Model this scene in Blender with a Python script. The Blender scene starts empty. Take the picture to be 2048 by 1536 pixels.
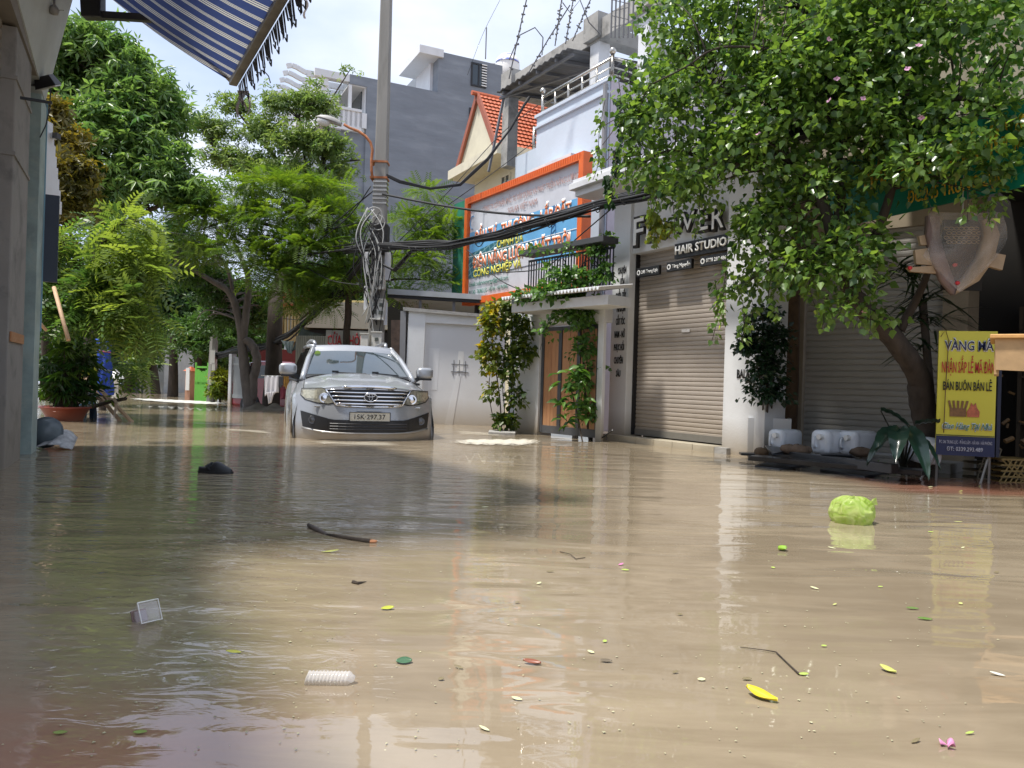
import bpy, bmesh, math, random
import numpy as np
from mathutils import Vector, Matrix
random.seed(7); rng = np.random.default_rng(7)
sc = bpy.context.scene
COL = sc.collection
# ------------------------------------------------------------------ camera
FPX, CH, ROLL = 1538.0, 0.80, math.radians(1.72)
CR, SR = math.cos(ROLL), math.sin(ROLL)
cd = bpy.data.cameras.new('camera'); cam = bpy.data.objects.new('camera', cd); COL.objects.link(cam)
cd.sensor_width = 36; cd.lens = 36 * FPX / 2048; cd.clip_start = 0.05; cd.clip_end = 2000
cam.matrix_world = Matrix(((CR, -SR, 0, 0), (0, 0, -1, 0), (SR, CR, 0, CH), (0, 0, 0, 1)))
sc.camera = cam
# ------------------------------------------------------------------ world + sun
SUN_EL, SUN_AZ = math.radians(68), math.radians(-112)      # azimuth from +Y towards +X
w = bpy.data.worlds.new('World'); sc.world = w; w.use_nodes = True
nt = w.node_tree; nt.nodes.clear(); N = nt.nodes.new; LK = nt.links.new
out = N('ShaderNodeOutputWorld'); bg = N('ShaderNodeBackground'); bg.inputs[1].default_value = 0.15
sky = N('ShaderNodeTexSky'); sky.sky_type = 'NISHITA'; sky.sun_disc = False
sky.sun_elevation = SUN_EL; sky.sun_rotation = SUN_AZ; sky.dust_density = 2.0; sky.air_density = 1.0
tc = N('ShaderNodeTexCoord'); mp = N('ShaderNodeMapping'); mp.inputs['Scale'].default_value = (1, 1, 2.2)
n1 = N('ShaderNodeTexNoise'); n1.inputs['Scale'].default_value = 2.3; n1.inputs['Detail'].default_value = 9; n1.inputs['Roughness'].default_value = .52
n1.inputs['Distortion'].default_value = .25
rp = N('ShaderNodeValToRGB'); rp.color_ramp.elements[0].position = .30; rp.color_ramp.elements[1].position = .62
rp.color_ramp.elements[0].color = (.62, .62, .62, 1)
mx = N('ShaderNodeMix'); mx.data_type = 'RGBA'
n2 = N('ShaderNodeTexNoise'); n2.inputs['Scale'].default_value = 4.5; n2.inputs['Detail'].default_value = 7
rc = N('ShaderNodeValToRGB'); rc.color_ramp.elements[0].position = .35; rc.color_ramp.elements[1].position = .7
rc.color_ramp.elements[0].color = (3.0, 3.5, 4.6, 1); rc.color_ramp.elements[1].color = (4.5, 4.75, 5.3, 1)
LK(tc.outputs['Generated'], mp.inputs[0]); LK(mp.outputs[0], n1.inputs['Vector']); LK(mp.outputs[0], n2.inputs['Vector'])
LK(n1.outputs['Fac'], rp.inputs[0]); LK(n2.outputs['Fac'], rc.inputs[0])
LK(rp.outputs[0], mx.inputs['Factor']); LK(sky.outputs[0], mx.inputs['A']); LK(rc.outputs[0], mx.inputs['B'])
LK(mx.outputs['Result'], bg.inputs[0]); LK(bg.outputs[0], out.inputs[0])
sl = bpy.data.lights.new('sun', 'SUN'); sl.energy = 3.5; sl.angle = math.radians(5); sl.color = (1.0, .955, .88)
so = bpy.data.objects.new('sun', sl); COL.objects.link(so)
sd = Vector((math.sin(SUN_AZ) * math.cos(SUN_EL), math.cos(SUN_AZ) * math.cos(SUN_EL), math.sin(SUN_EL)))
so.rotation_euler = sd.to_track_quat('Z', 'Y').to_euler(); so.location = sd * 60
sc.view_settings.view_transform = 'Standard'; sc.view_settings.look = 'None'; sc.view_settings.exposure = 0.72; sc.view_settings.gamma = 1
sc.cycles.max_bounces = 7; sc.cycles.transparent_max_bounces = 12; sc.cycles.caustics_reflective = False; sc.cycles.caustics_refractive = False
# ------------------------------------------------------------------ picture <-> place helpers
def P(x, y, d):
    a = (x - 1024) / FPX * d; b = (768 - y) / FPX * d
    return Vector((a * CR - b * SR, d, CH + a * SR + b * CR))
def G(x, y, z=0.0):
    v = P(x, y, 1) - Vector((0, 0, CH)); t = (z - CH) / v.z
    return Vector((v.x * t, t, z))
class Fr:
    """a vertical-plane frame: x along the front, y into the thing, z up"""
    def __init__(s, o, d):
        s.o = Vector((o[0], o[1], o[2] if len(o) > 2 else 0)); s.ex = Vector((d[0], d[1], 0)).normalized()
        s.ez = Vector((0, 0, 1)); s.ey = s.ez.cross(s.ex)
        s.M = Matrix(((s.ex.x, s.ey.x, 0, s.o.x), (s.ex.y, s.ey.y, 0, s.o.y), (0, 0, 1, s.o.z), (0, 0, 0, 1)))
    def w(s, x, y, z): return s.M @ Vector((x, y, z))
    def pix(s, x, y, ly=0.0):
        c = Vector((0, 0, CH)); v = P(x, y, 1) - c; p0 = s.w(0, ly, 0)
        t = (p0 - c).dot(s.ey) / v.dot(s.ey); q = c + v * t - s.o
        return q.dot(s.ex), q.z
    def rect(s, a, b, ly=0.0):
        x0, z0 = s.pix(a[0], a[1], ly); x1, z1 = s.pix(b[0], b[1], ly)
        return min(x0, x1), max(x0, x1), min(z0, z1), max(z0, z1)
    def at(s, x, y, z=0): return Fr(tuple(s.w(x, y, z)), (s.ex.x, s.ex.y))
WORLD = Fr((0, 0, 0), (1, 0))
def ft(F, x, y, z, rx=0, ry=0, rz=0):
    return F.M @ Matrix.Translation((x, y, z)) @ Matrix.Rotation(rz, 4, 'Z') @ Matrix.Rotation(ry, 4, 'Y') @ Matrix.Rotation(rx, 4, 'X')
# ------------------------------------------------------------------ tagging
def tag(o, label=None, cat=None, group=None, kind=None):
    if label: o['label'] = label
    if cat: o['category'] = cat
    if group: o['group'] = group
    if kind: o['kind'] = kind
    return o
def thing(name, label, cat, loc, group=None, kind=None):
    o = bpy.data.objects.new(name, None); COL.objects.link(o); o.location = Vector(loc); o.empty_display_size = .2
    return tag(o, label, cat, group, kind)
def wloc(o):
    v = Vector((0, 0, 0))
    while o is not None: v += o.location; o = o.parent
    return v
def copy_tree(o, off, parent=None, rot=0):
    c = o.copy(); COL.objects.link(c); c.parent = parent
    if parent is None: c.location = o.location + Vector(off); c.rotation_euler.z = o.rotation_euler.z + rot
    for ch in list(o.children): copy_tree(ch, off, c)
    return c
# ------------------------------------------------------------------ mesh builder
class MB:
    def __init__(s, F=None): s.v = []; s.f = []; s.m = []; s.M = F.M if isinstance(F, Fr) else (F if F is not None else Matrix.Identity(4)); s.mi = 0
    def add(s, vs, fs):
        n = len(s.v); s.v += [tuple(s.M @ Vector(p)) for p in vs]
        s.f += [tuple(i + n for i in f) for f in fs]; s.m += [s.mi] * len(fs); return s
    def box(s, x0, x1, y0, y1, z0, z1):
        vs = [(x0, y0, z0), (x1, y0, z0), (x1, y1, z0), (x0, y1, z0), (x0, y0, z1), (x1, y0, z1), (x1, y1, z1), (x0, y1, z1)]
        return s.add(vs, [(0, 3, 2, 1), (4, 5, 6, 7), (0, 1, 5, 4), (1, 2, 6, 5), (2, 3, 7, 6), (3, 0, 4, 7)])
    def hexa(s, vs): return s.add(vs, [(0, 3, 2, 1), (4, 5, 6, 7), (0, 1, 5, 4), (1, 2, 6, 5), (2, 3, 7, 6), (3, 0, 4, 7)])
    def bar(s, a, b, wx, wz, up=(0, 0, 1)):
        a = Vector(a); b = Vector(b); d = (b - a).normalized(); u = Vector(up)
        if abs(d.dot(u)) > .95: u = Vector((1, 0, 0))
        r = d.cross(u).normalized() * wx / 2; t = r.cross(d).normalized() * wz / 2
        vs = [a - r - t, a + r - t, a + r + t, a - r + t, b - r - t, b + r - t, b + r + t, b - r + t]
        return s.add(vs, [(0, 3, 2, 1), (4, 5, 6, 7), (0, 1, 5, 4), (1, 2, 6, 5), (2, 3, 7, 6), (3, 0, 4, 7)])
    def tube(s, path, r, n=8, cap=True):
        path = [Vector(p) for p in path]; k = len(path); rr = r if isinstance(r, (list, tuple)) else [r] * k
        vs = []; prev = None
        for i, p in enumerate(path):
            d = (path[min(i + 1, k - 1)] - path[max(i - 1, 0)])
            d = d.normalized() if d.length > 1e-9 else Vector((0, 0, 1))
            if prev is None:
                u = Vector((0, 0, 1)) if abs(d.z) < .9 else Vector((1, 0, 0)); a = d.cross(u).normalized()
            else:
                a = prev - d * prev.dot(d); a = a.normalized() if a.length > 1e-6 else d.orthogonal().normalized()
            prev = a; b = d.cross(a)
            for j in range(n):
                t = 2 * math.pi * j / n; vs.append(p + (a * math.cos(t) + b * math.sin(t)) * rr[i])
        fs = [(i * n + j, i * n + (j + 1) % n, (i + 1) * n + (j + 1) % n, (i + 1) * n + j) for i in range(k - 1) for j in range(n)]
        if cap: fs += [tuple(range(n - 1, -1, -1)), tuple(range((k - 1) * n, k * n))]
        return s.add(vs, fs)
    def lathe(s, prof, c=(0, 0, 0), n=24, ax='z', sx=1, sy=1):
        vs = []
        for (r, h) in prof:
            for j in range(n):
                t = 2 * math.pi * j / n; p = (r * math.cos(t) * sx, r * math.sin(t) * sy, h)
                if ax == 'y': p = (p[0], h, p[1])
                if ax == 'x': p = (h, p[0], p[1])
                vs.append((p[0] + c[0], p[1] + c[1], p[2] + c[2]))
        k = len(prof); fs = [(i * n + j, i * n + (j + 1) % n, (i + 1) * n + (j + 1) % n, (i + 1) * n + j) for i in range(k - 1) for j in range(n)]
        if prof[0][0] > 1e-4: fs.append(tuple(range(n - 1, -1, -1)))
        if prof[-1][0] > 1e-4: fs.append(tuple(range((k - 1) * n, k * n)))
        return s.add(vs, fs)
    def prism(s, pts, y0, y1):
        """outline in x,z extruded along y"""
        n = len(pts); vs = [(p[0], y0, p[1]) for p in pts] + [(p[0], y1, p[1]) for p in pts]
        return s.add(vs, [tuple(range(n)), tuple(range(2 * n - 1, n - 1, -1))] + [(i, i + n, (i + 1) % n + n, (i + 1) % n) for i in range(n)])
    def grid(s, fn, nu, nv):
        vs = [fn(i / nu, j / nv) for j in range(nv + 1) for i in range(nu + 1)]
        fs = [(j * (nu + 1) + i, j * (nu + 1) + i + 1, (j + 1) * (nu + 1) + i + 1, (j + 1) * (nu + 1) + i) for j in range(nv) for i in range(nu)]
        return s.add(vs, fs)
    def build(s, name, mats, parent=None, smooth=False, bevel=0, solid=0, sub=0, loc=None):
        me = bpy.data.meshes.new(name)
        if parent is not None: off = wloc(parent)
        elif loc is not None: off = Vector(loc)
        else:
            a = np.array(s.v); off = Vector(((a[:, 0].min() + a[:, 0].max()) / 2, (a[:, 1].min() + a[:, 1].max()) / 2, a[:, 2].min()))
        me.from_pydata([tuple(Vector(p) - off) for p in s.v], [], s.f)
        for m in (mats if isinstance(mats, (list, tuple)) else [mats]): me.materials.append(m)
        if s.mi or any(s.m): me.polygons.foreach_set('material_index', s.m)
        bm = bmesh.new(); bm.from_mesh(me); bmesh.ops.recalc_face_normals(bm, faces=bm.faces); bm.to_mesh(me); bm.free()
        if smooth: me.shade_smooth()
        me.update(); o = bpy.data.objects.new(name, me); COL.objects.link(o)
        if parent is not None: o.parent = parent
        else: o.location = off
        if solid:
            q = o.modifiers.new('solid', 'SOLIDIFY'); q.thickness = solid; q.offset = 0
        if bevel:
            q = o.modifiers.new('bevel', 'BEVEL'); q.width = bevel; q.segments = 2; q.limit_method = 'ANGLE'; q.angle_limit = math.radians(40)
        if sub:
            q = o.modifiers.new('sub', 'SUBSURF'); q.levels = sub; q.render_levels = sub
        return o
# ------------------------------------------------------------------ materials
MC = {}
def newmat(name):
    m = bpy.data.materials.new(name); m.use_nodes = True; t = m.node_tree; b = t.nodes['Principled BSDF']; return m, t, b
def setp(b, **k):
    for a, v in k.items(): b.inputs[a.replace('_', ' ')].default_value = v
def M(name, c=(.5, .5, .5), rough=.6, metal=0.0, var=.12, scale=3.0, bump=0.0, bscale=None, dirt=0.0, dscale=1.3, dcol=(.09, .075, .055), stretch=(1, 1, 1), coat=0.0, ior=1.5, alpha=1.0, flood=0.0, fz=.35):
    """procedural paint / plaster / metal: base colour with mottling, blotchy dirt, a muddy tide mark and bump"""
    if name in MC: return MC[name]
    m, t, b = newmat(name); n = t.nodes.new; l = t.links.new
    co = n('ShaderNodeTexCoord'); ma = n('ShaderNodeMapping'); ma.inputs['Scale'].default_value = stretch; l(co.outputs['Object'], ma.inputs[0])
    nz = n('ShaderNodeTexNoise'); nz.inputs['Scale'].default_value = scale; nz.inputs['Detail'].default_value = 8; nz.inputs['Roughness'].default_value = .62; l(ma.outputs[0], nz.inputs['Vector'])
    r = n('ShaderNodeMapRange'); r.inputs[1].default_value = .3; r.inputs[2].default_value = .7; r.inputs[3].default_value = 1 - var; r.inputs[4].default_value = 1 + var * .6
    l(nz.outputs['Fac'], r.inputs[0])
    mu = n('ShaderNodeMix'); mu.data_type = 'RGBA'; mu.blend_type = 'MULTIPLY'; mu.inputs['Factor'].default_value = 1; mu.inputs['A'].default_value = (*c, 1); l(r.outputs[0], mu.inputs['B'])
    last = mu.outputs['Result']
    if dirt > 0:
        d = n('ShaderNodeTexNoise'); d.inputs['Scale'].default_value = dscale; d.inputs['Detail'].default_value = 10; d.inputs['Roughness'].default_value = .7; d.inputs['Distortion'].default_value = .4
        l(ma.outputs[0], d.inputs['Vector']); dr = n('ShaderNodeMapRange'); dr.inputs[1].default_value = .5; dr.inputs[2].default_value = .72; dr.inputs[3].default_value = 0; dr.inputs[4].default_value = dirt
        l(d.outputs['Fac'], dr.inputs[0]); mm = n('ShaderNodeMix'); mm.data_type = 'RGBA'; l(dr.outputs[0], mm.inputs['Factor']); l(last, mm.inputs['A']); mm.inputs['B'].default_value = (*dcol, 1); last = mm.outputs['Result']
    if flood > 0:
        g = n('ShaderNodeNewGeometry'); sx = n('ShaderNodeSeparateXYZ'); l(g.outputs['Position'], sx.inputs[0])
        ad = n('ShaderNodeMath'); ad.operation = 'MULTIPLY_ADD'; ad.inputs[1].default_value = -.25; l(nz.outputs['Fac'], ad.inputs[0]); l(sx.outputs['Z'], ad.inputs[2])
        fr = n('ShaderNodeMapRange'); fr.inputs[1].default_value = -.1; fr.inputs[2].default_value = fz; fr.inputs[3].default_value = flood; fr.inputs[4].default_value = 0; l(ad.outputs[0], fr.inputs[0])
        mm = n('ShaderNodeMix'); mm.data_type = 'RGBA'; l(fr.outputs[0], mm.inputs['Factor']); l(last, mm.inputs['A']); mm.inputs['B'].default_value = (.27, .21, .13, 1); last = mm.outputs['Result']
    l(last, b.inputs['Base Color']); setp(b, Roughness=rough, Metallic=metal, IOR=ior, Coat_Weight=coat)
    if alpha < 1: setp(b, Alpha=alpha)
    if bump > 0:
        bz = n('ShaderNodeTexNoise'); bz.inputs['Scale'].default_value = bscale or scale * 6; bz.inputs['Detail'].default_value = 6; l(ma.outputs[0], bz.inputs['Vector'])
        bp = n('ShaderNodeBump'); bp.inputs['Strength'].default_value = 1; bp.inputs['Distance'].default_value = bump; l(bz.outputs['Fac'], bp.inputs['Height']); l(bp.outputs[0], b.inputs['Normal'])
    MC[name] = m; return m
def leafmat(name, c1, c2, trans=.35, rough=.42, c3=None, gloss=.5):
    if name in MC: return MC[name]
    m, t, b = newmat(name); n = t.nodes.new; l = t.links.new
    a = n('ShaderNodeAttribute'); a.attribute_name = 'tint'; r = n('ShaderNodeValToRGB'); l(a.outputs['Fac'], r.inputs[0])
    r.color_ramp.elements[0].color = (*c1, 1); r.color_ramp.elements[1].color = (*c2, 1)
    if c3: e = r.color_ramp.elements.new(.93); e.color = (*c2, 1); r.color_ramp.elements[-1].color = (*c3, 1)
    l(r.outputs[0], b.inputs['Base Color']); setp(b, Roughness=rough); b.inputs['Specular IOR Level'].default_value = gloss
    tr = n('ShaderNodeBsdfTranslucent'); hs = n('ShaderNodeHueSaturation'); hs.inputs['Hue'].default_value = .485; hs.inputs['Saturation'].default_value = 1.15; hs.inputs['Value'].default_value = 2.0
    l(r.outputs[0], hs.inputs['Color']); l(hs.outputs[0], tr.inputs[0]); mxs = n('ShaderNodeMixShader'); mxs.inputs[0].default_value = trans
    o = t.nodes['Material Output']; l(b.outputs[0], mxs.inputs[1]); l(tr.outputs[0], mxs.inputs[2]); l(mxs.outputs[0], o.inputs[0])
    MC[name] = m; return m
# ------------------------------------------------------------------ writing
_tx = {}
def text(s, Mx, w, h, mat, parent, name='lettering', ext=.002, bold=.0, sx=None, shear=0, align='L', label=None, space=1.0):
    """letters standing in the x,z plane of Mx, lower left corner at the origin, w wide, capitals h high"""
    def mk(st):
        cu = bpy.data.curves.new('t', 'FONT'); cu.body = st; cu.extrude = 0; cu.offset = bold; cu.shear = shear; cu.resolution_u = 2; cu.space_character = space
        ob = bpy.data.objects.new('t', cu); COL.objects.link(ob); dg = bpy.context.evaluated_depsgraph_get(); me = bpy.data.meshes.new_from_object(ob.evaluated_get(dg))
        bpy.data.objects.remove(ob); bpy.data.curves.remove(cu)
        return me
    if 'H' not in _tx:
        k = mk('H'); _tx['H'] = max(v.co.y for v in k.vertices)
    me = mk(s)
    if not me.vertices: return None
    xs = [v.co.x for v in me.vertices]; x0, x1 = min(xs), max(xs); fx = w / (x1 - x0); fy = h / _tx['H']
    off = wloc(parent) if parent is not None else Vector((0, 0, 0))
    bm = bmesh.new(); bm.from_mesh(me)
    if ext > 0:
        r = bmesh.ops.extrude_face_region(bm, geom=bm.faces[:])
        for v in r['geom']:
            if isinstance(v, bmesh.types.BMVert): v.co.z += 1
    for v in bm.verts:
        x, y, z = v.co; v.co = Mx @ Vector(((x - x0) * fx, -z * ext, y * fy)) - off
    bmesh.ops.recalc_face_normals(bm, faces=bm.faces); bm.to_mesh(me); bm.free(); me.materials.clear(); me.materials.append(mat)
    o = bpy.data.objects.new(name, me); COL.objects.link(o); me.name = name
    if parent is not None: o.parent = parent
    if label: o['label'] = label
    return o
# ------------------------------------------------------------------ foliage
def T_leaf(l=1, wd=.5, fold=.12, tip=.25):
    v = [(0, 0, 0), (l * .35, wd / 2, fold), (l * .35, -wd / 2, fold), (l * .75, wd * .3, fold * .5), (l * .75, -wd * .3, fold * .5), (l, 0, -tip), (l * .5, 0, 0)]
    return v, [(0, 6, 1), (0, 2, 6), (1, 6, 3), (2, 4, 6), (3, 6, 5), (4, 5, 6)]
def T_heart(l=1, wd=.85):
    v = [(0, 0, 0), (-.02 * l, .22 * wd, .05), (.3 * l, .5 * wd, .1), (l, 0, -.12), (.3 * l, -.5 * wd, .1), (-.02 * l, -.22 * wd, .05)]
    return v, [(0, 1, 2, 3), (0, 3, 4, 5)]
def T_diamond(l=1, wd=.45):
    v = [(0, 0, 0), (l * .45, wd / 2, .07), (l, 0, -.15), (l * .45, -wd / 2, .07)]
    return v, [(0, 1, 2), (0, 2, 3)]
def T_rosette(n=6, l=1, wd=.3, droop=.35, sp=2 * math.pi):
    V, Fc = [], []
    for i in range(n):
        a = sp * (i + .5) / n - sp / 2 + random.uniform(-.2, .2); ll = l * random.uniform(.75, 1.1); ca, sa = math.cos(a), math.sin(a); k = len(V)
        for (x, y, z) in ((.05, 0, 0), (.5 * ll, wd / 2, .02 - droop * .15), (ll, 0, -droop), (.5 * ll, -wd / 2, .02 - droop * .15)): V.append((x * ca - y * sa, x * sa + y * ca, z))
        Fc += [(k, k + 1, k + 2), (k, k + 2, k + 3)]
    return V, Fc
def T_pinnate(n=8, l=1, ll=.28, wd=.1, droop=.35):
    V, Fc = [], []
    for i in range(n):
        t = (i + .6) / n; x = t * l; z = -droop * t * t
        for s in (1, -1):
            k = len(V); L = ll * (1 - .45 * abs(t - .45)); dx, dy = .45 * L, s * .9 * L
            V += [(x, 0, z), (x + dx * .5 + wd / 2, dy * .5, z - .01), (x + dx, dy, z - .06), (x + dx * .5 - wd / 2, dy * .5, z - .01)]; Fc += [(k, k + 1, k + 2, k + 3)]
    return V, Fc
def scatter(name, T, pos, fwd, up, size, tint, mat, parent=None, loc=None):
    Tv = np.array(T[0], float); n = len(pos); pos = np.asarray(pos, float)
    f = np.asarray(fwd, float); f /= np.linalg.norm(f, axis=1, keepdims=True) + 1e-9
    u = np.asarray(up, float); u = u - f * (u * f).sum(1, keepdims=True); u /= np.linalg.norm(u, axis=1, keepdims=True) + 1e-9
    s = np.cross(u, f); size = np.asarray(size, float).reshape(-1, 1, 1)
    off = np.array(wloc(parent)) if parent is not None else (np.array(loc) if loc is not None else np.array((0, 0, 0.)))
    V = pos[:, None, :] + size * (Tv[None, :, 0:1] * f[:, None, :] + Tv[None, :, 1:2] * s[:, None, :] + Tv[None, :, 2:3] * u[:, None, :]) - off
    k = len(Tv); V = V.reshape(-1, 3)
    loops = np.concatenate([np.array(fc) for fc in T[1]]); lens = np.array([len(fc) for fc in T[1]])
    L = (loops[None, :] + (np.arange(n) * k)[:, None]).ravel(); cnt = np.tile(lens, n); st = np.concatenate(([0], np.cumsum(cnt)[:-1]))
    me = bpy.data.meshes.new(name); me.vertices.add(len(V)); me.vertices.foreach_set('co', V.astype(np.float32).ravel())
    me.loops.add(len(L)); me.loops.foreach_set('vertex_index', L.astype(np.int32)); me.polygons.add(len(cnt)); me.polygons.foreach_set('loop_start', st.astype(np.int32))
    try: me.polygons.foreach_set('loop_total', cnt.astype(np.int32))
    except Exception: pass
    at = me.attributes.new('tint', 'FLOAT', 'POINT'); at.data.foreach_set('value', np.repeat(np.clip(tint, 0, 1), k).astype(np.float32))
    me.materials.append(mat); me.update(calc_edges=True); me.validate()
    o = bpy.data.objects.new(name, me); COL.objects.link(o)
    if parent is not None: o.parent = parent
    elif loc is not None: o.location = Vector(loc)
    return o
def unit(n):
    a = rng.normal(size=(n, 3)); return a / np.linalg.norm(a, axis=1, keepdims=True)
def crown_pts(blobs, nclump, nleaf, spread, inner=.35, flat=.75):
    """leaf positions in clumps spread through the volume of ellipsoid blobs; -> pos, outward direction, clump id, centres"""
    vol = np.array([b[3] * b[4] * b[5] for b in blobs]) ** .75; pr = vol / vol.sum(); idx = rng.choice(len(blobs), nclump, p=pr); B = np.array(blobs, float)[idx]
    d = unit(nclump); d[:, 2] = np.where(d[:, 2] < -.5, -d[:, 2], d[:, 2]); rad = inner + (1 - inner) * rng.random(nclump) ** .55 + np.where(rng.random(nclump) < .15, .22 * rng.random(nclump), 0)
    c = B[:, :3] + d * rad[:, None] * B[:, 3:6]; per = rng.integers(int(nleaf * .5), int(nleaf * 1.5) + 1, nclump); ci = np.repeat(np.arange(nclump), per); n = len(ci)
    sp = spread * (.6 + .8 * rng.random(nclump)); off = unit(n) * (rng.random((n, 1)) ** .5) * sp[ci][:, None]; off[:, 2] *= flat
    pos = c[ci] + off; outw = off + d[ci] * spread * .5
    return pos, outw, ci, c
# ================================================================== SETTING
def water_material():
    m, t, b = newmat('flood_water'); n = t.nodes.new; l = t.links.new
    g = n('ShaderNodeNewGeometry'); sp = n('ShaderNodeSeparateXYZ'); l(g.outputs['Position'], sp.inputs[0])
    def mapn(sc_, rot=0, loc=(0, 0, 0)):
        q = n('ShaderNodeMapping'); q.inputs['Scale'].default_value = sc_; q.inputs['Rotation'].default_value = (0, 0, rot); q.inputs['Location'].default_value = loc; l(g.outputs['Position'], q.inputs[0]); return q
    def noise(mp_, s, det=3, ro=.5, dist=0):
        q = n('ShaderNodeTexNoise'); q.inputs['Scale'].default_value = s; q.inputs['Detail'].default_value = det; q.inputs['Roughness'].default_value = ro; q.inputs['Distortion'].default_value = dist; l(mp_.outputs[0], q.inputs['Vector']); return q.outputs['Fac']
    def mr(x, a, b_, c, d):
        q = n('ShaderNodeMapRange'); q.interpolation_type = 'SMOOTHSTEP'
        for i, v in enumerate((a, b_, c, d)): q.inputs[i + 1].default_value = v
        l(x, q.inputs[0]); return q.outputs[0]
    def ma(op, a, b_=None):
        q = n('ShaderNodeMath'); q.operation = op
        for i, v in enumerate((a, b_)):
            if v is None: continue
            if isinstance(v, (int, float)): q.inputs[i].default_value = v
            else: l(v, q.inputs[i])
        return q.outputs[0]
    def mixc(f, a, b_):
        q = n('ShaderNodeMix'); q.data_type = 'RGBA'; l(f, q.inputs['Factor'])
        for k, v in (('A', a), ('B', b_)):
            if isinstance(v, tuple): q.inputs[k].default_value = (*v, 1)
            else: l(v, q.inputs[k])
        return q.outputs['Result']
    X, Y = sp.outputs['X'], sp.outputs['Y']
    sil = noise(mapn((.9, .55, 1)), .8, 5, .55, .6)
    sil2 = noise(mapn((1.0, 4.5, 1), .1, (3, 1, 0)), 1.3, 6, .62, 1.0)
    sil = ma('ADD', ma('MULTIPLY', sil, .6), ma('MULTIPLY', sil2, .4))
    col = mixc(mr(sil, .38, .62, 0, 1), (.24, .190, .128), (.325, .264, .182))
    # red tiled floor just under the surface: lower left corner and before the shop on the right
    e = noise(mapn((1, 1, 1)), 2.2, 4, .6)
    ll = ma('MULTIPLY', ma('MULTIPLY', mr(Y, 1.55, 2.15, 1, 0), mr(X, -.75, -.30, 1, 0)), mr(e, .3, .6, .55, 1))
    col = mixc(ma('MULTIPLY', ll, .75), col, (.36, .17, .12))
    rr = ma('MULTIPLY', ma('MULTIPLY', mr(Y, 6.2, 6.5, 0, 1), mr(Y, 7.4, 7.7, 1, 0)), mr(X, 2.9, 3.6, 0, 1))
    col = mixc(ma('MULTIPLY', rr, .5), col, (.25, .035, .02))
    # fine silt and pollen
    v = n('ShaderNodeTexVoronoi'); v.inputs['Scale'].default_value = 20; l(g.outputs['Position'], v.inputs['Vector'])
    cel = n('ShaderNodeSeparateColor'); l(v.outputs['Color'], cel.inputs[0])
    dot = ma('MULTIPLY', mr(v.outputs['Distance'], .03, .07, 1, 0), mr(cel.outputs[0], .80, .82, 0, 1))
    col = mixc(ma('MULTIPLY', dot, .8), col, (.62, .58, .36))
    l(col, b.inputs['Base Color']); setp(b, IOR=1.75); l(mr(noise(mapn((.8, 2.2, 1), -.15, (7, 2, 0)), 1.1, 5, .6, .8), .45, .72, .008, .10), b.inputs['Roughness'])
    # ripples : long swell, crossing wavelets, a finer chop away from the sheltered corner
    far = mr(Y, 2.2, 5.5, .16, 1.0); left = mr(X, -1.7, .6, 1.0, .30); calm = mr(noise(mapn((.35, .5, 1), .2), 1.0, 2), .35, .65, .35, 1.15)
    near = mr(Y, 1.4, 3.0, .45, 1)
    amp = ma('MULTIPLY', ma('MULTIPLY', far, left), calm)
    carw = ma('MULTIPLY', ma('MULTIPLY', mr(Y, 4.6, 6.2, 0, 1), mr(Y, 9.2, 10.5, 1, .4)), mr(X, -.6, .9, 1, 0))
    amp = ma('ADD', amp, ma('MULTIPLY', carw, 1.3))
    w1 = ma('MULTIPLY', noise(mapn((1.2, 3.4, 1), .12), 1.0, 2, .4, .5), .015)
    w2 = ma('MULTIPLY', ma('MULTIPLY', noise(mapn((3.2, 12.5, 1), -.06), 1.0, 3, .5, .3), .0068), amp)
    w3 = ma('MULTIPLY', ma('MULTIPLY', noise(mapn((9, 30, 1), .2), 1.0, 3, .55, .2), .0016), ma('MULTIPLY', amp, 1.0))
    lf = ma('MULTIPLY', ma('MULTIPLY', noise(mapn((6, 13, 1), .5), 1.0, 3, .5, 1.2), .0042), ma('MULTIPLY', mr(X, -1.1, .1, 1, .0), mr(Y, 1.6, 2.2, .3, 1)))
    hgt = ma('ADD', ma('ADD', ma('MULTIPLY', w1, near), w2), ma('ADD', w3, lf))
    bp = n('ShaderNodeBump'); bp.inputs['Strength'].default_value = 1; bp.inputs['Distance'].default_value = 1; l(hgt, bp.inputs['Height']); l(bp.outputs[0], b.inputs['Normal'])
    return m
S = 420
def sheet(name, z, mat, x0=-S, x1=S, y0=-60, y1=S):
    o = MB().add([(x0, y0, z), (x1, y0, z), (x1, y1, z), (x0, y1, z)], [(0, 1, 2, 3)]).build(name, mat, loc=(0, 0, 0)); tag(o, kind='structure'); return o
sheet('ground', -.55, M('mud', (.16, .12, .08), .9, scale=.6))
sheet('water', 0.0, water_material())
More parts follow.
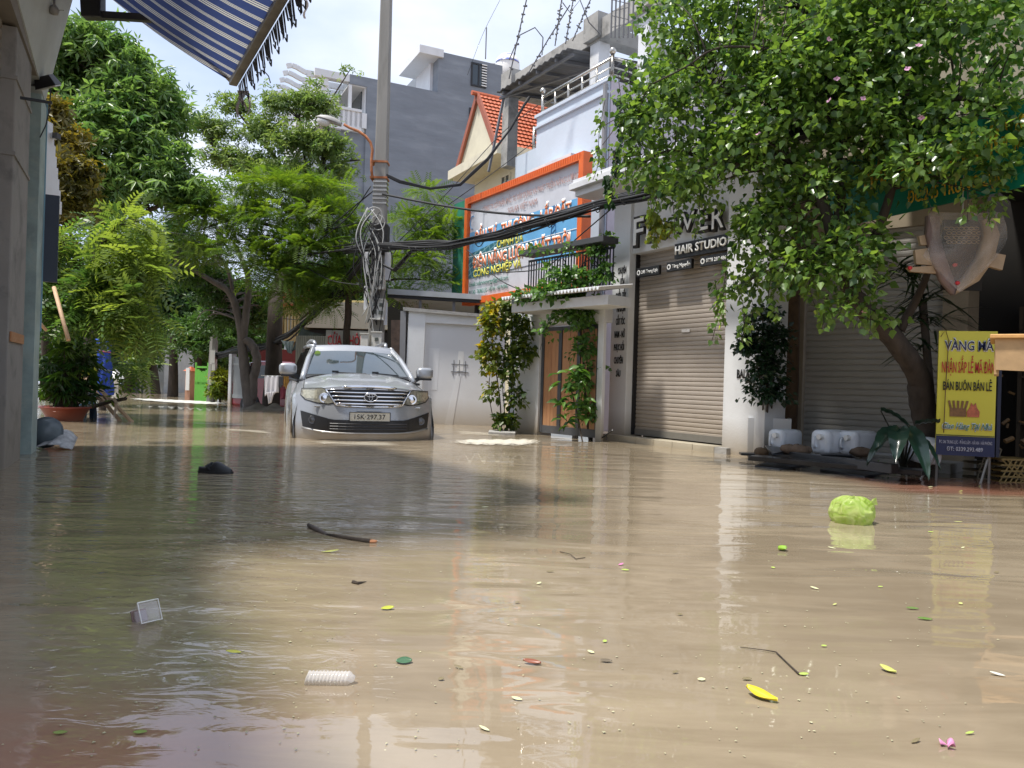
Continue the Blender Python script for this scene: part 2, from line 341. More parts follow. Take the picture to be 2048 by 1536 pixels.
# ================================================================== materials
white = M('white_paint', (.70, .71, .72), .55, var=.06, scale=1.5, dirt=.16, dscale=2.2, dcol=(.36, .35, .33), bump=.002, bscale=40, flood=.85)
white2 = M('old_white_paint', (.66, .67, .69), .6, var=.08, scale=1.1, dirt=.35, dscale=3, dcol=(.33, .32, .30), bump=.002, bscale=30, flood=.9)
cream = M('cream_plaster', (.60, .56, .43), .7, var=.1, scale=1, dirt=.25, dcol=(.28, .25, .2))
bluewash = M('pale_blue_plaster', (.53, .60, .69), .65, var=.06, scale=.8, dirt=.14, dscale=.9, dcol=(.33, .35, .40), bump=.003, bscale=14)
lilac = M('lilac_plaster', (.50, .46, .52), .7, var=.12, scale=.9, dirt=.45, dscale=1.2, dcol=(.30, .29, .32), bump=.004, bscale=10)
oldconc = M('weathered_concrete', (.36, .35, .33), .85, var=.2, scale=2, dirt=.8, dscale=2.6, dcol=(.10, .10, .095), bump=.006, bscale=16)
conc = M('pole_concrete', (.25, .24, .22), .85, var=.2, scale=3, dirt=.5, dscale=4, dcol=(.12, .115, .10), bump=.003, bscale=30, stretch=(1, 1, .12))
greyblk = M('grey_render', (.215, .24, .275), .8, var=.16, scale=.5, dirt=.5, dscale=.5, dcol=(.30, .33, .36), bump=.01, bscale=2, stretch=(1, 1, 4))
black = M('black_metal', (.018, .018, .02), .45, var=.2)
rubber = M('black_rubber', (.014, .014, .015), .55, var=.2, scale=20)
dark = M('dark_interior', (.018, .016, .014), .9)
steel = M('stainless_rail', (.55, .52, .47), .25, metal=.9, var=.1, scale=10)
rust = M('rusty_steel', (.36, .12, .04), .8, var=.4, scale=14, dirt=.5, dscale=9, dcol=(.55, .36, .22), bump=.002)
wood = M('weathered_wood', (.26, .15, .08), .7, var=.3, scale=6, stretch=(1, 1, 6), bump=.002)
plank = M('pale_timber', (.50, .33, .20), .65, var=.25, scale=9, stretch=(1, 8, 1), bump=.002)
bark = M('dark_bark', (.055, .042, .032), .9, var=.45, scale=9, bump=.012, bscale=22, stretch=(1, 1, .35))
barkg = M('grey_bark', (.13, .11, .095), .9, var=.4, scale=7, bump=.01, bscale=20, stretch=(1, 1, .4))
slatm = M('taupe_roller_slats', (.37, .325, .28), .5, var=.07, scale=1.2, dirt=.25, dscale=1.0, dcol=(.20, .16, .14), flood=.45, fz=.5, bump=.012, bscale=1.6)
slat2 = M('grey_roller_slats', (.36, .345, .32), .5, var=.08, scale=1.0, dirt=.2, dcol=(.2, .19, .17))
redtile = M('terracotta_roof', (.52, .13, .055), .6, var=.25, scale=5, dirt=.25, dscale=3, dcol=(.26, .07, .04))
glass = M('dark_window_glass', (.035, .05, .06), .08, var=.1, coat=.5)
orangep = M('orange_paint', (.72, .13, .02), .45, var=.12, scale=6, dirt=.2, dcol=(.5, .18, .08), dscale=6)
ivory = M('ivory_paint', (.62, .57, .44), .55, dirt=.15)
inkblack = M('black_letter_paint', (.012, .012, .013), .5); inkwhite = M('white_letter_paint', (.80, .80, .78), .5, var=.03)
navy = M('navy_paint', (.012, .02, .075), .5); yellowp = M('yellow_letter_paint', (.80, .60, .05), .5); redp = M('red_letter_paint', (.55, .03, .04), .5)
tanorange = M('tan_orange_wood_panel', (.50, .25, .12), .6, var=.14, scale=3, stretch=(6, 6, .6), dirt=.3, dscale=1.6, dcol=(.30, .10, .05), flood=.35, fz=.3)
# ================================================================== helpers for fronts
def shutter(F, x0, x1, z0, z1, ly, mat, parent, pitch=.066, name='roller_shutter', depth=.011):
    mb = MB(F); k = int((z1 - z0) / pitch); vs, fs = [], []
    prof = []
    for i in range(k + 1):
        z = z0 + i * pitch
        for (dy, dz) in ((.004, 0), (-depth * .7, pitch * .14), (-depth, pitch * .45), (-depth * .8, pitch * .8), (.004, pitch * .93)): 
            if z + dz <= z1: prof.append((ly + dy, z + dz))
    for (y, z) in prof: vs += [(x0, y, z), (x1, y, z)]
    fs = [(2 * i, 2 * i + 1, 2 * i + 3, 2 * i + 2) for i in range(len(prof) - 1)]
    mb.add(vs, fs); return mb.build(name, mat, parent)
def window(F, a, b, ly, parent, fr, gl, bars=1, name='window', dep=.06, fw=.06):
    x0, x1, z0, z1 = F.rect(a, b, ly); mb = MB(F)
    mb.box(x0, x1, ly - dep, ly - .002, z0, z0 + fw).box(x0, x1, ly - dep, ly - .002, z1 - fw, z1).box(x0, x0 + fw, ly - dep, ly - .002, z0 + fw, z1 - fw).box(x1 - fw, x1, ly - dep, ly - .002, z0 + fw, z1 - fw)
    for i in range(bars):
        xm = x0 + (x1 - x0) * (i + 1) / (bars + 1); mb.box(xm - fw / 2, xm + fw / 2, ly - dep, ly - .002, z0 + fw, z1 - fw)
    f = mb.build(name, fr, parent); MB(F).box(x0 + fw * .8, x1 - fw * .8, ly - dep * .5, ly - .004, z0 + fw * .8, z1 - fw * .8).build('pane', gl, f); return f
EA = (.51, -.86)
# ================================================================== HAIR SALON (frame A)
oA = G(1215, 878); A = Fr(oA, EA)
t = thing('shop_building', 'white hair studio front with closed taupe roller shutter and black lettering on its pillars', 'shop', oA)
px0 = A.pix(1216, 860)[0]; px1 = A.pix(1249, 860)[0]; sx1 = A.pix(1469, 860, .18)[0]; qx0 = sx1 - .02; qx1 = A.pix(1531, 860)[0]
ztop = A.pix(1290, 372)[1]; zsh = A.pix(1290, 505, .18)[1]
MB(A).box(px0, px1, 0, .34, -.3, ztop).build('pillar', white, t, bevel=.006)
MB(A).box(qx0, qx1, -.02, .34, -.3, ztop).build('pillar', white, t, bevel=.006)
MB(A).box(px1, qx0, .05, .34, zsh - .02, ztop).build('lintel', white, t)
c0 = A.pix(1150, 392, -.42)
mb = MB(A); mb.box(c0[0], qx1 + 1.2, -.42, .5, ztop, ztop + .10); mb.box(c0[0] - .06, qx1 + 1.2, -.5, .5, ztop + .10, ztop + .20); mb.box(c0[0] - .02, qx1 + 1.2, -.46, .5, ztop + .20, ztop + .26)
mb.build('cornice', white2, t, bevel=.008)
MB(A).box(px1 + .02, qx0, .34, 3.5, -.3, ztop - .01).build('rear_wall', white2, t)
shutter(A, px1, qx0, .10, zsh, .2, slatm, t, .062, depth=.008)
for q_ in (px1, qx0 - .014): MB(A).box(q_, q_ + .014, .12, .22, .1, zsh).build('shutter_rail', black, t)
MB(A).box(px1 + .04, qx0 - .04, .16, .2, .1, .19).build('bottom_rail', M('grey_bar', (.16, .15, .13), .5), t)
stm = M('cream_step_tiles', (.62, .58, .47), .4, dirt=.5, dscale=2.5, dcol=(.28, .26, .22), flood=.6, fz=.1)
mb = MB(A)
nx = 6
for i in range(nx):
    a = px0 + (qx0 - .05 - px0) * i / nx; b = px0 + (qx0 - .05 - px0) * (i + 1) / nx - .006
    mb.box(a, b, -.10, .12, -.3, .085)
mb.build('step', stm, t, bevel=.004)
MB(A).box(px0, qx0 + .15, -.09, .16, -.3, .079).build('step_base', oldconc, t)
# stickers on the shutter
stk = M('torn_label', (.72, .70, .68), .5, dirt=.4, dscale=20, dcol=(.4, .3, .3))
for (a, b) in (((1267, 861), (1290, 868)), ((1447, 880), (1466, 888)), ((1363, 659), (1379, 664))):
    x0, x1, z0, z1 = A.rect(a, b, .18); MB(A).box(x0, x1, .181, .187, z0, z1).build('sticker', stk, t)
# pillar words
def words(F, lst, ly, parent, mat, bold=.02):
    for (s, a, b) in lst:
        x0, x1, z0, z1 = F.rect(a, b, ly); text(s, ft(F, x0, ly, z0), x1 - x0, (z1 - z0) * 1.22, mat, parent, bold=bold, ext=.006)
words(A, [('CHUYÊN', (1236, 548), (1253, 535)), ('UỐN', (1240, 572), (1249, 558)), ('DUỖI - TẨY', (1232, 600), (1252.5, 586)), ('NHUỘM', (1234, 624), (1251, 610)),
          ('CẮT TÓC', (1232, 650), (1250, 638)), ('NAM - NỮ', (1229, 675.5), (1250, 663.5)), ('PHỤC HỒI', (1228, 701), (1248.5, 690)), ('CHUYÊN', (1228, 727), (1246, 716)), ('SÂU', (1232, 753), (1241, 743))], -.002, t, inkblack)
words(A, [('OMBRE', (1486, 647), (1512, 630)), ('BALAYAGE', (1474, 756), (1528, 742))], -.022, t, inkblack)
# FLOWER letters : black cut-out blocks with white faces
def letters3d(F, s, a, b, ly, parent, skew=0):
    x0, x1, z0, z1 = F.rect(a, b, ly)
    text(s, ft(F, x0, ly, z0), x1 - x0, z1 - z0, inkblack, parent, 'letter_block', bold=.045, ext=.05)
    text(s, ft(F, x0 + .012, ly - .052, z0 + .012), (x1 - x0) - .02, (z1 - z0) - .02, inkwhite, parent, 'letter_face', bold=.0, ext=.006)
lt = thing('shop_lettering', 'raised black and white FLOWER letters and small boards above the taupe shutter', 'sign', A.w(px1, -.05, zsh + .2))
for (s, a, b) in (('F', (1271, 494), (1294, 432)), ('L', (1297, 486), (1316, 440)), ('O', (1319, 481), (1344, 440)), ('W', (1347, 470), (1396, 420)), ('E', (1400, 465), (1424, 408)), ('R', (1428, 462), (1455, 405))): letters3d(A, s, a, b, -.02, lt)
x0, x1, z0, z1 = A.rect((1354, 508), (1457, 486), .0); z0 = A.pix(1354, 510, 0)[1]; z1 = z0 + .125; text('HAIR STUDIO', ft(A, x0, -.03, z0), x1 - x0, (z1 - z0) * .9, inkwhite, lt, bold=.02, ext=.012)
MB(A).box(x0 - .05, x1 + .05, .0, .048, z0 - .05, z1 + .03).build('backing_board', inkblack, lt)
for (s, a, b) in (('245 Trung Lực', (1273, 552), (1318, 535)), ('Tùng Nguyễn', (1333, 541), (1383, 523)), ('0778 287 486', (1400, 530), (1455, 512))):
    x0, x1, z0, z1 = A.rect(a, b, .0); z0 = A.pix(a[0], a[1] + 2, 0)[1]; z1 = z0 + .115; bd = MB(A).box(x0 - .005, x1, -.0, .05, z0 - .01, z1 + .01).build('info_board', inkblack, lt, bevel=.008)
    h = z1 - z0; MB(A).lathe([(0, -.004), (h * .33, -.004), (h * .33, -.001)], (x0 + h * .42, 0, z0 + h * .5), 16, 'y').build('icon_disc', inkwhite, bd)
    MB(A).lathe([(0, -.008), (h * .17, -.008), (h * .17, -.0045)], (x0 + h * .42, 0, z0 + h * .5), 12, 'y').build('icon_ring', inkblack, bd)
    text(s, ft(A, x0 + h * .95, -.001, z0 + h * .3), (x1 - x0) - h * 1.15, h * .42, inkwhite, bd, bold=.015)
# ================================================================== GATE (frame B)
oB = G(1042, 866); B = Fr(oB, (.625, -.78))
t = thing('garden_gate', 'tan orange wooden gate in dark frame beneath a scalloped white canopy', 'gate', oB)
x0 = B.pix(1078, 800)[0]; x1 = B.pix(1190, 800)[0]; zt = B.pix(1130, 652)[1]; xe = A.M.inverted() @ B.w(0, 0, 0)
xl = B.pix(1030, 800)[0]; xr = B.pix(1202, 850)[0]; xr2 = B.pix(1198, 600, -.62)[0]; xr3 = B.pix(1226, 540, .1)[0]; zc = B.pix(1100, 604)[1]
mb = MB(B); mb.box(xl, x0 - .02, 0, .3, -.3, zc).box(x1 + .02, xr, 0, .06, -.3, zc).box(x0 - .02, x1 + .02, 0, .3, zt + .04, zc); mb.build('surround', white, t, bevel=.006)
fm = M('dark_grey_frame', (.07, .075, .085), .5, dirt=.3, dcol=(.2, .18, .15))
mb = MB(B); wz = .05
xs = [x0 + (x1 - x0) * i / 3 for i in range(4)]
for x in xs: mb.box(x - .035, x + .035, .04, .09, .05, zt)
mb.box(x0, x1, .045, .085, .04, .16).box(x0, x1, .045, .085, zt - .06, zt); mb.build('gate_frame', fm, t)
for i in range(3):
    pb = MB(B)
    for j in range(4):
        a = xs[i] + .035 + (xs[1] - xs[0] - .07) * j / 4; b = xs[i] + .035 + (xs[1] - xs[0] - .07) * (j + 1) / 4 - .006; pb.box(a, b, .06 - .002 * (j % 2), .075, .16, zt - .06)
    pb.build('panel', tanorange, t)
# canopy with corrugated sheet edge
zc0 = B.pix(1105, 612, -.5)[1]
cx0 = B.pix(1018, 615, -.5)[0]; mb = MB(B); mb.box(cx0, xr2, -.45, .02, zc0 - .04, zc0 + .10); mb.build('canopy_slab', white2, t, bevel=.006)
mb = MB(B); n = 60; L = xr2 - cx0 + .05
mb.grid(lambda u, v: (cx0 - .05 + L * u, -.62 + .66 * v, zc0 + .17 + .10 * v + .022 * math.cos(u * n * math.pi)), n * 4, 2); mb.build('corrugated_sheet', white2, t, solid=.012)
# balcony railing above the gate
zr0 = B.pix(1100, 590, .1)[1]; zr1 = B.pix(1100, 508, .1)[1]; rx0 = B.pix(1058, 540, .1)[0]
r = thing('balcony_railing', 'black wrought iron railing with vines above the orange gate', 'railing', B.w(rx0, .1, zr0))
rx1 = xr3; mb = MB(B); k = 30
for i in range(k + 1):
    x = rx0 + (rx1 - rx0) * i / k; mb.box(x - .008, x + .008, .09, .106, zr0 + .05, zr1 - .06)
mb.build('baluster', M('wrought_iron', (.015, .02, .028), .5), r)
MB(B).box(rx0, rx1, .08, .12, zr0 + .02, zr0 + .05).box(rx0, rx1, .08, .12, zr1 - .08, zr1 - .05).build('rail', MC['wrought_iron'], r)
mb = MB(B)
for c in range(2):
    cx = rx0 + (rx1 - rx0) * (.42 + .33 * c); cz = (zr0 + zr1) / 2
    for s in (-1, 1):
        for q in range(3):
            pts = [(cx + s * (.03 + .11 * (q + 1) * math.sin(a) * (.35 + .65 * a / 3.1)), .085, zr0 + .08 + (zr1 - zr0 - .2) * (1 - math.cos(a)) / 2 * (1 - .18 * q)) for a in [j * 3.1 / 10 for j in range(11)]]
            mb.tube(pts, .009, 5)
mb.build('scrollwork', MC['wrought_iron'], r)
MB(B).box(rx0 - .02, rx1, -.12, .20, zr1 - .0, zr1 + .085).build('top_board', M('dark_grey_board', (.05, .052, .055), .6), r, bevel=.005)
# ================================================================== SHUTTER SHOP (frame D)
D = Fr((3.62, 9.62, 0), (1.06, -1.0))
t = thing('shop_building', 'shaded shop with wide grey roller shutter behind the leaning tree', 'shop', D.w(0, 0, 0))
x0 = D.pix(1604, 760)[0]; x1 = D.pix(1880, 760)[0]; zt = 3.35
shutter(D, x0, x1, .12, 2.75, .1, slat2, t, .074)
mb = MB(D); mb.box(x0 - .75, x0 - .02, .06, .5, -.3, 6.3).box(x0 - .02, x1 + .3, .04, .5, 2.75, 6.3).box(x1, x1 + .25, .02, .5, -.3, 2.75); mb.build('wall', M('stained_ochre_wall', (.30, .25, .18), .85, dirt=.5, flood=.4), t)
MB(D).box(x0 - .75, x1 + .25, -.5, .6, -.3, .10).build('plinth', oldconc, t)
for i in range(2): window(D, (1620 + i * 130, 200), (1700 + i * 130, 90), .04, t, white2, glass)
# dark open shop at the right edge
t = thing('shop_building', 'dark open shop front at the right edge of the street', 'shop', D.w(x1 + .3, 0, 0))
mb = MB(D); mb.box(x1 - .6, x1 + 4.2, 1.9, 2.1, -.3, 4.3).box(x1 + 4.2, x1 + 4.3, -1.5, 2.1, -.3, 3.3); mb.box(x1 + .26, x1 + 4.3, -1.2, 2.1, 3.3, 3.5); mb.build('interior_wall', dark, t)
MB(D).box(x1 + .26, x1 + 4.3, -.02, .1, 3.5, 6.5).build('upper_wall', MC['stained_ochre_wall'], t)
mb = MB(D)
for k in range(3): mb.box(x1 + .5, x1 + 2.6, 1.3, 1.75, .5 + .55 * k, .53 + .55 * k)
mb.box(x1 + .5, x1 + .54, 1.3, 1.75, .0, 1.9).box(x1 + 2.56, x1 + 2.6, 1.3, 1.75, 0, 1.9); mb.build('shelf', M('dark_shelf', (.05, .035, .02), .7), t)
# brown column left of the grey shutter
c = D.w(x0 - .16, -.12, 0)
MB().tube([c + Vector((0, 0, -.3)), c + Vector((.02, 0, 1.0)), c + Vector((.0, .01, 2.0)), c + Vector((.01, .02, 3.2))], [.15, .14, .145, .15], 10).build('tree_stump_post', M('brown_post', (.10, .06, .03), .85, var=.4, scale=8, bump=.01, dirt=.4, dcol=(.2, .13, .06)), None, smooth=True)
tag(bpy.context.scene.objects['tree_stump_post'], 'rough brown post standing between the white pillar and grey shutter', 'post')
# ================================================================== BLUE HOUSE (frame C)
oC = Vector((1.59, 13.9, 0)); C = Fr(oC, EA)
t = thing('town_house', 'pale blue house with rooftop railing behind the orange framed billboard', 'house', oC)
z1 = C.pix(1203, 166)[1]; xL = C.pix(1072, 300)[0]
zp2 = C.pix(1055, 297)[1]; xL2 = C.pix(1040, 330)[0]
Hh = C.pix(1200, 100)[1]
MB(C).box(xL, 0, 0, 7, -.3, z1).build('wall', bluewash, t)
MB(C).box(xL2 - .4, xL - .003, .12, 5, -.3, zp2).build('side_bay', bluewash, t)
MB(C).box(.001, .03, .03, 6.9, -.2, z1 - .02).build('gable_wall', lilac, t)
MB(C).box(xL - .02, .02, -.05, -.001, z1 - .26, z1 - .22).box(xL - .04, .04, -.04, .2, z1 - .03, z1 + .03).build('coping', bluewash, t)
x0, x1, z0, zz = C.rect((1090, 380), (1168, 300), 0)
z0 = C.pix(1130, 345)[1]
MB(C).box(x0 - .1, x1 + .12, -.38, -.002, z0, z0 + .14).build('window_hood', white2, t)
window(C, (1096, 410), (1160, 347), 0, t, white2, M('grey_blind', (.30, .29, .28), .6), 0)
MB(C).tube([C.w(0, 0, 0).to_tuple() and (-.02, -.06, -.2), (-.02, -.06, z1 - .1)], .045, 8).build('drain_pipe', M('grey_pipe', (.22, .22, .23), .5), t)
def rail(F, x0, y0, x1, y1, z, h, parent, nposts, balls=(0, 1)):
    mb = MB(F); a = Vector((x0, y0, z)); b = Vector((x1, y1, z)); up = Vector((0, 0, 1))
    mb.tube([a + up * h, b + up * h], .03, 8); mb.tube([a + up * h * .62, b + up * h * .62], .014, 6); mb.tube([a + up * h * .3, b + up * h * .3], .014, 6)
    for i in range(nposts + 1):
        p = a.lerp(b, i / nposts); r_ = .022 if i not in (0, nposts) else .035; mb.tube([p, p + up * (h + (.08 if i in (0, nposts) else 0))], r_, 8)
    for q in balls:
        p = (a, b)[q] + up * (h + .13); mb.lathe([(0, -.07), (.045, -.05), (.07, 0), (.045, .05), (0, .07)], p, 12)
    return mb.build('roof_railing', steel, parent, smooth=True)
rail(C, xL + .05, .1, -.05, .1, z1, .42, t, 5); rail(C, -.05, .1, -.05, 3.5, z1, .42, t, 4, ())
rail(C, xL2 + .05, .3, xL - .1, .3, zp2, .5, t, 3, ())
# rooftop concrete frame + sheet roof
def colz(px, py, ly): return C.pix(px, py, ly)
ya = .9; bz1 = C.pix(1190, 80, ya)[1]; 
xa = C.pix(1010, 190, ya)[0]; xb = C.pix(1187, 100, ya)[0]; xc = C.pix(1285, 60, ya)[0]
zb = bz1 - .05
fr_ = MB(C); fr_.box(xa - .1, xc + 2.2, ya, ya + .32, zb, zb + .42); fr_.box(xa - .1, xa + .2, ya, ya + 3.4, zb + .05, zb + .35).box(xb - .1, xb + .25, ya + .3, ya + 3.4, zb + .02, zb + .32); fr_.build('roof_beam', oldconc, t, bevel=.01)
for x in (xa, xb, xc): MB(C).box(x - .14, x + .16, ya + .02, ya + .3, z1 - .2, zb - .003).build('column', white2 if x != xa else oldconc, t)
for x in (xa + .2, xb, xc): MB(C).box(x - .24, x + .26, ya - .1, ya + .42, zb + .05, zb + .55).build('column_cap', oldconc, t)
MB(C).box(xa, xc, ya + 3.2, ya + 3.4, z1 - .1, zb).build('rear_wall', M('sooty_wall', (.12, .11, .10), .9, dirt=.5), t)
mb = MB(C); xs0 = xa + .55; xs1 = xb - .15; NS = 26
mb.grid(lambda u, v: (xs0 + (xs1 - xs0) * u, ya - .55 + 3.3 * v, zb - .18 + .30 * v + .02 * math.sin(u * NS * math.pi)), NS * 2, 2); mb.build('sheet_roof', M('zinc_sheet', (.16, .16, .165), .5, metal=.3, dirt=.4), t, solid=.01)
mb = MB(C); 
for k in range(4): x = xs0 + (xs1 - xs0) * (k + .3) / 4; mb.bar((x, ya - .5, zb - .24), (x, ya + 2.7, zb + .06), .05, .07)
for k in range(3): mb.bar((xs0, ya - .4 + k * 1.2, zb - .28 + .11 * k), (xs1, ya - .4 + k * 1.2, zb - .28 + .11 * k), .05, .05)
mb.bar((xs0 + .1, ya - .4, zb - .3), (xs0 + .1, .15, z1 - .6), .05, .05); mb.bar((xs0 - .0, ya - .45, zb - .3), (xs1 - .3, ya + .2, zb - .35), .05, .05); mb.build('roof_truss', M('grey_steel', (.16, .16, .17), .5), t)
mb = MB(C); mb.box(xb - 1.5, xb - .9, 2.4, 2.8, z1, z1 + .8).box(xb - .75, xb - .3, 2.0, 2.5, z1 + .2, z1 + .75); mb.build('stored_goods', M('blue_tarp_goods', (.06, .11, .33), .7, var=.4, scale=6), t, bevel=.05)
# barbed wire stays and rebar on that roof
wm = M('wire_steel', (.12, .12, .125), .5, var=.1); kn = M('snail_knots', (.10, .09, .085), .7)
bars = [((1018, 158), (1062, -40)), ((1056, 148), (1140, 10)), ((1110, 92), (1128, -30)), ((1131, 88), (1152, -30)), ((1145, 82), (1190, -20))]
for i, (a, b) in enumerate(bars):
    d0 = 14.6 + .3 * i; p = P(*a, d0); q = P(*b, d0 - .6); mb = MB(); mb.tube([p, p.lerp(q, .5) + Vector((0, 0, .03)), q], .012, 5)
    for k in range(9):
        c = p.lerp(q, .12 + .08 * k + random.uniform(-.02, .02)); dd = Vector((random.uniform(-1, 1), 0, random.uniform(-.4, .8))) * .05; mb.tube([c - dd, c + dd], [.022, .012], 5)
    o = mb.build('barbed_stay', wm, None, loc=p)
    tag(o, 'thin stay wire with dark knots rising from the concrete rooftop frame', 'wire', 'stay wires on the rooftop frame')
for k, (pts) in enumerate(([(1018, 120), (1040, 70), (1070, 55), (1086, 75), (1084, 110)], [(1125, 5), (1140, 25), (1160, 0), (1178, 45), (1200, 68)])):
    o = MB().tube([P(x, y, 14.6) for x, y in pts], .012, 5).build('loose_wire', wm, None, loc=P(*pts[0], 14.6)); tag(o, ['looped grey wire above the left of the sheet roof', 'curling grey wire high above the rooftop beam'][k], 'wire')
mb = MB()
for px in (1222, 1230, 1238, 1247, 1256, 1265): mb.tube([P(px, 75, 13.2), P(px + 4, -60, 13.2)], .016, 5)
for k in range(7): mb.tube([P(1222 + (k % 2) * 34, 55 - k * 16, 13.2), P(1256 - (k % 2) * 34, 47 - k * 16, 13.2)], .007, 4)
o = mb.build('rebar_cage', wm, None, loc=P(1240, 75, 13.2)); tag(o, 'bare steel reinforcement bars standing up from the concrete roof frame', 'rebar')
# ================================================================== BILLBOARD
oE = P(930, 612, 17.0); E = Fr((oE.x, oE.y, 0), (.52, -.86))
t = thing('billboard', 'large orange framed solar energy billboard with blue sky and panels', 'billboard', E.w(0, 0, E.pix(930, 612)[1]))
ex1 = E.pix(1172, 400)[0]; ezb = E.pix(928, 612)[1]; ezt = (E.pix(930, 400)[1] + E.pix(1172, 306)[1]) / 2; W_ = ex1; H_ = ezt - ezb
bw = .135
mb = MB(E); mb.box(0, W_, -.08, .12, ezb, ezb + bw).box(0, W_, -.08, .12, ezt - bw, ezt).box(0, bw, -.08, .12, ezb + bw, ezt - bw).box(W_ - bw, W_, -.08, .12, ezb + bw, ezt - bw); mb.build('frame', orangep, t)
mb = MB(E); k = 60
for i in range(k): x = .05 + (W_ - .1) * i / k; mb.box(x, x + .02, -.086, -.081, ezt - bw + .03, ezt - .01)
mb.build('frame_ribs', M('orange_shade_paint', (.62, .10, .015), .5), t)
def EB(x0, x1, z0, z1, mat, nm, y=-.02, parent=None): return MB(E).box(x0, x1, y, y + .015, z0, z1).build(nm, mat, parent or t)
face = MB(E).box(bw, W_ - bw, -.0, .03, ezb + bw, ezt - bw).build('board', M('pale_grey_board', (.56, .57, .62), .45, dirt=.1, dscale=2, dcol=(.4, .4, .42)), t)
iw = W_ - 2 * bw; ih = H_ - 2 * bw; zb_ = ezb + bw
skyb = M('printed_blue_sky', (.15, .42, .72), .4, var=.35, scale=.9)
MB(E).add([(bw, -.006, zb_ + ih * .22), (W_ - bw, -.006, zb_ + ih * .22), (W_ - bw, -.006, zb_ + ih * .70), (bw, -.006, zb_ + ih * .70)], [(0, 1, 2, 3)]).build('sky_print', skyb, face)
def panel_material():
    m, t_, b = newmat('printed_solar_cells'); n = t_.nodes.new; l = t_.links.new; co = n('ShaderNodeTexCoord'); mp_ = n('ShaderNodeMapping'); mp_.inputs['Rotation'].default_value = (math.radians(90), 0, 0)
    vm = n('ShaderNodeVectorMath'); vm.operation = 'DOT_PRODUCT'; vm.inputs[1].default_value = tuple(E.ex * .9 + Vector((0, 0, .5))); l(co.outputs['Object'], vm.inputs[0])
    vn = n('ShaderNodeVectorMath'); vn.operation = 'DOT_PRODUCT'; vn.inputs[1].default_value = tuple(E.ex * -.35 + Vector((0, 0, 1))); l(co.outputs['Object'], vn.inputs[0])
    cb = n('ShaderNodeCombineXYZ'); l(vm.outputs['Value'], cb.inputs[0]); l(vn.outputs['Value'], cb.inputs[1])
    br = n('ShaderNodeTexBrick'); br.offset = 0; br.inputs['Color1'].default_value = (.02, .10, .14, 1); br.inputs['Color2'].default_value = (.03, .14, .18, 1); br.inputs['Mortar'].default_value = (.25, .42, .46, 1)
    br.inputs['Scale'].default_value = 1; br.inputs['Mortar Size'].default_value = .008; br.inputs['Brick Width'].default_value = .19; br.inputs['Row Height'].default_value = .12; l(cb.outputs[0], br.inputs['Vector']); l(br.outputs['Color'], b.inputs['Base Color']); setp(b, Roughness=.35); return m
pnl = panel_material()
xm = bw + iw * .47
MB(E).add([(bw, -.011, zb_ + ih * .215), (xm, -.011, zb_ + ih * .215), (xm + iw * .05, -.011, zb_ + ih * .42), (xm + iw * .0, -.011, zb_ + ih * .52), (bw + iw * .30, -.011, zb_ + ih * .53), (bw, -.011, zb_ + ih * .47)], [(0, 1, 2, 3, 4, 5)]).build('solar_panel_print', pnl, face)
MB(E).add([(xm - iw * .05, -.013, zb_ + ih * .22), (xm + iw * .2, -.013, zb_ + ih * .22), (xm + iw * .14, -.013, zb_ + ih * .38), (xm + iw * .07, -.013, zb_ + ih * .38)], [(0, 1, 2, 3)]).build('house_print', MC['pale_grey_board'], face)
mb = MB(E)
for s in (-1, 1): mb.bar((bw + iw * .80 + s * .10, -.012, zb_ + ih * .38), (bw + iw * .80 + s * .01, -.012, zb_ + ih * .70), .012, .012)
for k in range(6): z = zb_ + ih * (.40 + .05 * k); q = .09 * (1 - k / 7); mb.bar((bw + iw * .8 - q, -.012, z), (bw + iw * .8 + q, -.012, z + ih * .04), .008, .008)
mb.build('pylon_print', M('pylon_blue', (.05, .16, .34), .5), face)
MB(E).box(bw, W_ - bw, -.016, -.012, zb_ + ih * .44, zb_ + ih * .447).build('white_line', inkwhite, face)
gry = M('grey_brown_ink', (.42, .26, .24), .5); orl = M('orange_letter_paint', (.72, .20, .07), .5); grn = M('green_ink', (.03, .20, .14), .5); yl2 = M('yellow_print', (.66, .62, .10), .5)
def bt(s, u0, u1, v, h, mat, bold=.01, halo=None):
    if halo: text(s, ft(E, bw + iw * u0 - .012, -.014, zb_ + ih * v - .012), iw * (u1 - u0) + .024, ih * h + .024, halo, face, bold=bold + .05, ext=.003)
    text(s, ft(E, bw + iw * u0, -.02, zb_ + ih * v), iw * (u1 - u0), ih * h, mat, face, bold=bold, ext=.003)
bt('CÔNG TY CỔ PHẦN ĐẦU TƯ XÂY DỰNG VÀ PHÁT TRIỂN NĂNG LƯỢNG', .14, .98, .865, .055, gry, .0)
bt('SOLAR VIỆT NAM', .40, .66, .765, .055, gry, .0)
bt('ĐẦU TƯ - THI CÔNG - LẮP ĐẶT', .06, .93, .585, .095, orl, .025, inkwhite)
bt('CHÌNH ĐÁ', .30, .55, .455, .08, yl2, .02)
bt('ĐIỆN NĂNG LƯỢNG MẶT TRỜI', .05, .93, .315, .10, orl, .025, inkwhite)
bt('CÔNG NGHIỆP VÀ', .06, .54, .215, .075, yl2, .03)
bt('Email: solarvnenergy@gmail.com', .0 + .02, .42, .125, .045, grn, .005)
bt('ĐC: 243 - TRUNG LỰC - HẢI AN - HẢI PHÒNG', .02, .42, .04, .045, grn, .005)
mb = MB(E); mb.tube([(bw + .12 + .10 * math.cos(a), -.012, zb_ + ih * .80 + .14 * math.sin(a)) for a in [math.radians(q) for q in range(60, 300, 20)]], .01, 4); mb.build('ring_logo', skyb, face)
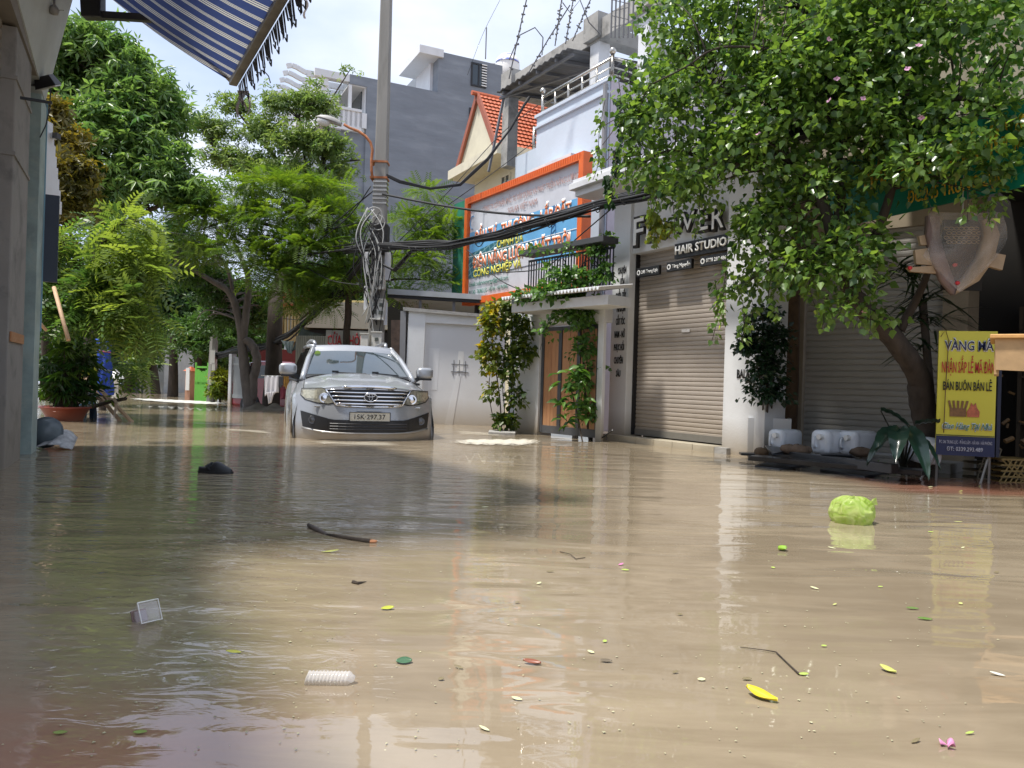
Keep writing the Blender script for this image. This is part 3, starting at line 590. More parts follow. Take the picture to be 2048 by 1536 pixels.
MB(E).bar((W_, .05, ezt - .4), (W_ + .55, .5, ezt - .4), .04, .04).bar((W_, .05, ezb + .8), (W_ + .55, .5, ezb + .8), .04, .04).bar((.3, .14, ezb), (.3, .14, -.3), .08, .08).bar((W_ - .3, .14, ezb), (W_ - .3, .14, -.3), .08, .08).build('mounting_arm', black, t)
MB(E).box(-1.0, W_ * .5, .16, .20, ezb + .3, ezt + .1).build('green_mesh', M('green_shade_net', (.02, .19, .12), .7, var=.3, scale=3), t)
# ================================================================== WHITE BOUNDARY WALL
def PW(x, y, d=14.4): return P(x, y, d)
t = thing('boundary_wall', 'white rendered boundary wall with a recessed panel to the right of the silver car', 'wall', G(890, 852))
def quadslab(pts, d, th, mat, nm, parent, bev=0):
    vs = [P(x, y, d) for x, y in pts]; vs += [v + Vector((.0, th, 0)) for v in vs]; n = len(pts)
    return MB().add(vs, [tuple(range(n)), tuple(range(2 * n - 1, n - 1, -1))] + [(i, i + n, (i + 1) % n + n, (i + 1) % n) for i in range(n)]).build(nm, mat, parent, bevel=bev)
quadslab([(818, 618), (852, 620), (838, 905), (804, 905)], 14.35, .25, white, 'pier', t)
quadslab([(852, 620), (1010, 636), (1010, 654), (851, 645)], 14.37, .25, white, 'top_band', t)
quadslab([(851, 645), (1010, 654), (1010, 905), (838, 905)], 14.43, .18, M('flat_grey_white', (.68, .69, .71), .6, var=.05, scale=1.2, dirt=.15, dcol=(.4, .4, .42), flood=.7), 'recessed_panel', t)
quadslab([(806, 614), (1012, 632), (1012, 638), (806, 621)], 14.30, .4, oldconc, 'coping', t)
quadslab([(812, 622), (806, 905), (795, 905), (801, 622)], 14.33, .3, M('grey_pipe', (.22, .22, .23), .5), 'drain_pipe', t)
mb = MB(); dd = 14.425
for (a, b) in (((903, 728), (936, 730)), ((902, 743), (937, 745)), ((908, 720), (906, 752)), ((919, 720), (918, 752)), ((931, 722), (930, 752))): mb.bar(P(*a, dd), P(*b, dd), .009, .009)
mb.build('wire_bracket', M('grey_steel', (.16, .16, .17), .5), t)
quadslab([(917, 702), (928, 703), (926, 742), (914, 742)], 14.425, .02, inkwhite, 'white_patch', t)
quadslab([(914, 748), (922, 749), (905, 850), (889, 849)], 14.425, .02, M('light_streak_white', (.72, .73, .75), .5, var=.03, flood=.6), 'painted_light_streak', t)  # slivers of light on the wall, painted in as whiter strips
quadslab([(859, 696), (879, 697), (874, 780), (855, 780)], 14.427, .02, MC['light_streak_white'], 'painted_light_streak', t)
# carport roof behind the wall
t = thing('carport', 'dark carport with flat pale roof edge behind the white wall', 'carport', G(860, 820))
quadslab([(775, 577), (975, 590), (975, 600), (775, 588)], 16.2, 4.5, M('pale_fascia', (.42, .45, .47), .6), 'roof', t)
quadslab([(775, 588), (985, 600), (985, 607), (775, 595)], 16.25, .1, black, 'beam', t)
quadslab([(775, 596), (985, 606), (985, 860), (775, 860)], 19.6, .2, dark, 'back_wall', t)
for x in (838, 905): quadslab([(x, 600), (x + 5, 600), (x + 3, 860), (x - 2, 860)], 16.3, .08, M('grey_steel', (.16, .16, .17), .5), 'post', t)
quadslab([(782, 640), (812, 640), (812, 860), (782, 860)], 15.6, .1, M('brown_slat_gate', (.08, .05, .035), .7, var=.5, scale=10), 'side_gate', t)
# ================================================================== VILLA
V = Fr((P(925, 335, 30).x, 30, 0), (.47, -.88))
t = thing('villa', 'cream villa with steep orange tiled gable roof beside the blue house', 'house', V.w(0, 0, 0))
xr_ = V.pix(997, 290)[0]; ze = (V.pix(925, 335)[1] + V.pix(997, 290)[1]) / 2; xm_ = xr_ * .5; zk = V.pix(956, 197)[1]; LN = 3.6
def tiles(x0, z0, x1, z1, y0, y1, nm, parent, rows=14, cols=22, name='roof_slope'):
    mb = MB(V); a = Vector((x0, 0, z0)); b = Vector((x1, 0, z1)); nrm = Vector((-(z1 - z0), 0, x1 - x0)).normalized()
    if nrm.z < 0: nrm = -nrm
    for r_ in range(rows):
        def fn(u, v, r_=r_):
            p = a.lerp(b, (r_ + v * 1.06) / rows); off = nrm * (.03 + .05 * (1 - v) + .025 * abs(math.sin(u * cols * math.pi))); return (p.x + off.x, y0 + (y1 - y0) * u, p.z + off.z)
        mb.grid(fn, cols * 3, 1)
    return mb.build(name, nm, parent)
ov = .0
tiles(xr_ + .15, ze - .15, xm_, zk, -.12, LN, redtile, t); tiles(-.15, ze - .15, xm_, zk, -.12, LN, redtile, t)
MB(V).add([(-.15, -.1, ze - .2), (xr_ + .15, -.1, ze - .2), (xm_, -.1, zk - .03)], [(0, 1, 2)]).build('gable', cream, t)
mb = MB(V); mb.bar((-.2, -.17, ze - .2), (xm_, -.17, zk), .1, .2).bar((xr_ + .2, -.17, ze - .2), (xm_, -.17, zk), .1, .2); mb.build('verge_board', M('brick_red_trim', (.30, .09, .05), .6), t)
MB(V).box(-.25, xr_ + .9, -.5, LN, ze - .55, ze - .2).build('eaves_slab', ivory, t); MB(V).box(.1, xr_ + 3.4, .5, LN, -.3, ze - .55).build('wall', cream, t)
MB(V).tube([(xm_, -.4, zk + .05), (xm_, LN, zk + .05)], .09, 8).build('ridge_tile', redtile, t)
tiles(xr_ + 3.6, ze - .15, xm_ + .8, zk - .5, 1.4, LN + 2, redtile, t, name='rear_roof_slope')
window(V, (1003, 400), (1022, 345), .5, t, ivory, glass)
# ================================================================== GREY BLOCK
g0 = P(700, 148, 36); Gy = Fr((g0.x, g0.y, 0), (.9, .436))
t = thing('apartment_building', 'tall grey rendered block with white balconies and pergola behind the power pole', 'building', Gy.w(0, 0, 0))
Zt = g0.z; xt0 = Gy.pix(876, 170)[0]; Zt2 = Gy.pix(885, 104)[1]; xbk = Gy.pix(732, 250)[0]; zfl = Gy.pix(722, 262)[1]; zrec = Gy.pix(715, 170)[1]; xend = Gy.pix(1290, 300)[0]
MB(Gy).box(xbk, xt0, 0, 9, -.3, Zt).build('grey_wall', greyblk, t)
MB(Gy).box(xt0 + .001, xend, 0, 9, -.3, Zt2).build('grey_tower', greyblk, t)
xlo = Gy.pix(645, 330)[0]
MB(Gy).box(xlo, xbk - .001, .1, 9, -.3, zfl - .1).build('lower_wall', greyblk, t)
MB(Gy).box(0, xbk, -.001, 9, zrec, Zt).build('roof_slab_edge', greyblk, t)
MB(Gy).box(-.02, xbk - .01, .05, 9.1, zrec - .05, zrec - .002).build('soffit', white, t)
MB(Gy).box(xbk - .08, xbk - .004, .12, 8.9, zfl, zrec - .05).build('recess_wall', white, t)
mb = MB(Gy); gx = xbk - .08
mb.box(gx - .05, gx - .003, .6, 2.6, zfl + .1, zfl + 2.3).box(gx - .05, gx - .003, 3.2, 4.6, zfl + .1, zfl + 2.1); mb.build('glass_door', glass, t)
MB(Gy).box(-.02, .12, .02, .18, zfl, zrec - .05).build('corner_post', white, t)
xp0 = Gy.pix(722, 240)[0]; mb = MB(Gy); pz = zfl + .95
mb.box(xlo - .3, xp0, -.12, .0, zfl - .1, zfl + .12).box(xlo - .3, xp0, -.15, .03, pz - .12, pz); k = 9
for i in range(k): x = xlo - .2 + (xp0 - xlo + .1) * i / (k - 1); mb.box(x, x + .35, -.1, -.02, zfl + .12, pz - .12)
mb.box(xlo - .35, xlo - .2, -.1, 9, zfl - .1, pz); mb.build('balcony_parapet', white, t)
# pergola running out to the left
mb = MB(Gy)
xp = Gy.pix(575, 170)[0]
for k in range(9):
    y = .3 + k * .95; z = Zt - .35
    mb.add([(0, y, z + .28), (0, y + .12, z + .28), (0, y + .12, z), (0, y, z), (xp + .9, y, z + .26), (xp + .9, y + .12, z + .26), (xp + .9, y + .12, z - .02), (xp + .9, y, z - .02)], [(0, 4, 5, 1), (3, 2, 6, 7), (0, 3, 7, 4), (1, 5, 6, 2)])
    pts = [(xp + .9 - .9 * a, z + .14 + .22 * math.sin(a * 3.0) * a + .1 * a) for a in (0, .25, .5, .75, 1.0)]
    for (a, b) in zip(pts[:-1], pts[1:]): mb.bar((a[0], y + .06, a[1]), (b[0], y + .06, b[1]), .12, .2)
mb.build('pergola_rafter', white, t)
MB(Gy).box(xp + 1.6, xp + 1.85, .1, 8.9, Zt - .7, Zt - .36).build('pergola_beam', white, t)
for y in (.2, 3.5, 7): MB(Gy).box(xp + 1.55, xp + 1.9, y, y + .35, zfl - .1, Zt - .7).build('pergola_column', white, t)
MB(Gy).box(xp + 1.2, 0, 0.02, .2, Zt - .35, Zt - .02).build('pergola_fascia', white, t)
# stair tower recess
xw0 = Gy.pix(836, 150)[0]
MB(Gy).box(xw0, xt0 + .2, -.15, 3.2, Zt2 - .32, Zt2 + .06).build('tower_slab', white, t); MB(Gy).box(xw0 + .9, xt0, .8, 3.0, Zt, Zt2 - .32).build('tower_room', white, t)
MB(Gy).box(xw0 + 1.2, xw0 + 1.9, .74, .797, Zt + .2, Zt + 2).build('tower_door', glass, t)
for (a, b) in (((941, 171), (973, 131)), ((937, 262), (952, 218)), ((937, 366), (963, 345))):
    f = window(Gy, a, b, 0, t, black, glass, 1, fw=.08); x0, x1, z0, z1 = Gy.rect(a, b, 0); mb = MB(Gy)
    for k in range(9): z = z0 + (z1 - z0) * (k + .5) / 9; mb.box(x0 + (x1 - x0) * .68, x1, -.1, -.07, z, z + (z1 - z0) * .045)
    mb.build('louvre', inkwhite, f)
# water tank on the grey block
tk = P(1015, 128, 40)
t = thing('water_tank', 'white rooftop water tank with blue band on the grey block', 'tank', tk)
MB().tube([tk + Vector((-1.2, 0, 0)), tk + Vector((-.62, 0, 0))], .02, 6).build('pipe', steel, t)
MB().lathe([(.78, -1.2), (.80, -.4), (.80, -.05), (.74, .18), (.5, .42), (.2, .52), (0, .54)], tk, 28, sx=.8, sy=.8).build('shell', inkwhite, t, smooth=True)
MB().add([tuple(tk + Vector((.66 * math.sin(a) * (1 - .35 * q), -.66 * math.cos(a) * (1 - .35 * q) - .015, -.02 + .4 * q))) for q in (0, 1) for a in [math.radians(d) for d in range(-75, 76, 15)]], [(i, i + 1, i + 12, i + 11) for i in range(10)]).build('blue_band', M('tank_blue', (.06, .09, .35), .4), t, smooth=True)
text('SƠN HÀ', Matrix.Translation(tk + Vector((-.36, -.62, .02))) @ Matrix.Rotation(math.radians(-20), 4, 'X'), .72, .2, inkwhite, t, bold=.03)
o = MB().tube([P(971, 118, 38), P(973, 55, 38)], .03, 5).build('antenna', wm, None, loc=P(971, 118, 38)); tag(o, 'thin lightning rod on the roof of the grey block', 'antenna')
# ================================================================== YELLOW BALCONY HOUSE, RED SHED, BANNER
def FB(x, d, ex): p = P(x, 768, d); return Fr((p.x, d, 0), ex)
H1 = FB(560, 24, (1, -.05))
t = thing('town_house', 'small ochre house with curved balcony and red tiles behind the thick dark trunk', 'house', H1.w(0, 0, 0))
x0, x1, z0, z1 = H1.rect((560, 860), (600, 612)); MB(H1).box(x0, x1 + 3.4, .8, 5, -.3, z1 + .3).build('wall', M('ochre_wall', (.55, .44, .20), .7, dirt=.4), t)
zz0 = H1.pix(560, 652)[1]; zz1 = H1.pix(560, 618)[1]
mb = MB(H1); mb.box(x0, x1, -.2, .8, zz0 - .5, zz0 - .3).box(x0, x1, -.2, -.05, zz1 - .15, zz1 + .25)
for k in range(6): x = x0 + (x1 - x0) * k / 5; mb.box(x, x + .06, -.18, -.08, zz0 - .3, zz1 - .1)
mb.build('balcony', MC['ochre_wall'], t)
zr = H1.pix(560, 600)[1]; mb = MB(H1)
for k in range(5): mb.box(x0 - .2, x1 + .2, -.4 + .25 * k, -.1 + .25 * k, zr - .2 + .14 * k, zr - .14 + .14 * k)
mb.build('tiled_roof', redtile, t)
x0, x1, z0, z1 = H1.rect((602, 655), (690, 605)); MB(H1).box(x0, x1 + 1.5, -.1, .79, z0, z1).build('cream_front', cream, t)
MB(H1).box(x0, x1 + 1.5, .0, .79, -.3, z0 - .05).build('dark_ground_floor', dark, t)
H2 = FB(640, 18.5, (1, -.1))
t = thing('banner', 'pale shop banner with worn red lettering just above the car roof', 'banner', H2.w(0, 0, 1.0))
x0, x1, z0, z1 = H2.rect((651, 700), (737, 662)); MB(H2).box(x0, x1, 0, .05, z0 - .3, z1).build('board', M('faded_banner', (.42, .42, .42), .6, dirt=.4), t); text('CỬA NHÔM', ft(H2, x0 + .04, -.005, z0 + .12), (x1 - x0) * .88, (z1 - z0) * .5, redp, t, bold=.02)
mb = MB(H2); mb.box(x0 + .1, x0 + .16, .02, .04, -.2, z0 - .3).box(x1 - .16, x1 - .1, .02, .04, -.2, z0 - .3); mb.build('leg', black, t)
H3 = FB(500, 22.5, (1, 0)); t = thing('shed', 'low red walled shed with barred opening behind the twisted tree', 'shed', H3.w(0, 0, 0))
x0, x1, z0, z1 = H3.rect((505, 810), (600, 700)); MB(H3).box(x0, x1, 0, 2, z1 - .75, z1).build('red_wall', M('deep_red_paint', (.13, .015, .013), .6), t); MB(H3).box(x0, x1, .1, 2, -.3, z1 - .76).build('grey_wall', oldconc, t)
mb = MB(H3)
for k in range(12): mb.box(x0 + (x1 - x0) * k / 12, x0 + (x1 - x0) * (k + .45) / 12, -.02, .02, z1 - 1.4, z1 - .8)
for k in range(3): mb.box(x0, x1, -.03, .03, z1 - 1.4 + .25 * k, z1 - 1.36 + .25 * k)
mb.build('grille', MC['white_paint'], t)
H5 = FB(596, 17, (1, -.3)); t = thing('metal_fence', 'corrugated pale metal fence panel behind the left of the car', 'fence', H5.w(0, 0, 0))
x0, x1, z0, z1 = H5.rect((588, 800), (655, 672)); MB(H5).grid(lambda u, v: (x0 + (x1 - x0) * u, .03 * math.sin(u * 90), -.2 + (z1 + .2) * v), 120, 1).build('panel', M('olive_sheet', (.30, .30, .25), .6, dirt=.4), t)
# dark green tarpaulin hanging above the clothes line
def cloth(name, pts4, mat, label, cat, nu=14, nv=12, sag=.1, wav=.03, hem=0, parent=None):
    a, b, c, d = [Vector(p) for p in pts4]
    def fn(u, v):
        p = a.lerp(b, u).lerp(d.lerp(c, u), v); p = p + Vector((0, wav * math.sin(u * 19 + v * 2) * (.3 + v), -sag * math.sin(math.pi * u) * (1 - v * .3) + hem * math.sin(u * 9) * v)); return p
    o = MB().grid(fn, nu, nv).build(name, mat, parent, smooth=True, solid=.006)
    if label: tag(o, label, cat)
    return o
cloth('tarpaulin', [P(602, 653, 18), P(652, 668, 17.6), P(640, 672, 17.8), P(583, 703, 18)], M('dark_green_tarp', (.025, .04, .03), .7), 'dark green tarpaulin slung from the cables left of the car roof', 'tarpaulin', sag=.05)
cloth('cloth_scrap', [P(562, 680, 18.1), P(588, 682, 18.1), P(583, 707, 18), P(575, 704, 18)], M('grey_green_cloth', (.30, .36, .35), .8), 'grey green rag hanging from the bundle by the dark trunk', 'rag', sag=.02)
# ================================================================== FAR END OF THE STREET
def simple_house(name, label, cat, a, b, d, mat, ex=(1, 0), dep=5, roof=None):
    F_ = FB(a[0], d, ex); x0, x1, z0, z1 = F_.rect(a, b); t_ = thing(name, label, cat, F_.w(0, 0, 0)); MB(F_).box(x0, x1, 0, dep, -.3, z1).build('wall', mat, t_)
    if roof: MB(F_).hexa([(x0 - .2, -.4, z1), (x1 + .2, -.4, z1), (x1 + .2, dep, z1), (x0 - .2, dep, z1), (x0 + .5, dep * .4, z1 + .9), (x1 - .5, dep * .4, z1 + .9), (x1 - .5, dep * .6, z1 + .9), (x0 + .5, dep * .6, z1 + .9)]).build('roof', roof, t_)
    return t_, F_, (x0, x1, z0, z1)
t_, F_, r_ = simple_house('town_house', 'grey white house with upper window at the far end of the street', 'house', (290, 792), (330, 690), 33, M('far_white', (.5, .52, .54), .7, dirt=.3))
window(F_, (297, 738), (312, 700), 0, t_, MC['far_white'], glass, 0); 
MB(F_).box(r_[0] - .2, r_[1] + .3, -.9, 0, 2.35, 2.5).build('porch_roof', M('far_green', (.10, .16, .15), .6), t_); MB(F_).box(r_[0] + .3, r_[1] - .4, -.02, .05, .3, 2.1).build('doorway', dark, t_); MB(F_).box(r_[0], r_[0] + .3, -.85, -.6, -.2, 2.35).box(r_[1] - .3, r_[1], -.85, -.6, -.2, 2.35).build('porch_post', M('far_green_grey', (.2, .25, .25), .6), t_)
mb = MB(F_); mb.box(r_[0] + .35, r_[0] + .75, -.9, -.7, -.2, .7).box(r_[1] - 1, r_[1] - .55, -.9, -.7, -.2, .7); mb.build('gate_pillar', ivory, t_)
simple_house('boundary_wall', 'low dark grey wall at the far left end of the street', 'wall', (247, 795), (275, 763), 31, M('far_grey_wall', (.10, .10, .11), .8), dep=.2)
t_, F_, r_ = simple_house('gate_pillar', 'far white gate post with pyramid cap beside the blue tarpaulin', 'pillar', (224, 790), (230, 757), 33, inkwhite, dep=.3); MB(F_).hexa([(r_[0] - .2, -.2, r_[3]), (r_[1] + .2, -.2, r_[3]), (r_[1] + .2, .5, r_[3]), (r_[0] - .2, .5, r_[3]), (r_[0] + .05, .1, r_[3] + .4), (r_[1] - .05, .1, r_[3] + .4), (r_[1] - .05, .2, r_[3] + .4), (r_[0] + .05, .2, r_[3] + .4)]).build('cap', inkwhite, t_)
t_, F_, r_ = simple_house('gate_pillar', 'salmon brick gate pillar with small red roof beside the green gate', 'pillar', (369, 805), (381, 742), 24, M('salmon_brick', (.50, .28, .19), .7, dirt=.3), dep=.5, roof=None)
MB(F_).hexa([(r_[0] - .05, -.06, r_[3]), (r_[1] + .05, -.06, r_[3]), (r_[1] + .05, .55, r_[3]), (r_[0] - .05, .55, r_[3]), (r_[0] + .07, .2, r_[3] + .14), (r_[1] - .07, .2, r_[3] + .14), (r_[1] - .07, .3, r_[3] + .14), (r_[0] + .07, .3, r_[3] + .14)]).build('cap', redtile, t_)
MB(F_).box(r_[0] + .04, r_[0] + .15, -.06, -.003, .3, 1.0).build('letter_plate', inkwhite, t_)
t_, F_, r_ = simple_house('boundary_wall', 'salmon wall section right of the brick gate pillar', 'wall', (382, 805), (391, 748), 24.4, MC['salmon_brick'], dep=.25)
# green gate
F_ = FB(391, 23.5, (1, -.5)); x0, x1, z0, z1 = F_.rect((391, 806), (417, 742)); gm = M('lime_green_gate', (.13, .32, .045), .5, dirt=.1)
t_ = thing('metal_gate', 'bright lime green sheet metal gate far down the street', 'gate', F_.w(0, 0, 0)); MB(F_).box(x0, x1, 0, .04, -.1, z1).build('leaf_panel', gm, t_)
mb = MB(F_)
for k in range(9): x = x0 + (x1 - x0) * k / 8; mb.box(x - .03, x + .03, -.03, -.001, -.1, z1 + (.25 if k in (0, 8) else .05 * math.sin(k)))
mb.box(x0, x1, -.03, -.001, .5, .58).box(x0, x1, -.03, -.001, 1.0, 1.06); mb.build('bar', M('lime_green_bar', (.10, .34, .03), .5), t_)
# white ornamental fence right of the shrub
F_ = FB(455, 20.8, (1, -.7)); x0, x1, z0, z1 = F_.rect((455, 812), (487, 708)); t_ = thing('metal_fence', 'tall white ornamental fence with grey bars behind the red car', 'fence', F_.w(0, 0, 0))
MB(F_).box(x0, x0 + .12, 0, .15, -.3, z1).build('fence_post', white, t_); mb = MB(F_)
for k in range(14): x = x0 + .15 + (x1 - x0) * k / 14; mb.box(x, x + .035, .05, .08, .2, z1 - .08)
mb.box(x0, x1 + .2, .04, .09, z1 - .3, z1 - .24).box(x0, x1 + .2, .04, .09, .2, .3); mb.build('bars', M('far_silver', (.40, .42, .42), .5), t_)
MB(F_).box(x0 + .12, x1 + .3, .3, .4, -.3, z1 * .45).build('low_wall', oldconc, t_)
# distant second pole with its boxes
p0 = G(421, 806)
t_ = thing('utility_pole', 'distant concrete utility pole with white meter boxes beside the green gate', 'pole', p0)
zt_ = 5.0; MB().tube([p0 + Vector((0, 0, -.3)), p0 + Vector((.12, 0, zt_))], [.13, .10], 8).build('shaft', conc, t_)
for (a, b) in (((420, 728), (430, 701)), ((423, 741), (430, 727)), ((417, 770), (423, 760))):
    F_ = Fr((p0.x, p0.y - .2, 0), (1, 0)); x0, x1, z0, z1 = F_.rect(a, b); MB(F_).box(x0, x1, 0, .18, z0, z1).build('meter_box', M('meter_box_ivory', (.55, .54, .50), .5), t_)
# ================================================================== LEFT SHOP BUILDING
oL = G(0, 945); Lf = Fr(oL, (-.433, .90))
t = thing('shop_building', 'worn grey shop front with roller shutter and peeling pilaster at the left edge', 'shop', oL)
peel = M('peeling_grey_paint', (.25, .235, .215), .75, var=.12, scale=2, dirt=.85, dscale=2.4, dcol=(.10, .095, .09), bump=.004, bscale=12, flood=.35, fz=.6)
tealp = M('faded_teal_post', (.30, .38, .36), .6, var=.3, scale=4, dirt=.6, dscale=5, dcol=(.42, .45, .38))
def lx(x, y, ly=0): return Lf.pix(x, y, ly)[0]
def lz(x, y, ly=0): return Lf.pix(x, y, ly)[1]
p0x = lx(10, 880); p1x = lx(41, 880); q0 = lx(53, 880); q1 = lx(64, 880)
zt_ = lz(50, 96)
shutter(Lf, p0x - 3.2, p0x, -.1, zt_ + .6, .12, M('tan_left_slats', (.27, .23, .185), .55, dirt=.3, dcol=(.15, .13, .1)), t, .085, depth=.02)
MB(Lf).box(p0x, p1x, 0, .3, -.3, zt_).build('pilaster', peel, t, bevel=.01)
for z in (zt_ - .42, zt_ - 1.02): MB(Lf).box(p0x - .01, p1x + .01, -.012, .1, z, z + .03).build('pilaster_band', peel, t)
MB(Lf).box(p0x + .05, p1x - .1, -.016, -.003, lz(20, 683), lz(20, 663)).build('torn_sticker', M('torn_brown_sticker', (.40, .18, .07), .6, dirt=.5, dscale=25, dcol=(.6, .5, .4)), t)
MB(Lf).box(p1x + .003, q0, .12, .3, -.3, zt_ + 1.2).build('dark_gap', dark, t)
MB(Lf).box(q0, q1, -.04, .1, -.3, lz(60, 150)).build('corner_post', tealp, t, bevel=.004)
MB(Lf).box(q1 - .003, q1 + .02, -.05, .12, lz(66, 660), lz(66, 150)).build('blue_trim', M('sky_blue_trim', (.20, .36, .46), .6, dirt=.3), t)
MB(Lf).box(q1 + .02, q1 + .5, .10, 6, -.3, 6.5).build('side_wall', M('grey_side', (.2, .2, .2), .7), t)
zh = zt_ - .02
MB(Lf).box(p0x - 3.4, q0 + .05, -.01, .5, zt_ + .02, zt_ + .55).build('header_beam', M('dusty_beam', (.22, .195, .165), .7, dirt=.4, dscale=2), t)
MB(Lf).hexa([(p0x - 3.4, -.02, zt_ + .5), (q1 + .06, -.02, lz(66, 150)), (q1 + .06, .1, lz(66, 150)), (p0x - 3.4, .1, zt_ + .5), (p0x - 3.4, -.32, zt_ + 1.7), (q1 + .06, -.32, zt_ + 1.5), (q1 + .06, .1, zt_ + 1.5), (p0x - 3.4, .1, zt_ + 1.7)]).build('slanted_fascia', M('pale_fascia_panel', (.46, .49, .48), .5, dirt=.15), t)
MB(Lf).box(p0x - 3.4, q1 + .5, .1, 6, zt_ + 1.5, 8).build('upper_wall', white2, t)
MB(Lf).box(p0x - 3.4, p0x, .16, 6, -.3, zt_ + .6).build('inner_wall', dark, t)
MB(Lf).box(p0x - 12, p0x - 3.42, .0, 5, -.3, 3.2).build('unseen_shade_wing', white2, t)  # unseen block added towards the camera, its height set to shade the lower-left water
# hooks, bell under the eaves
mb = MB(Lf); mb.bar((p0x + .02, -.03, lz(8, 143)), (p0x + .02, -.25, lz(8, 143)), .02, .02); mb.build('hook', black, t)
# louvre sign behind the post
bx0 = q1 + .02; t2 = thing('louvre_sign', 'dark blue louvred sign board with stepped white edge behind the corner post', 'sign', Lf.w(bx0, -.1, 1.8))
zA = lz(72, 560); zB = lz(72, 330); ww = .14
MB(Lf).box(bx0, bx0 + .05, -.17, -.02, zA, zB - .2).build('panel', M('slate_blue_panel', (.035, .045, .07), .5), t2)
for k in range(8):
    c_ = P(76 + 2.6 * k, 232 + k * 23, 8.3); MB().box(c_.x - .014, c_.x + .014, c_.y - .05, c_.y + .25, c_.z - .14, c_.z).build('white_slat', white, t2)
# flood light and bell lamp
fl = P(92, 168, 7.3); t2 = thing('flood_light', 'black flood lamp with pale lens on the left shop wall', 'lamp', fl)
MB().bar(fl + Vector((-.22, .05, .08)), fl + Vector((-.02, 0, .03)), .03, .03).bar(fl + Vector((-.22, .05, .02)), fl + Vector((-.02, 0, -.02)), .03, .03).build('bracket', black, t2)
Mf = Matrix.Translation(fl) @ Matrix.Rotation(math.radians(-16), 4, 'Y') @ Matrix.Rotation(math.radians(25), 4, 'X')
MB(Mf).hexa([(-.09, -.07, -.03), (.11, -.07, -.03), (.11, .08, -.03), (-.09, .08, -.03), (-.06, -.05, .07), (.08, -.05, .07), (.08, .06, .07), (-.06, .06, .07)]).build('housing', black, t2, bevel=.006)
MB(Mf).box(-.08, .10, -.06, .07, -.042, -.031).build('lens', M('lamp_lens', (.55, .55, .5), .3), t2)
o = MB().tube([P(101, 178, 7.25), P(100, 215, 7.25), P(92, 250, 7.25), P(80, 275, 7.25)], .006, 5).build('lamp_cable', black, None, loc=P(101, 178, 7.25)); tag(o, 'black lead hanging in a curve below the flood lamp', 'cable')
bl = P(108, 20, 7.0); t2 = thing('bell_lamp', 'small grey bell shaped fitting hanging from the eaves at top left', 'lamp', bl)
MB().lathe([(0, -.05), (.035, -.035), (.045, 0), (.03, .03), (.01, .05), (.01, .12)], bl, 14).build('shade', M('grey_fitting', (.25, .24, .23), .5), t2, smooth=True); MB().bar(bl + Vector((0, 0, 0)), bl + Vector((.09, 0, .0)), .006, .006).build('pin', steel, t2)
lp = P(96, 272, 8.5); t2 = thing('wall_lamp', 'grey bracket arm lamp on the wall before the brown leaved tree', 'lamp', lp)
MB().bar(P(74, 269, 8.5), P(112, 273, 8.5), .05, .06).build('arm', white, t2); MB().box(lp.x + .07, lp.x + .12, lp.y - .04, lp.y + .04, lp.z - .03, lp.z + .03).build('tip', black, t2)
# ================================================================== AWNING
aT = P(466, 166, 8.7); hB = Vector((-4.62, 7.72, 4.92)); sdir = Vector((.5, -.866, 0)); LA = 4.6
t = thing('awning', 'retractable awning with navy and cream stripes and a torn black fringe', 'awning', hB)
def awning_mat():
    m, tt, b = newmat('striped_awning_cloth'); n = tt.nodes.new; l = tt.links.new; co = n('ShaderNodeTexCoord'); vm = n('ShaderNodeVectorMath'); vm.operation = 'DOT_PRODUCT'; vm.inputs[1].default_value = tuple(sdir); l(co.outputs['Object'], vm.inputs[0])
    md = n('ShaderNodeMath'); md.operation = 'MULTIPLY'; md.inputs[1].default_value = 1 / .235; l(vm.outputs['Value'], md.inputs[0]); fr = n('ShaderNodeMath'); fr.operation = 'FRACT'; l(md.outputs[0], fr.inputs[0])
    r = n('ShaderNodeValToRGB'); r.color_ramp.interpolation = 'CONSTANT'; nv = (.035, .055, .15, 1); cr = (.55, .53, .45, 1); e = r.color_ramp.elements; e[0].position = 0; e[0].color = nv; e[1].position = .52; e[1].color = cr
    for p_, c_ in ((.60, nv), (.66, cr), (.74, nv), (.80, cr), (.86, nv)): q = e.new(p_); q.color = c_
    l(fr.outputs[0], r.inputs[0]); l(r.outputs[0], b.inputs['Base Color']); setp(b, Roughness=.8)
    tr = n('ShaderNodeBsdfTranslucent'); l(r.outputs[0], tr.inputs[0]); mxs = n('ShaderNodeMixShader'); mxs.inputs[0].default_value = .45; o_ = tt.nodes['Material Output']; l(b.outputs[0], mxs.inputs[1]); l(tr.outputs[0], mxs.inputs[2]); l(mxs.outputs[0], o_.inputs[0]); return m
MB().grid(lambda u, v: hB.lerp(aT, v) + sdir * (LA * u) + Vector((0, 0, -.16 * math.sin(math.pi * v) * (.4 + u * 1.2) + .01 * math.sin(u * 60))), 60, 10).build('canopy', awning_mat(), t, smooth=True)
barm = M('weathered_alu', (.24, .22, .19), .5, metal=.3, var=.25, scale=6)
MB().bar(aT, aT + sdir * LA, .09, .07).build('front_bar', barm, t, bevel=.01)
mb = MB()
for k in range(60):
    u = k / 60 * LA; p = aT + sdir * u + Vector((.06, -.0, -.03)); h = .16 + .06 * math.sin(k * 1.7) + .04 * random.random(); q = p + sdir * .07
    mb.add([p, q, q + Vector((.03, 0, -h)), p + Vector((.03, 0, -h * random.uniform(.7, 1.1)))], [(0, 1, 2, 3)])
    if k % 2: mb.tube([p + Vector((.03, 0, -h)), p + sdir * .04 + Vector((.04, 0, -h - .05)), p + sdir * .08 + Vector((.03, 0, -h))], .008, 4)
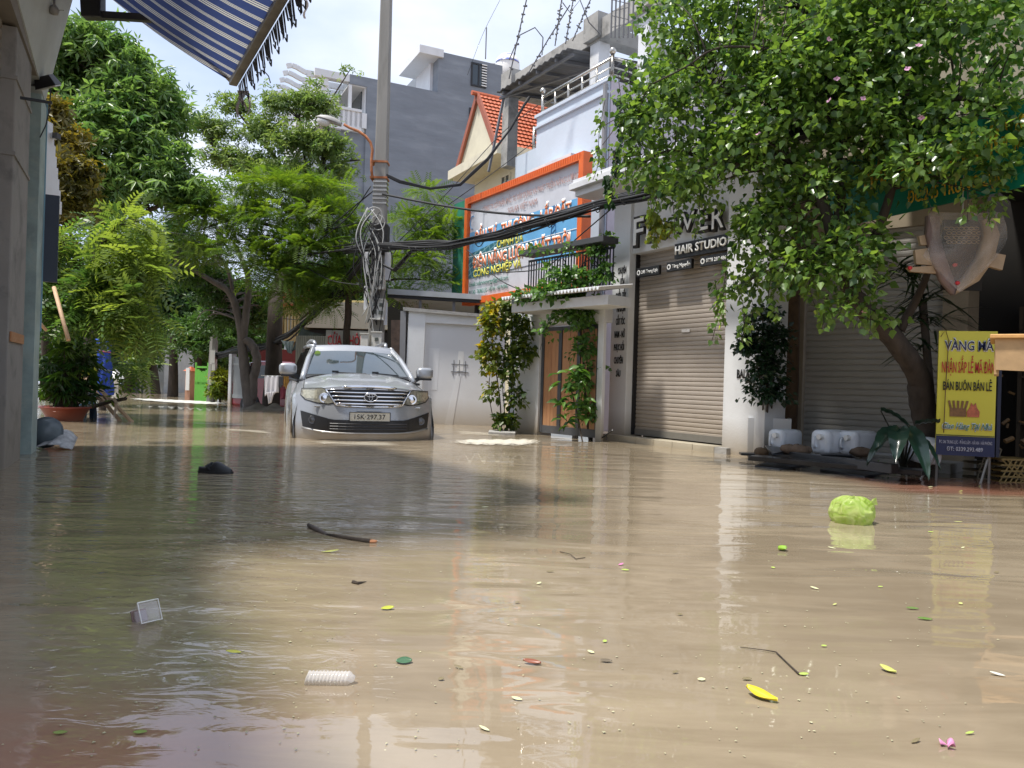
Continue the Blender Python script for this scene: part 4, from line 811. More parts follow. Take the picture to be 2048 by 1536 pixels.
mb.build('fringe', M('black_fringe', (.035, .032, .03), .9, var=.5, scale=20), t)
mb = MB()
for (dx, L_, w_) in ((.0, .30, .05), (.06, .22, .04), (.11, .26, .035), (.03, .16, .05)):
    p = aT + sdir * .12 + Vector((.05 + dx, 0, -.12)); mb.grid(lambda u, v: (p.x + w_ * (u - .5) * (1 - v * .6) + .02 * math.sin(v * 6 + dx * 40), p.y + .02 * math.sin(v * 9), p.z - L_ * v), 3, 8)
for (px, py) in ((612, 0), (606, -25)):
    p = P(px, py, 6.6); mb.grid(lambda u, v: (p.x + .02 * (u - .5) + .015 * math.sin(v * 6), p.y, p.z - .16 * v), 2, 6)
mb.build('torn_strip', M('ragged_pale_strip', (.38, .34, .33), .9, var=.3), t)
MB().tube([P(527, 108, 8.3), P(530, 130, 8.3), P(528, 142, 8.3), P(537, 152, 8.3), P(541, 166, 8.3)], .006, 4).build('loose_thread', M('black_fringe'), t)
br = P(180, 6, 7.9); el = P(352, 40, 8.1)
MB().hexa([br + Vector(v) for v in ((-.06, -.06, -.16), (.14, -.06, -.16), (.14, .06, -.16), (-.06, .06, -.16), (-.12, -.06, .5), (.12, -.06, .5), (.12, .06, .5), (-.12, .06, .5))]).build('wall_bracket', black, t, bevel=.01)
MB().bar(br + Vector((.03, -.02, -.13)), el, .06, .07).build('upper_arm', M('dark_alu', (.05, .045, .045), .4, metal=.4), t); MB().box(el.x - .07, el.x + .07, el.y - .06, el.y + .06, el.z - .06, el.z + .05).build('elbow', black, t, bevel=.01)
MB().bar(el, aT + Vector((0, 0, .02)), .055, .06).build('lower_arm', barm, t)
MB(Lf).bar(Lf.M.inverted() @ (hB + sdir * -.0), Lf.M.inverted() @ (hB + sdir * LA), .12, .12).build('roller_tube', barm, t)
# ================================================================== CAR
oC_ = G(738, 882); th = math.radians(18)
K = Fr((oC_.x, oC_.y, -.42), (math.cos(th), math.sin(th)))
t = thing('parked_car', 'silver seven seat off-roader driving through the flood towards the camera', 'car', K.w(0, 2.3, 0))
def car_paint():
    m, tt, b = newmat('silver_car_paint'); n = tt.nodes.new; l = tt.links.new
    g = n('ShaderNodeNewGeometry'); sp = n('ShaderNodeSeparateXYZ'); l(g.outputs['Position'], sp.inputs[0]); nz = n('ShaderNodeTexNoise'); nz.inputs['Scale'].default_value = 6; nz.inputs['Detail'].default_value = 8; l(g.outputs['Position'], nz.inputs['Vector'])
    ad = n('ShaderNodeMath'); ad.operation = 'MULTIPLY_ADD'; ad.inputs[1].default_value = -.22; l(nz.outputs['Fac'], ad.inputs[0]); l(sp.outputs['Z'], ad.inputs[2])
    r = n('ShaderNodeMapRange'); r.inputs[1].default_value = -.10; r.inputs[2].default_value = .14; r.inputs[3].default_value = .75; r.inputs[4].default_value = 0; l(ad.outputs[0], r.inputs[0])
    mm = n('ShaderNodeMix'); mm.data_type = 'RGBA'; l(r.outputs[0], mm.inputs['Factor']); mm.inputs['A'].default_value = (.36, .375, .40, 1); mm.inputs['B'].default_value = (.30, .24, .16, 1); l(mm.outputs['Result'], b.inputs['Base Color'])
    setp(b, Metallic=.4, Roughness=.36, Coat_Weight=.8, Coat_Roughness=.06); return m
paint = car_paint(); chrome = M('chrome', (.75, .75, .77), .09, metal=1, var=.02); plastic = M('black_plastic', (.012, .012, .014), .45, var=.1)
wglass = M('windscreen_glass', (.03, .045, .05), .04, var=.3, scale=2, coat=1.0); lampg = M('lamp_glass', (.30, .29, .24), .08, var=.5, scale=14, coat=1, metal=.3)
def yf(x, z):
    s = .10 * max(0, (z - .62) / .5) ** 1.6 + .05 * max(0, (.62 - z) / .3) ** 2
    return .44 * (abs(x) / .92) ** 3.0 + s
def fp(x, z, off=0.0): return (x, yf(x, z) - off, z)
def zhood(x, y):
    tt = min(1, max(0, (y - .12) / 1.25)); return 1.13 + .17 * tt ** .85 - (.15 * (abs(x) / .9) ** 3.2) * (1 - .35 * tt) 
def ztop(x): return 1.305 - .13 * (abs(x) / .9) ** 3.2
# front bumper skin
def zb0(x): return .34 + .06 * (abs(x) / .9) ** 4
def zt0(x): return 1.13 - .14 * (abs(x) / .9) ** 3.2
mb = MB(K); mb.grid(lambda u, v: (lambda x: fp(x, zb0(x) + (zt0(x) - zb0(x)) * v, .0))(-.92 + 1.84 * u), 48, 22); mb.build('front_bumper', paint, t, smooth=True)
mb = MB(K); mb.grid(lambda u, v: (lambda x: (x * (1 - .07 * v), (yf(x, zt0(x)) - .0) * (1 - v) + (1.33 + .1 * (1 - (x / .9) ** 2) * -1) * v, zt0(x) + (ztop(x) - zt0(x)) * v ** .8 + .014 * math.sin(math.pi * v) * math.exp(-((abs(x) - .5) / .09) ** 2)))(-.92 + 1.84 * u), 48, 20); mb.build('bonnet', paint, t, smooth=True)
for s in (-1, 1):
    MB(K).tube([(lambda x, v: (x * (1 - .07 * v), (yf(x, zt0(x)) - .0) * (1 - v) + (1.33 - .1 * (1 - (x / .9) ** 2)) * v, zt0(x) + (ztop(x) - zt0(x)) * v ** .8 + .002))(s * .83, v / 12) for v in range(13)], .0045, 5).build('bonnet_gap', dark, t)
# body sides with wheel arches
WY = (.98, 3.73); WR = .40
def side(s):
    mb = MB(K); vs = []; NU, NV = 70, 14; y0 = .44; y1 = 4.62; grid = []
    for j in range(NV + 1):
        for i in range(NU + 1):
            u = i / NU; v = j / NV; y = y0 + (y1 - y0) * u
            zb = .34
            for wy in WY:
                d = abs(y - wy)
                if d < .50: zb = max(zb, .40 + math.sqrt(max(0, .50 ** 2 - d * d)) * .98)
            ztp = (1.0 + .18 * min(1, max(0, (y - .44) / 1.0))) if y < 1.45 else 1.18 + .03 * (y - 1.45) / 3
            z = zb + (ztp - zb) * v; x = .915 + .025 * math.sin(math.pi * min(1, v * 1.1)) - .05 * v ** 3
            for wy in WY:
                d = math.hypot(y - wy, z - .4)
                if d < .64: x += .035 * (1 - max(0, (d - .5)) / .14)
            if y > 4.2: x -= .35 * ((y - 4.2) / .42) ** 2 * .5
            vs.append((s * x, y, z))
    mb.add(vs, [(j * (NU + 1) + i, j * (NU + 1) + i + 1, (j + 1) * (NU + 1) + i + 1, (j + 1) * (NU + 1) + i) for j in range(NV) for i in range(NU)])
    return mb
for s in (-1, 1):
    side(s).build('side_panel', paint, t, smooth=True)
    for wy in WY:
        mb = MB(K); pts = [(s * .935, wy + .50 * math.cos(a), .40 + .50 * math.sin(a)) for a in [math.radians(q) for q in range(-8, 189, 12)]]; mb.tube(pts, .018, 8); mb.build('wheel_arch', paint, t, smooth=True)
        wh = MB(K); wh.lathe([(.24, -.12), (.36, -.12), (.395, -.08), (.395, .08), (.36, .12), (.24, .12)], (s * .80, wy, .40), 28, 'x'); w_ = wh.build('wheel', rubber, t, smooth=True)
        MB(K).lathe([(0, .04 * s), (.22, .05 * s), (.24, .10 * s), (.25, .10 * s)], (s * .80, wy, .40), 20, 'x').build('rim', M('alloy', (.4, .4, .41), .3, metal=.9), w_)
        MB(K).lathe([(.0, 0), (.49, 0)], (s * .70, wy, .42), 20, 'x').build('arch_liner', dark, t)
MB(K).box(-.85, .85, .5, 4.5, .30, .36).box(-.8, .8, 4.5, 4.58, .34, 1.2).build('floor_pan', dark, t)
# cabin
def cab(x, z, y): return (x, y, z)
wb = [(-.80, 1.40, 1.24), (.80, 1.40, 1.24)]; 
def ws(u, v):
    x = (-.765 + 1.53 * u) * (1 - .215 * v); bow = .10 * (1 - (2 * u - 1) ** 2); y = 1.38 + .74 * v - bow * (1 - .5 * v); z = 1.275 + .385 * v + .02 * (1 - (2 * u - 1) ** 2) - .02 * v * v; return (x, y, z)
MB(K).grid(ws, 20, 8).build('windscreen', wglass, t, smooth=True)
mb = MB(K)
for (a, b) in (((-.34, .06), (.10, .0)), ((.24, .07), (.58, .005))): 
    p = Vector(ws((a[0] + .765) / 1.53, .03)) + Vector((0, -.03, .01)); q = Vector(ws((b[0] + .765) / 1.53, .01)) + Vector((0, -.03, .005)); mb.tube([p, q], .009, 5); mb.box(p.x - .05, p.x + .04, p.y - .02, p.y + .03, p.z - .005, p.z + .025)
mb.build('wiper', plastic, t)
MB(K).add([ws(u, .0) for u in [i / 12 for i in range(13)]] + [(-.80 + 1.6 * i / 12, 1.26 - .10 * (1 - (2 * i / 12 - 1) ** 2), ztop(-.8 + 1.6 * i / 12) - .006) for i in range(13)], [(i, i + 1, i + 14, i + 13) for i in range(12)]).build('cowl', plastic, t)
for s in (-1, 1):
    MB(K).tube([(s * .80, 1.24, 1.19), (s * .775, 1.40, 1.29), (s * .70, 1.80, 1.51), (s * .605, 2.2, 1.70)], [.045, .045, .042, .04], 8).build('windscreen_pillar', paint, t, smooth=True)
    mb = MB(K); mb.add([(s * .86, 1.28, 1.16), (s * .87, 4.3, 1.20), (s * .70, 4.05, 1.66), (s * .64, 2.25, 1.66), (s * .75, 1.62, 1.42)], [(0, 1, 2, 3, 4)]); mb.build('side_glass', wglass, t, solid=.01)
    MB(K).tube([(s * .87, 1.2, 1.17), (s * .885, 2.8, 1.19), (s * .875, 4.4, 1.2)], .02, 6).build('waist_trim', plastic, t)
    MB(K).tube([(s * .60, 2.15, 1.705), (s * .66, 2.6, 1.73), (s * .67, 3.4, 1.73), (s * .64, 4.2, 1.68)], .035, 8).build('roof_gutter', paint, t, smooth=True)
    rr_ = MB(K); rr_.tube([(s * .56, 2.50, 1.755), (s * .575, 2.62, 1.81), (s * .60, 3.1, 1.84), (s * .60, 3.9, 1.83), (s * .59, 4.1, 1.77)], [.03, .026, .024, .024, .03], 8); rr_.build('roof_rail', M('rail_silver', (.45, .46, .48), .35, metal=.7), t, smooth=True)
    # mirrors
    mx_ = 1.0 * s; mi = MB(K); prof = []
    vs = []; nn = 14
    def mir(u, v): 
        a = u * 2 * math.pi; w2, h2 = .125, .088; ca, sa = math.cos(a), math.sin(a); e = .55; r_ = (1 if v < .75 else .0) ; sc_ = [.55, .9, 1.0, 1.0, .96][min(4, int(v * 4 + .01))]
        return (mx_ + w2 * sc_ * math.copysign(abs(ca) ** e, ca), 1.40 + [-.05, -.035, .0, .05, .09][min(4, int(v * 4 + .01))], 1.34 + h2 * sc_ * math.copysign(abs(sa) ** e, sa))
    mi.grid(mir, 24, 4); n0 = len(mi.v); mi.f.append(tuple(range(0, 24))); mi.m.append(0); ms = mi.build('mirror', paint, t, smooth=True)
    MB(K).box(mx_ - .10, mx_ + .10, 1.36, 1.47, 1.235, 1.262).build('mirror_base', plastic, ms, bevel=.01); MB(K).bar((s * .84, 1.42, 1.22), (s * .93, 1.42, 1.27), .05, .06).build('mirror_arm', plastic, ms)
    # headlight
    def fpoly(pts, off, nm, mat, parent, cuts=7, flat=0, solid=0):
        bm = bmesh.new(); vv = [bm.verts.new((p[0], 0, p[1])) for p in pts]; f = bm.faces.new(vv); bmesh.ops.triangulate(bm, faces=[f]); bmesh.ops.subdivide_edges(bm, edges=bm.edges[:], cuts=cuts, use_grid_fill=True); bmesh.ops.triangulate(bm, faces=bm.faces[:])
        bm.verts.ensure_lookup_table(); V_ = [(v.co.x, yf(v.co.x, v.co.z) - off, v.co.z) for v in bm.verts]; Fc_ = [tuple(v.index for v in f.verts) for f in bm.faces]; bm.free(); return MB(K).add(V_, Fc_).build(nm, mat, parent, smooth=True)
    hl = [(.86, 1.00), (.845, 1.075), (.60, 1.09), (.555, 1.07), (.50, .98), (.44, .915), (.52, .895), (.66, .905), (.80, .94)]
    hd = fpoly([(s * a, b) for a, b in hl], .012, 'headlight', lampg, t)
    fpoly([(s * a, b) for a, b in [(.865, .99), (.85, 1.085), (.60, 1.10), (.545, 1.08), (.49, .985), (.42, .905), (.52, .883), (.67, .893), (.81, .93)]], .007, 'lamp_surround', plastic, hd)
    MB(K).lathe([(0, -.022), (.042, -.02), (.052, -.012), (.062, -.026), (.068, -.012), (.07, .0)], (s * .575, yf(.575, .96) - .006, .965), 20, 'y').build('projector_lens', chrome, hd, smooth=True)
    fpoly([(s * a, b) for a, b in [(.84, .985), (.83, 1.06), (.66, 1.07), (.655, .95), (.80, .955)]], .016, 'reflector_cell', M('warm_reflector', (.55, .52, .40), .15, metal=.5, var=.4, scale=30), hd)
    # fog lamp
    fg = fpoly([(s * .86, .79), (s * .83, .585), (s * .53, .54), (s * .53, .705)], .014, 'fog_lamp_recess', plastic, t)
    MB(K).lathe([(0, -.03), (.03, -.03), (.045, -.022), (.05, -.03), (.055, -.0)], (s * .715, yf(.715, .67) - .008, .675), 18, 'y').build('fog_lamp', M('fog_lens', (.10, .10, .105), .15, metal=.4), fg, smooth=True)
    MB(K).box(s * .66 - .04, s * .66 + .04, yf(.66, .86) - .03, yf(.66, .86), .845, .87).build('washer_cap', paint, t, bevel=.008)
MB(K).grid(lambda u, v: (lambda x: (x, 2.16 + 2.1 * v, 1.70 + .055 * math.sin(math.pi * min(1, v * .9 + .08)) + .03 * (1 - (x / .62) ** 2)))((-.62 + 1.24 * u)), 14, 12).build('roof', paint, t, smooth=True)
MB(K).grid(lambda u, v: (lambda p, q: tuple(Vector(p).lerp(Vector(q), v) + Vector((0, 0, .012 * math.sin(v * math.pi)))))((ws(u, 1)[0] * (1.06 - 0.0), ws(u, 1)[1] - .01, ws(u, 1)[2] - .01), (-.62 + 1.24 * u, 2.18, 1.725 + .03 * (1 - (2 * u - 1) ** 2))), 16, 4).build('roof_header', paint, t, smooth=True)
MB(K).add([(-.84, 4.45, 1.18), (.84, 4.45, 1.18), (.62, 4.24, 1.70), (-.62, 4.24, 1.70)], [(0, 1, 2, 3)]).build('rear_window', wglass, t, solid=.01)
# grille
gp = [(-.555, 1.075), (-.3, 1.09), (0, 1.095), (.3, 1.09), (.555, 1.075), (.43, .885), (.3, .868), (0, .862), (-.3, .868), (-.43, .885)]
gr = fpoly(gp, .016, 'grille', plastic, t)
mb = MB(K)
for k, z in enumerate((1.045, .995, .945, .90)):
    wv = .535 - .105 * (1.075 - z) / .19 - .01 
    mb.tube([(x, yf(x, z) - .03, z - .01 * (x / .5) ** 2 * 0) for x in [-wv + 2 * wv * i / 16 for i in range(17)]], [.012 if k else .010] * 17, 6)
mb.build('grille_bar', chrome, gr, smooth=True)
mb = MB(K); q = gp + [gp[0]]
for a, b in zip(q[:-1], q[1:]): 
    w_ = .012 if (a[1] + b[1]) / 2 < 1.05 else .006
    mb.tube([(a[0] + (b[0] - a[0]) * i / 4, yf(a[0] + (b[0] - a[0]) * i / 4, a[1] + (b[1] - a[1]) * i / 4) - .022, a[1] + (b[1] - a[1]) * i / 4) for i in range(5)], w_, 6)
mb.build('grille_surround', chrome, gr, smooth=True)
MB(K).tube([(x, yf(x, 1.115) - .022, 1.112 + .014 * (1 - (x / .36) ** 2)) for x in [-.36 + .72 * i / 14 for i in range(15)]], [.01] + [.022] * 13 + [.01], 8).build('bonnet_chrome', chrome, t, smooth=True)
# emblem : three ellipses
def ell(rx, rz, cx, cz, r_=.0055): return [(cx + rx * math.cos(a), -.055, cz + rz * math.sin(a)) for a in [2 * math.pi * i / 28 for i in range(29)]]
mb = MB(K)
for (rx, rz, cx, cz, r_) in ((.082, .056, 0, 0, .007), (.022, .046, 0, .004, .0045), (.055, .019, 0, .026, .0045)): mb.tube([(p[0], -.045, .99 + p[2]) for p in ell(rx, rz, cx, cz)], r_, 6, False)
mb2 = MB(K); mb2.add([(0, -.036, .99)] + [(.08 * math.cos(a), -.036, .99 + .054 * math.sin(a)) for a in [2 * math.pi * i / 28 for i in range(28)]], [(0, i + 1, (i + 1) % 28 + 1) for i in range(28)]); eb = mb2.build('emblem_badge', plastic, gr); mb.build('emblem_ring', chrome, eb, smooth=True)
# lower intake + slats, lip
li = fpoly([(-.545, .705), (-.45, .69), (.45, .69), (.545, .705), (.54, .545), (.4, .53), (-.4, .53), (-.54, .545)], .012, 'lower_intake', plastic, t)
mb = MB(K)
for z in (.57, .605, .64): mb.tube([(x, yf(x, z) - .016, z) for x in [-.5 + i / 10 for i in range(11)]], .007, 5)
mb.build('intake_bar', M('satin_black', (.035, .035, .04), .4), li)
MB(K).tube([(x, yf(x, .53) - .012, .515 + .06 * (abs(x) / .85) ** 4) for x in [-.83 + 1.66 * i / 24 for i in range(25)]], .016, 6).build('intake_lip', paint, t, smooth=True)
# plate
pl_ = MB(K).box(-.265, .265, -.035, -.022, .675, .795).build('number_plate', M('plate_white', (.62, .60, .52), .4, dirt=.3, dscale=9, dcol=(.4, .34, .22)), t, bevel=.004)
mb = MB(K)
for (a, b, c, d) in ((-.265, .265, .789, .797), (-.265, .265, .673, .681), (-.267, -.258, .675, .795), (.258, .267, .675, .795)): mb.box(a, b, -.040, -.0355, c, d)
mb.build('plate_frame', plastic, pl_); text('15K·297.37', ft(K, -.20, -.0365, .705), .40, .062, inkblack, pl_, bold=.005, ext=.002)
MB(K).box(-.17, .17, -.035, -.018, .812, .822).build('plate_light_bar', paint, t)
sk = MB(K).lathe([(0, -.003), (.045, -.002)], (0, 0, 0), 16, 'y'); sk.v = [tuple(Vector(K.w(*ws(.055, .87))) + (Vector(v) - Vector(K.w(0, 0, 0))) * 1.0 + K.ey * -.012) for v in sk.v]; sk.build('round_sticker', M('lime_sticker', (.5, .75, .12), .5), t)
# ================================================================== RED HATCHBACK behind the twisted trunk
rb = G(505, 818); RC = Fr((P(457, 800, 20.8).x, 20.8, -.30), (.93, -.36))
t = thing('parked_car', 'red hatchback parked behind the twisted trunk beside the white fence', 'car', RC.w(0, 0, 0)); redc = M('red_car_paint', (.30, .008, .014), .3, var=.05, coat=1)
sil = [(.05, .28), (.0, .75), (.10, 1.02), (.42, 1.42), (.9, 1.52), (2.0, 1.5), (2.7, 1.05), (3.5, .95), (3.65, .6), (3.6, .28)]
MB(RC).prism([(a, b) for a, b in sil], 0, 1.55).build('body', redc, t, bevel=.07, smooth=False)
MB(RC).add([(.50, -.012, 1.05), (.72, -.012, 1.38), (1.25, -.012, 1.40), (1.3, -.012, 1.05)], [(0, 1, 2, 3)]).add([(1.36, -.012, 1.05), (1.32, -.012, 1.40), (1.95, -.012, 1.38), (2.45, -.012, 1.05)], [(0, 1, 2, 3)]).build('side_glass', glass, t)
for wx in (.72, 2.95):
    w_ = MB(RC).lathe([(.18, -.05), (.30, -.05), (.33, -.02), (.33, .15)], (wx, .02, .33), 24, 'y').build('wheel', rubber, t, smooth=True); mb = MB(RC); mb.lathe([(.17, -.055), (.2, -.065), (.215, -.05)], (wx, .02, .33), 20, 'y')
    for k in range(5): a = k * 2 * math.pi / 5 + .3; mb.bar((wx, -.04, .33), (wx + .2 * math.cos(a), -.04, .33 + .2 * math.sin(a)), .05, .03, (0, 1, 0))
    mb.build('rim', M('alloy'), w_)
MB(RC).box(-.01, .06, -.02, .3, .82, 1.0).build('tail_lamp', M('tail_red', (.5, .01, .01), .2), t)
# ================================================================== POWER POLE
pb = P(750, 768, 16.0); PX, PY = pb.x, 16.0; Z0, Z1 = -.3, 9.6
t = thing('utility_pole', 'tall tapered concrete power pole behind the silver car with meter boxes', 'pole', (PX, PY, 0))
w0, w1 = .16, .105
MB().hexa([(PX - w0, PY - w0, Z0), (PX + w0, PY - w0, Z0), (PX + w0, PY + w0, Z0), (PX - w0, PY + w0, Z0), (PX - w1, PY - w1, Z1), (PX + w1, PY - w1, Z1), (PX + w1, PY + w1, Z1), (PX - w1, PY + w1, Z1)]).build('shaft', conc, t, bevel=.025)
def pz(y): return (P(750, y, 16.0 - .15)).z
mb = MB()
for y in (362, 371, 379, 388, 396, 405, 455, 478): hw = w0 + (w1 - w0) * (pz(y) - Z0) / (Z1 - Z0) + .012; mb.box(PX - hw, PX + hw, PY - hw, PY + hw, pz(y) - .018, pz(y) + .018)
mb.build('steel_band', steel, t)
for y in (322, 354): hw = w0 + (w1 - w0) * (pz(y) - Z0) / (Z1 - Z0) + .018; MB().box(PX - hw - .06, PX + hw, PY - hw, PY + hw, pz(y) - .02, pz(y) + .02).build('rusty_clamp', rust, t)
MB().box(PX - .17, PX + .19, PY - .2, PY + .2, pz(510), pz(445)).build('junction_core', M('cable_clutter', (.03, .028, .026), .8, var=.5, scale=20), t, bevel=.05)
# street lamp arm + head
la = thing('street_lamp', 'grey cobra head street lamp on a rusty curved arm fixed to the pole', 'lamp', P(742, 355, 15.8))
pts = [P(x, y, 15.78) for x, y in ((745, 356), (743, 340), (743, 318), (745, 300), (741, 285), (731, 272), (716, 262), (700, 256), (688, 249))]
MB().tube(pts, .028, 8).build('arm', rust, la, smooth=True)
a = P(682, 249, 15.78); b = P(633, 234, 15.78); dv = (b - a); L_ = dv.length; X_ = dv.normalized(); Yv = Vector((0, 1, 0)); Zv = X_.cross(Yv) * 1
if Zv.z < 0: Zv = -Zv
ML = Matrix(((X_.x, Yv.x, Zv.x, a.x), (X_.y, Yv.y, Zv.y, a.y), (X_.z, Yv.z, Zv.z, a.z), (0, 0, 0, 1)))
sec = [(0, .05, .04), (.12, .07, .075), (.35, .10, .10), (.6, .11, .10), (.85, .09, .07), (1.0, .03, .02)]
mb = MB(ML); mb.grid(lambda u, v: (lambda i, f: (L_ * (sec[i][0] * (1 - f) + sec[i + 1][0] * f), (sec[i][1] * (1 - f) + sec[i + 1][1] * f) * math.cos(u * math.pi), (sec[i][2] * (1 - f) + sec[i + 1][2] * f) * math.sin(u * math.pi)))(min(4, int(v * 5)), v * 5 - min(4, int(v * 5))), 12, 10)
mb.box(.0, L_ * .92, -.06, .06, -.03, .02); mb.build('housing', M('lamp_housing', (.36, .35, .33), .5, dirt=.3), la, smooth=True)
mb = MB(ML); mb.lathe([(0, -.12), (.06, -.11), (.10, -.07), (.115, -.02), (.11, 0)], (L_ * .68, 0, -.02), 16, sx=1.3, sy=.8); mb.build('glass_bowl', M('milky_bowl', (.6, .6, .58), .2), la, smooth=True)
# meter boxes
mbx = M('meter_box_ivory', (.55, .54, .50), .5)
def meter(a, b, d, label, rot, nwin):
    F_ = FB((a[0] + b[0]) / 2, d, (1, -.12)); F_ = Fr((F_.o.x, d, 0), (1, -.12)); x0, x1, z0, z1 = F_.rect(a, b); M_ = ft(F_, (x0 + x1) / 2, 0, z0, ry=math.radians(rot)); w_ = (x1 - x0) / 2; h = z1 - z0
    o_ = thing('meter_box', label, 'meter box', M_ @ Vector((0, 0, 0)), 'meter boxes on the power pole'); MB(M_).box(-w_, w_, 0, .16, 0, h).build('case', mbx, o_, bevel=.012); MB(M_).box(-w_ - .01, w_ + .01, -.02, .0, -.01, h * .04).box(-w_ - .01, w_ + .01, -.02, 0, h * .97, h + .012).build('case_rim', mbx, o_)
    for i in range(nwin):
        cx = (-w_ * .5, w_ * .5)[i % 2] if nwin > 1 else 0; cz = h * (.72 - .38 * (i // 2)) if nwin > 1 else h * .62; MB(M_).box(cx - w_ * .33, cx + w_ * .33, -.012, -.002, cz - h * .09, cz + h * .09).build('meter_window', M('meter_window', (.10, .11, .10), .2), o_)
    return o_
meter((739, 577), (768, 537), 15.7, 'upper four window meter box on the power pole', 2, 4)
meter((741, 638), (768, 598), 15.66, 'tilted four window meter box in the middle of the power pole', 4, 4)
meter((720, 700), (737, 667), 15.6, 'small plain box low on the left of the power pole', 0, 0)
meter((742, 702), (764, 664), 15.6, 'lowest one window meter box just above the car roof', 0, 1)
for i, (a, b) in enumerate((((729, 551), (738, 504)), ((727, 620), (735, 572)), ((768, 560), (782, 505)), ((767, 650), (775, 605)))):
    F_ = FB((a[0] + b[0]) / 2, 15.75, (1, 0)); x0, x1, z0, z1 = F_.rect(a, b); o = MB(F_).box(x0, x1, 0, .05, z0, z1).build('conduit_cover', white2, None, bevel=.006); tag(o, ['upper left white cable cover on the power pole', 'lower left white cable cover on the power pole', 'upper right white cable cover on the power pole', 'lower right white cable cover on the power pole'][i], 'cable cover')
# coils and hanging service leads
def cab_(name, pts, r, mat, label, cat='cable', group=None, n=5):
    pts = [P(*p) for p in pts]; out_ = []
    for i in range(len(pts) - 1):
        p0 = pts[max(i - 1, 0)]; p1 = pts[i]; p2 = pts[i + 1]; p3 = pts[min(i + 2, len(pts) - 1)]
        for k in range(6):
            s = k / 6; out_.append(.5 * ((2 * p1) + (p2 - p0) * s + (2 * p0 - 5 * p1 + 4 * p2 - p3) * s * s + (3 * p1 - p0 - 3 * p2 + p3) * s ** 3))
    out_.append(pts[-1]); o_ = MB().tube(out_, r, n).build(name, mat, None, smooth=True, loc=pts[0]); return tag(o_, label, cat, group)
blk = M('black_cable_sheath', (.012, .012, .013), .6, var=.2); wht = M('pale_cable_sheath', (.42, .42, .40), .6)
for i in range(22):
    x0 = 742 + random.uniform(-12, 18); y0 = 415 + random.uniform(0, 80); d = 15.7; s = random.choice((-1, 1)); yy = y0 + random.uniform(90, 230)
    cab_('service_lead', [(x0, y0, d), (x0 + s * random.uniform(15, 28), y0 + 45, d - .1), (x0 + s * random.uniform(5, 25), (y0 + yy) / 2 + 20, d - .1), (x0 - s * random.uniform(-6, 14), yy, d)], .011, wht if i % 3 == 0 else blk, 'thin service lead looping down the power pole between its boxes', 'cable', 'service leads on the power pole')
for (cx, cy, r) in ((748, 432, 17), (756, 445, 14)):
    cab_('cable_coil', [(cx + r * math.cos(a), cy + r * 1.05 * math.sin(a), 15.68 + .02 * a) for a in [j * math.pi / 4 for j in range(9)]], .011, wht, 'pale coil of cable tied to the upper power pole', 'cable', 'cable coils on the power pole')
# big bundle
def bundle(name, path, n, spread, r, label, seed=1, loops=0):
    rd = random.Random(seed); pts = [P(*p) for p in path]; mb = MB()
    for k in range(n):
        ox, oz = rd.uniform(-spread, spread), rd.uniform(-spread, spread); ph = rd.uniform(0, 6); wv = []
        for i in range(len(pts) - 1):
            for j in range(5):
                f = (i + j / 5); p = pts[i].lerp(pts[i + 1], j / 5); wv.append(p + Vector((ox * math.cos(ph + f * .8), 0, oz * math.sin(ph + f * 1.1) + .25 * spread * math.sin(f * 2 + ph))))
        wv.append(pts[-1] + Vector((ox, 0, oz))); mb.tube(wv, r * rd.uniform(.7, 1.4), 5)
    for k in range(loops):
        f = rd.uniform(.5, len(pts) - 1.6); i = int(f); p = pts[i].lerp(pts[i + 1], f - i); q = rd.uniform(.08, .17); w_ = rd.uniform(.06, .13); mb.tube([p + Vector((-w_ + 2 * w_ * j / 8, -.08, -.03 - q * math.sin(math.pi * j / 8))) for j in range(9)], .008, 4)
    o_ = mb.build(name, blk, None, smooth=True, loc=pts[0]); return tag(o_, label, 'cables')
bundle('cable_bundle', [(690, 500, 16.2), (750, 492, 15.75), (830, 493, 15.0), (905, 488, 14.3), (1000, 469, 13.3), (1100, 437, 12.2), (1200, 405, 11.1), (1300, 384, 10.2), (1400, 352, 9.3), (1520, 300, 8.5), (1700, 230, 7.6)], 26, .085, .017, 'thick sagging bundle of black cables crossing before the billboard', 1, 16)
bundle('cable_bundle', [(430, 712, 22), (470, 700, 21), (530, 694, 20), (575, 672, 19), (620, 635, 18), (680, 580, 17), (740, 505, 15.9)], 14, .09, .018, 'ragged black cable bundle running down left behind the trunks', 2, 12)
bundle('cable_bundle', [(760, 345, 15.9), (800, 363, 15.9), (860, 376, 16), (920, 368, 16.2), (975, 320, 16.3), (1020, 260, 16.4), (1058, 195, 16.5)], 7, .03, .014, 'black cable group sagging from the pole then rising to the rooftop', 3, 0)
bundle('cable_bundle', [(760, 525, 15.7), (790, 540, 15.4), (820, 505, 15.1), (850, 492, 14.9)], 6, .04, .014, 'short diagonal black cables tying the pole boxes to the main bundle', 4, 3)
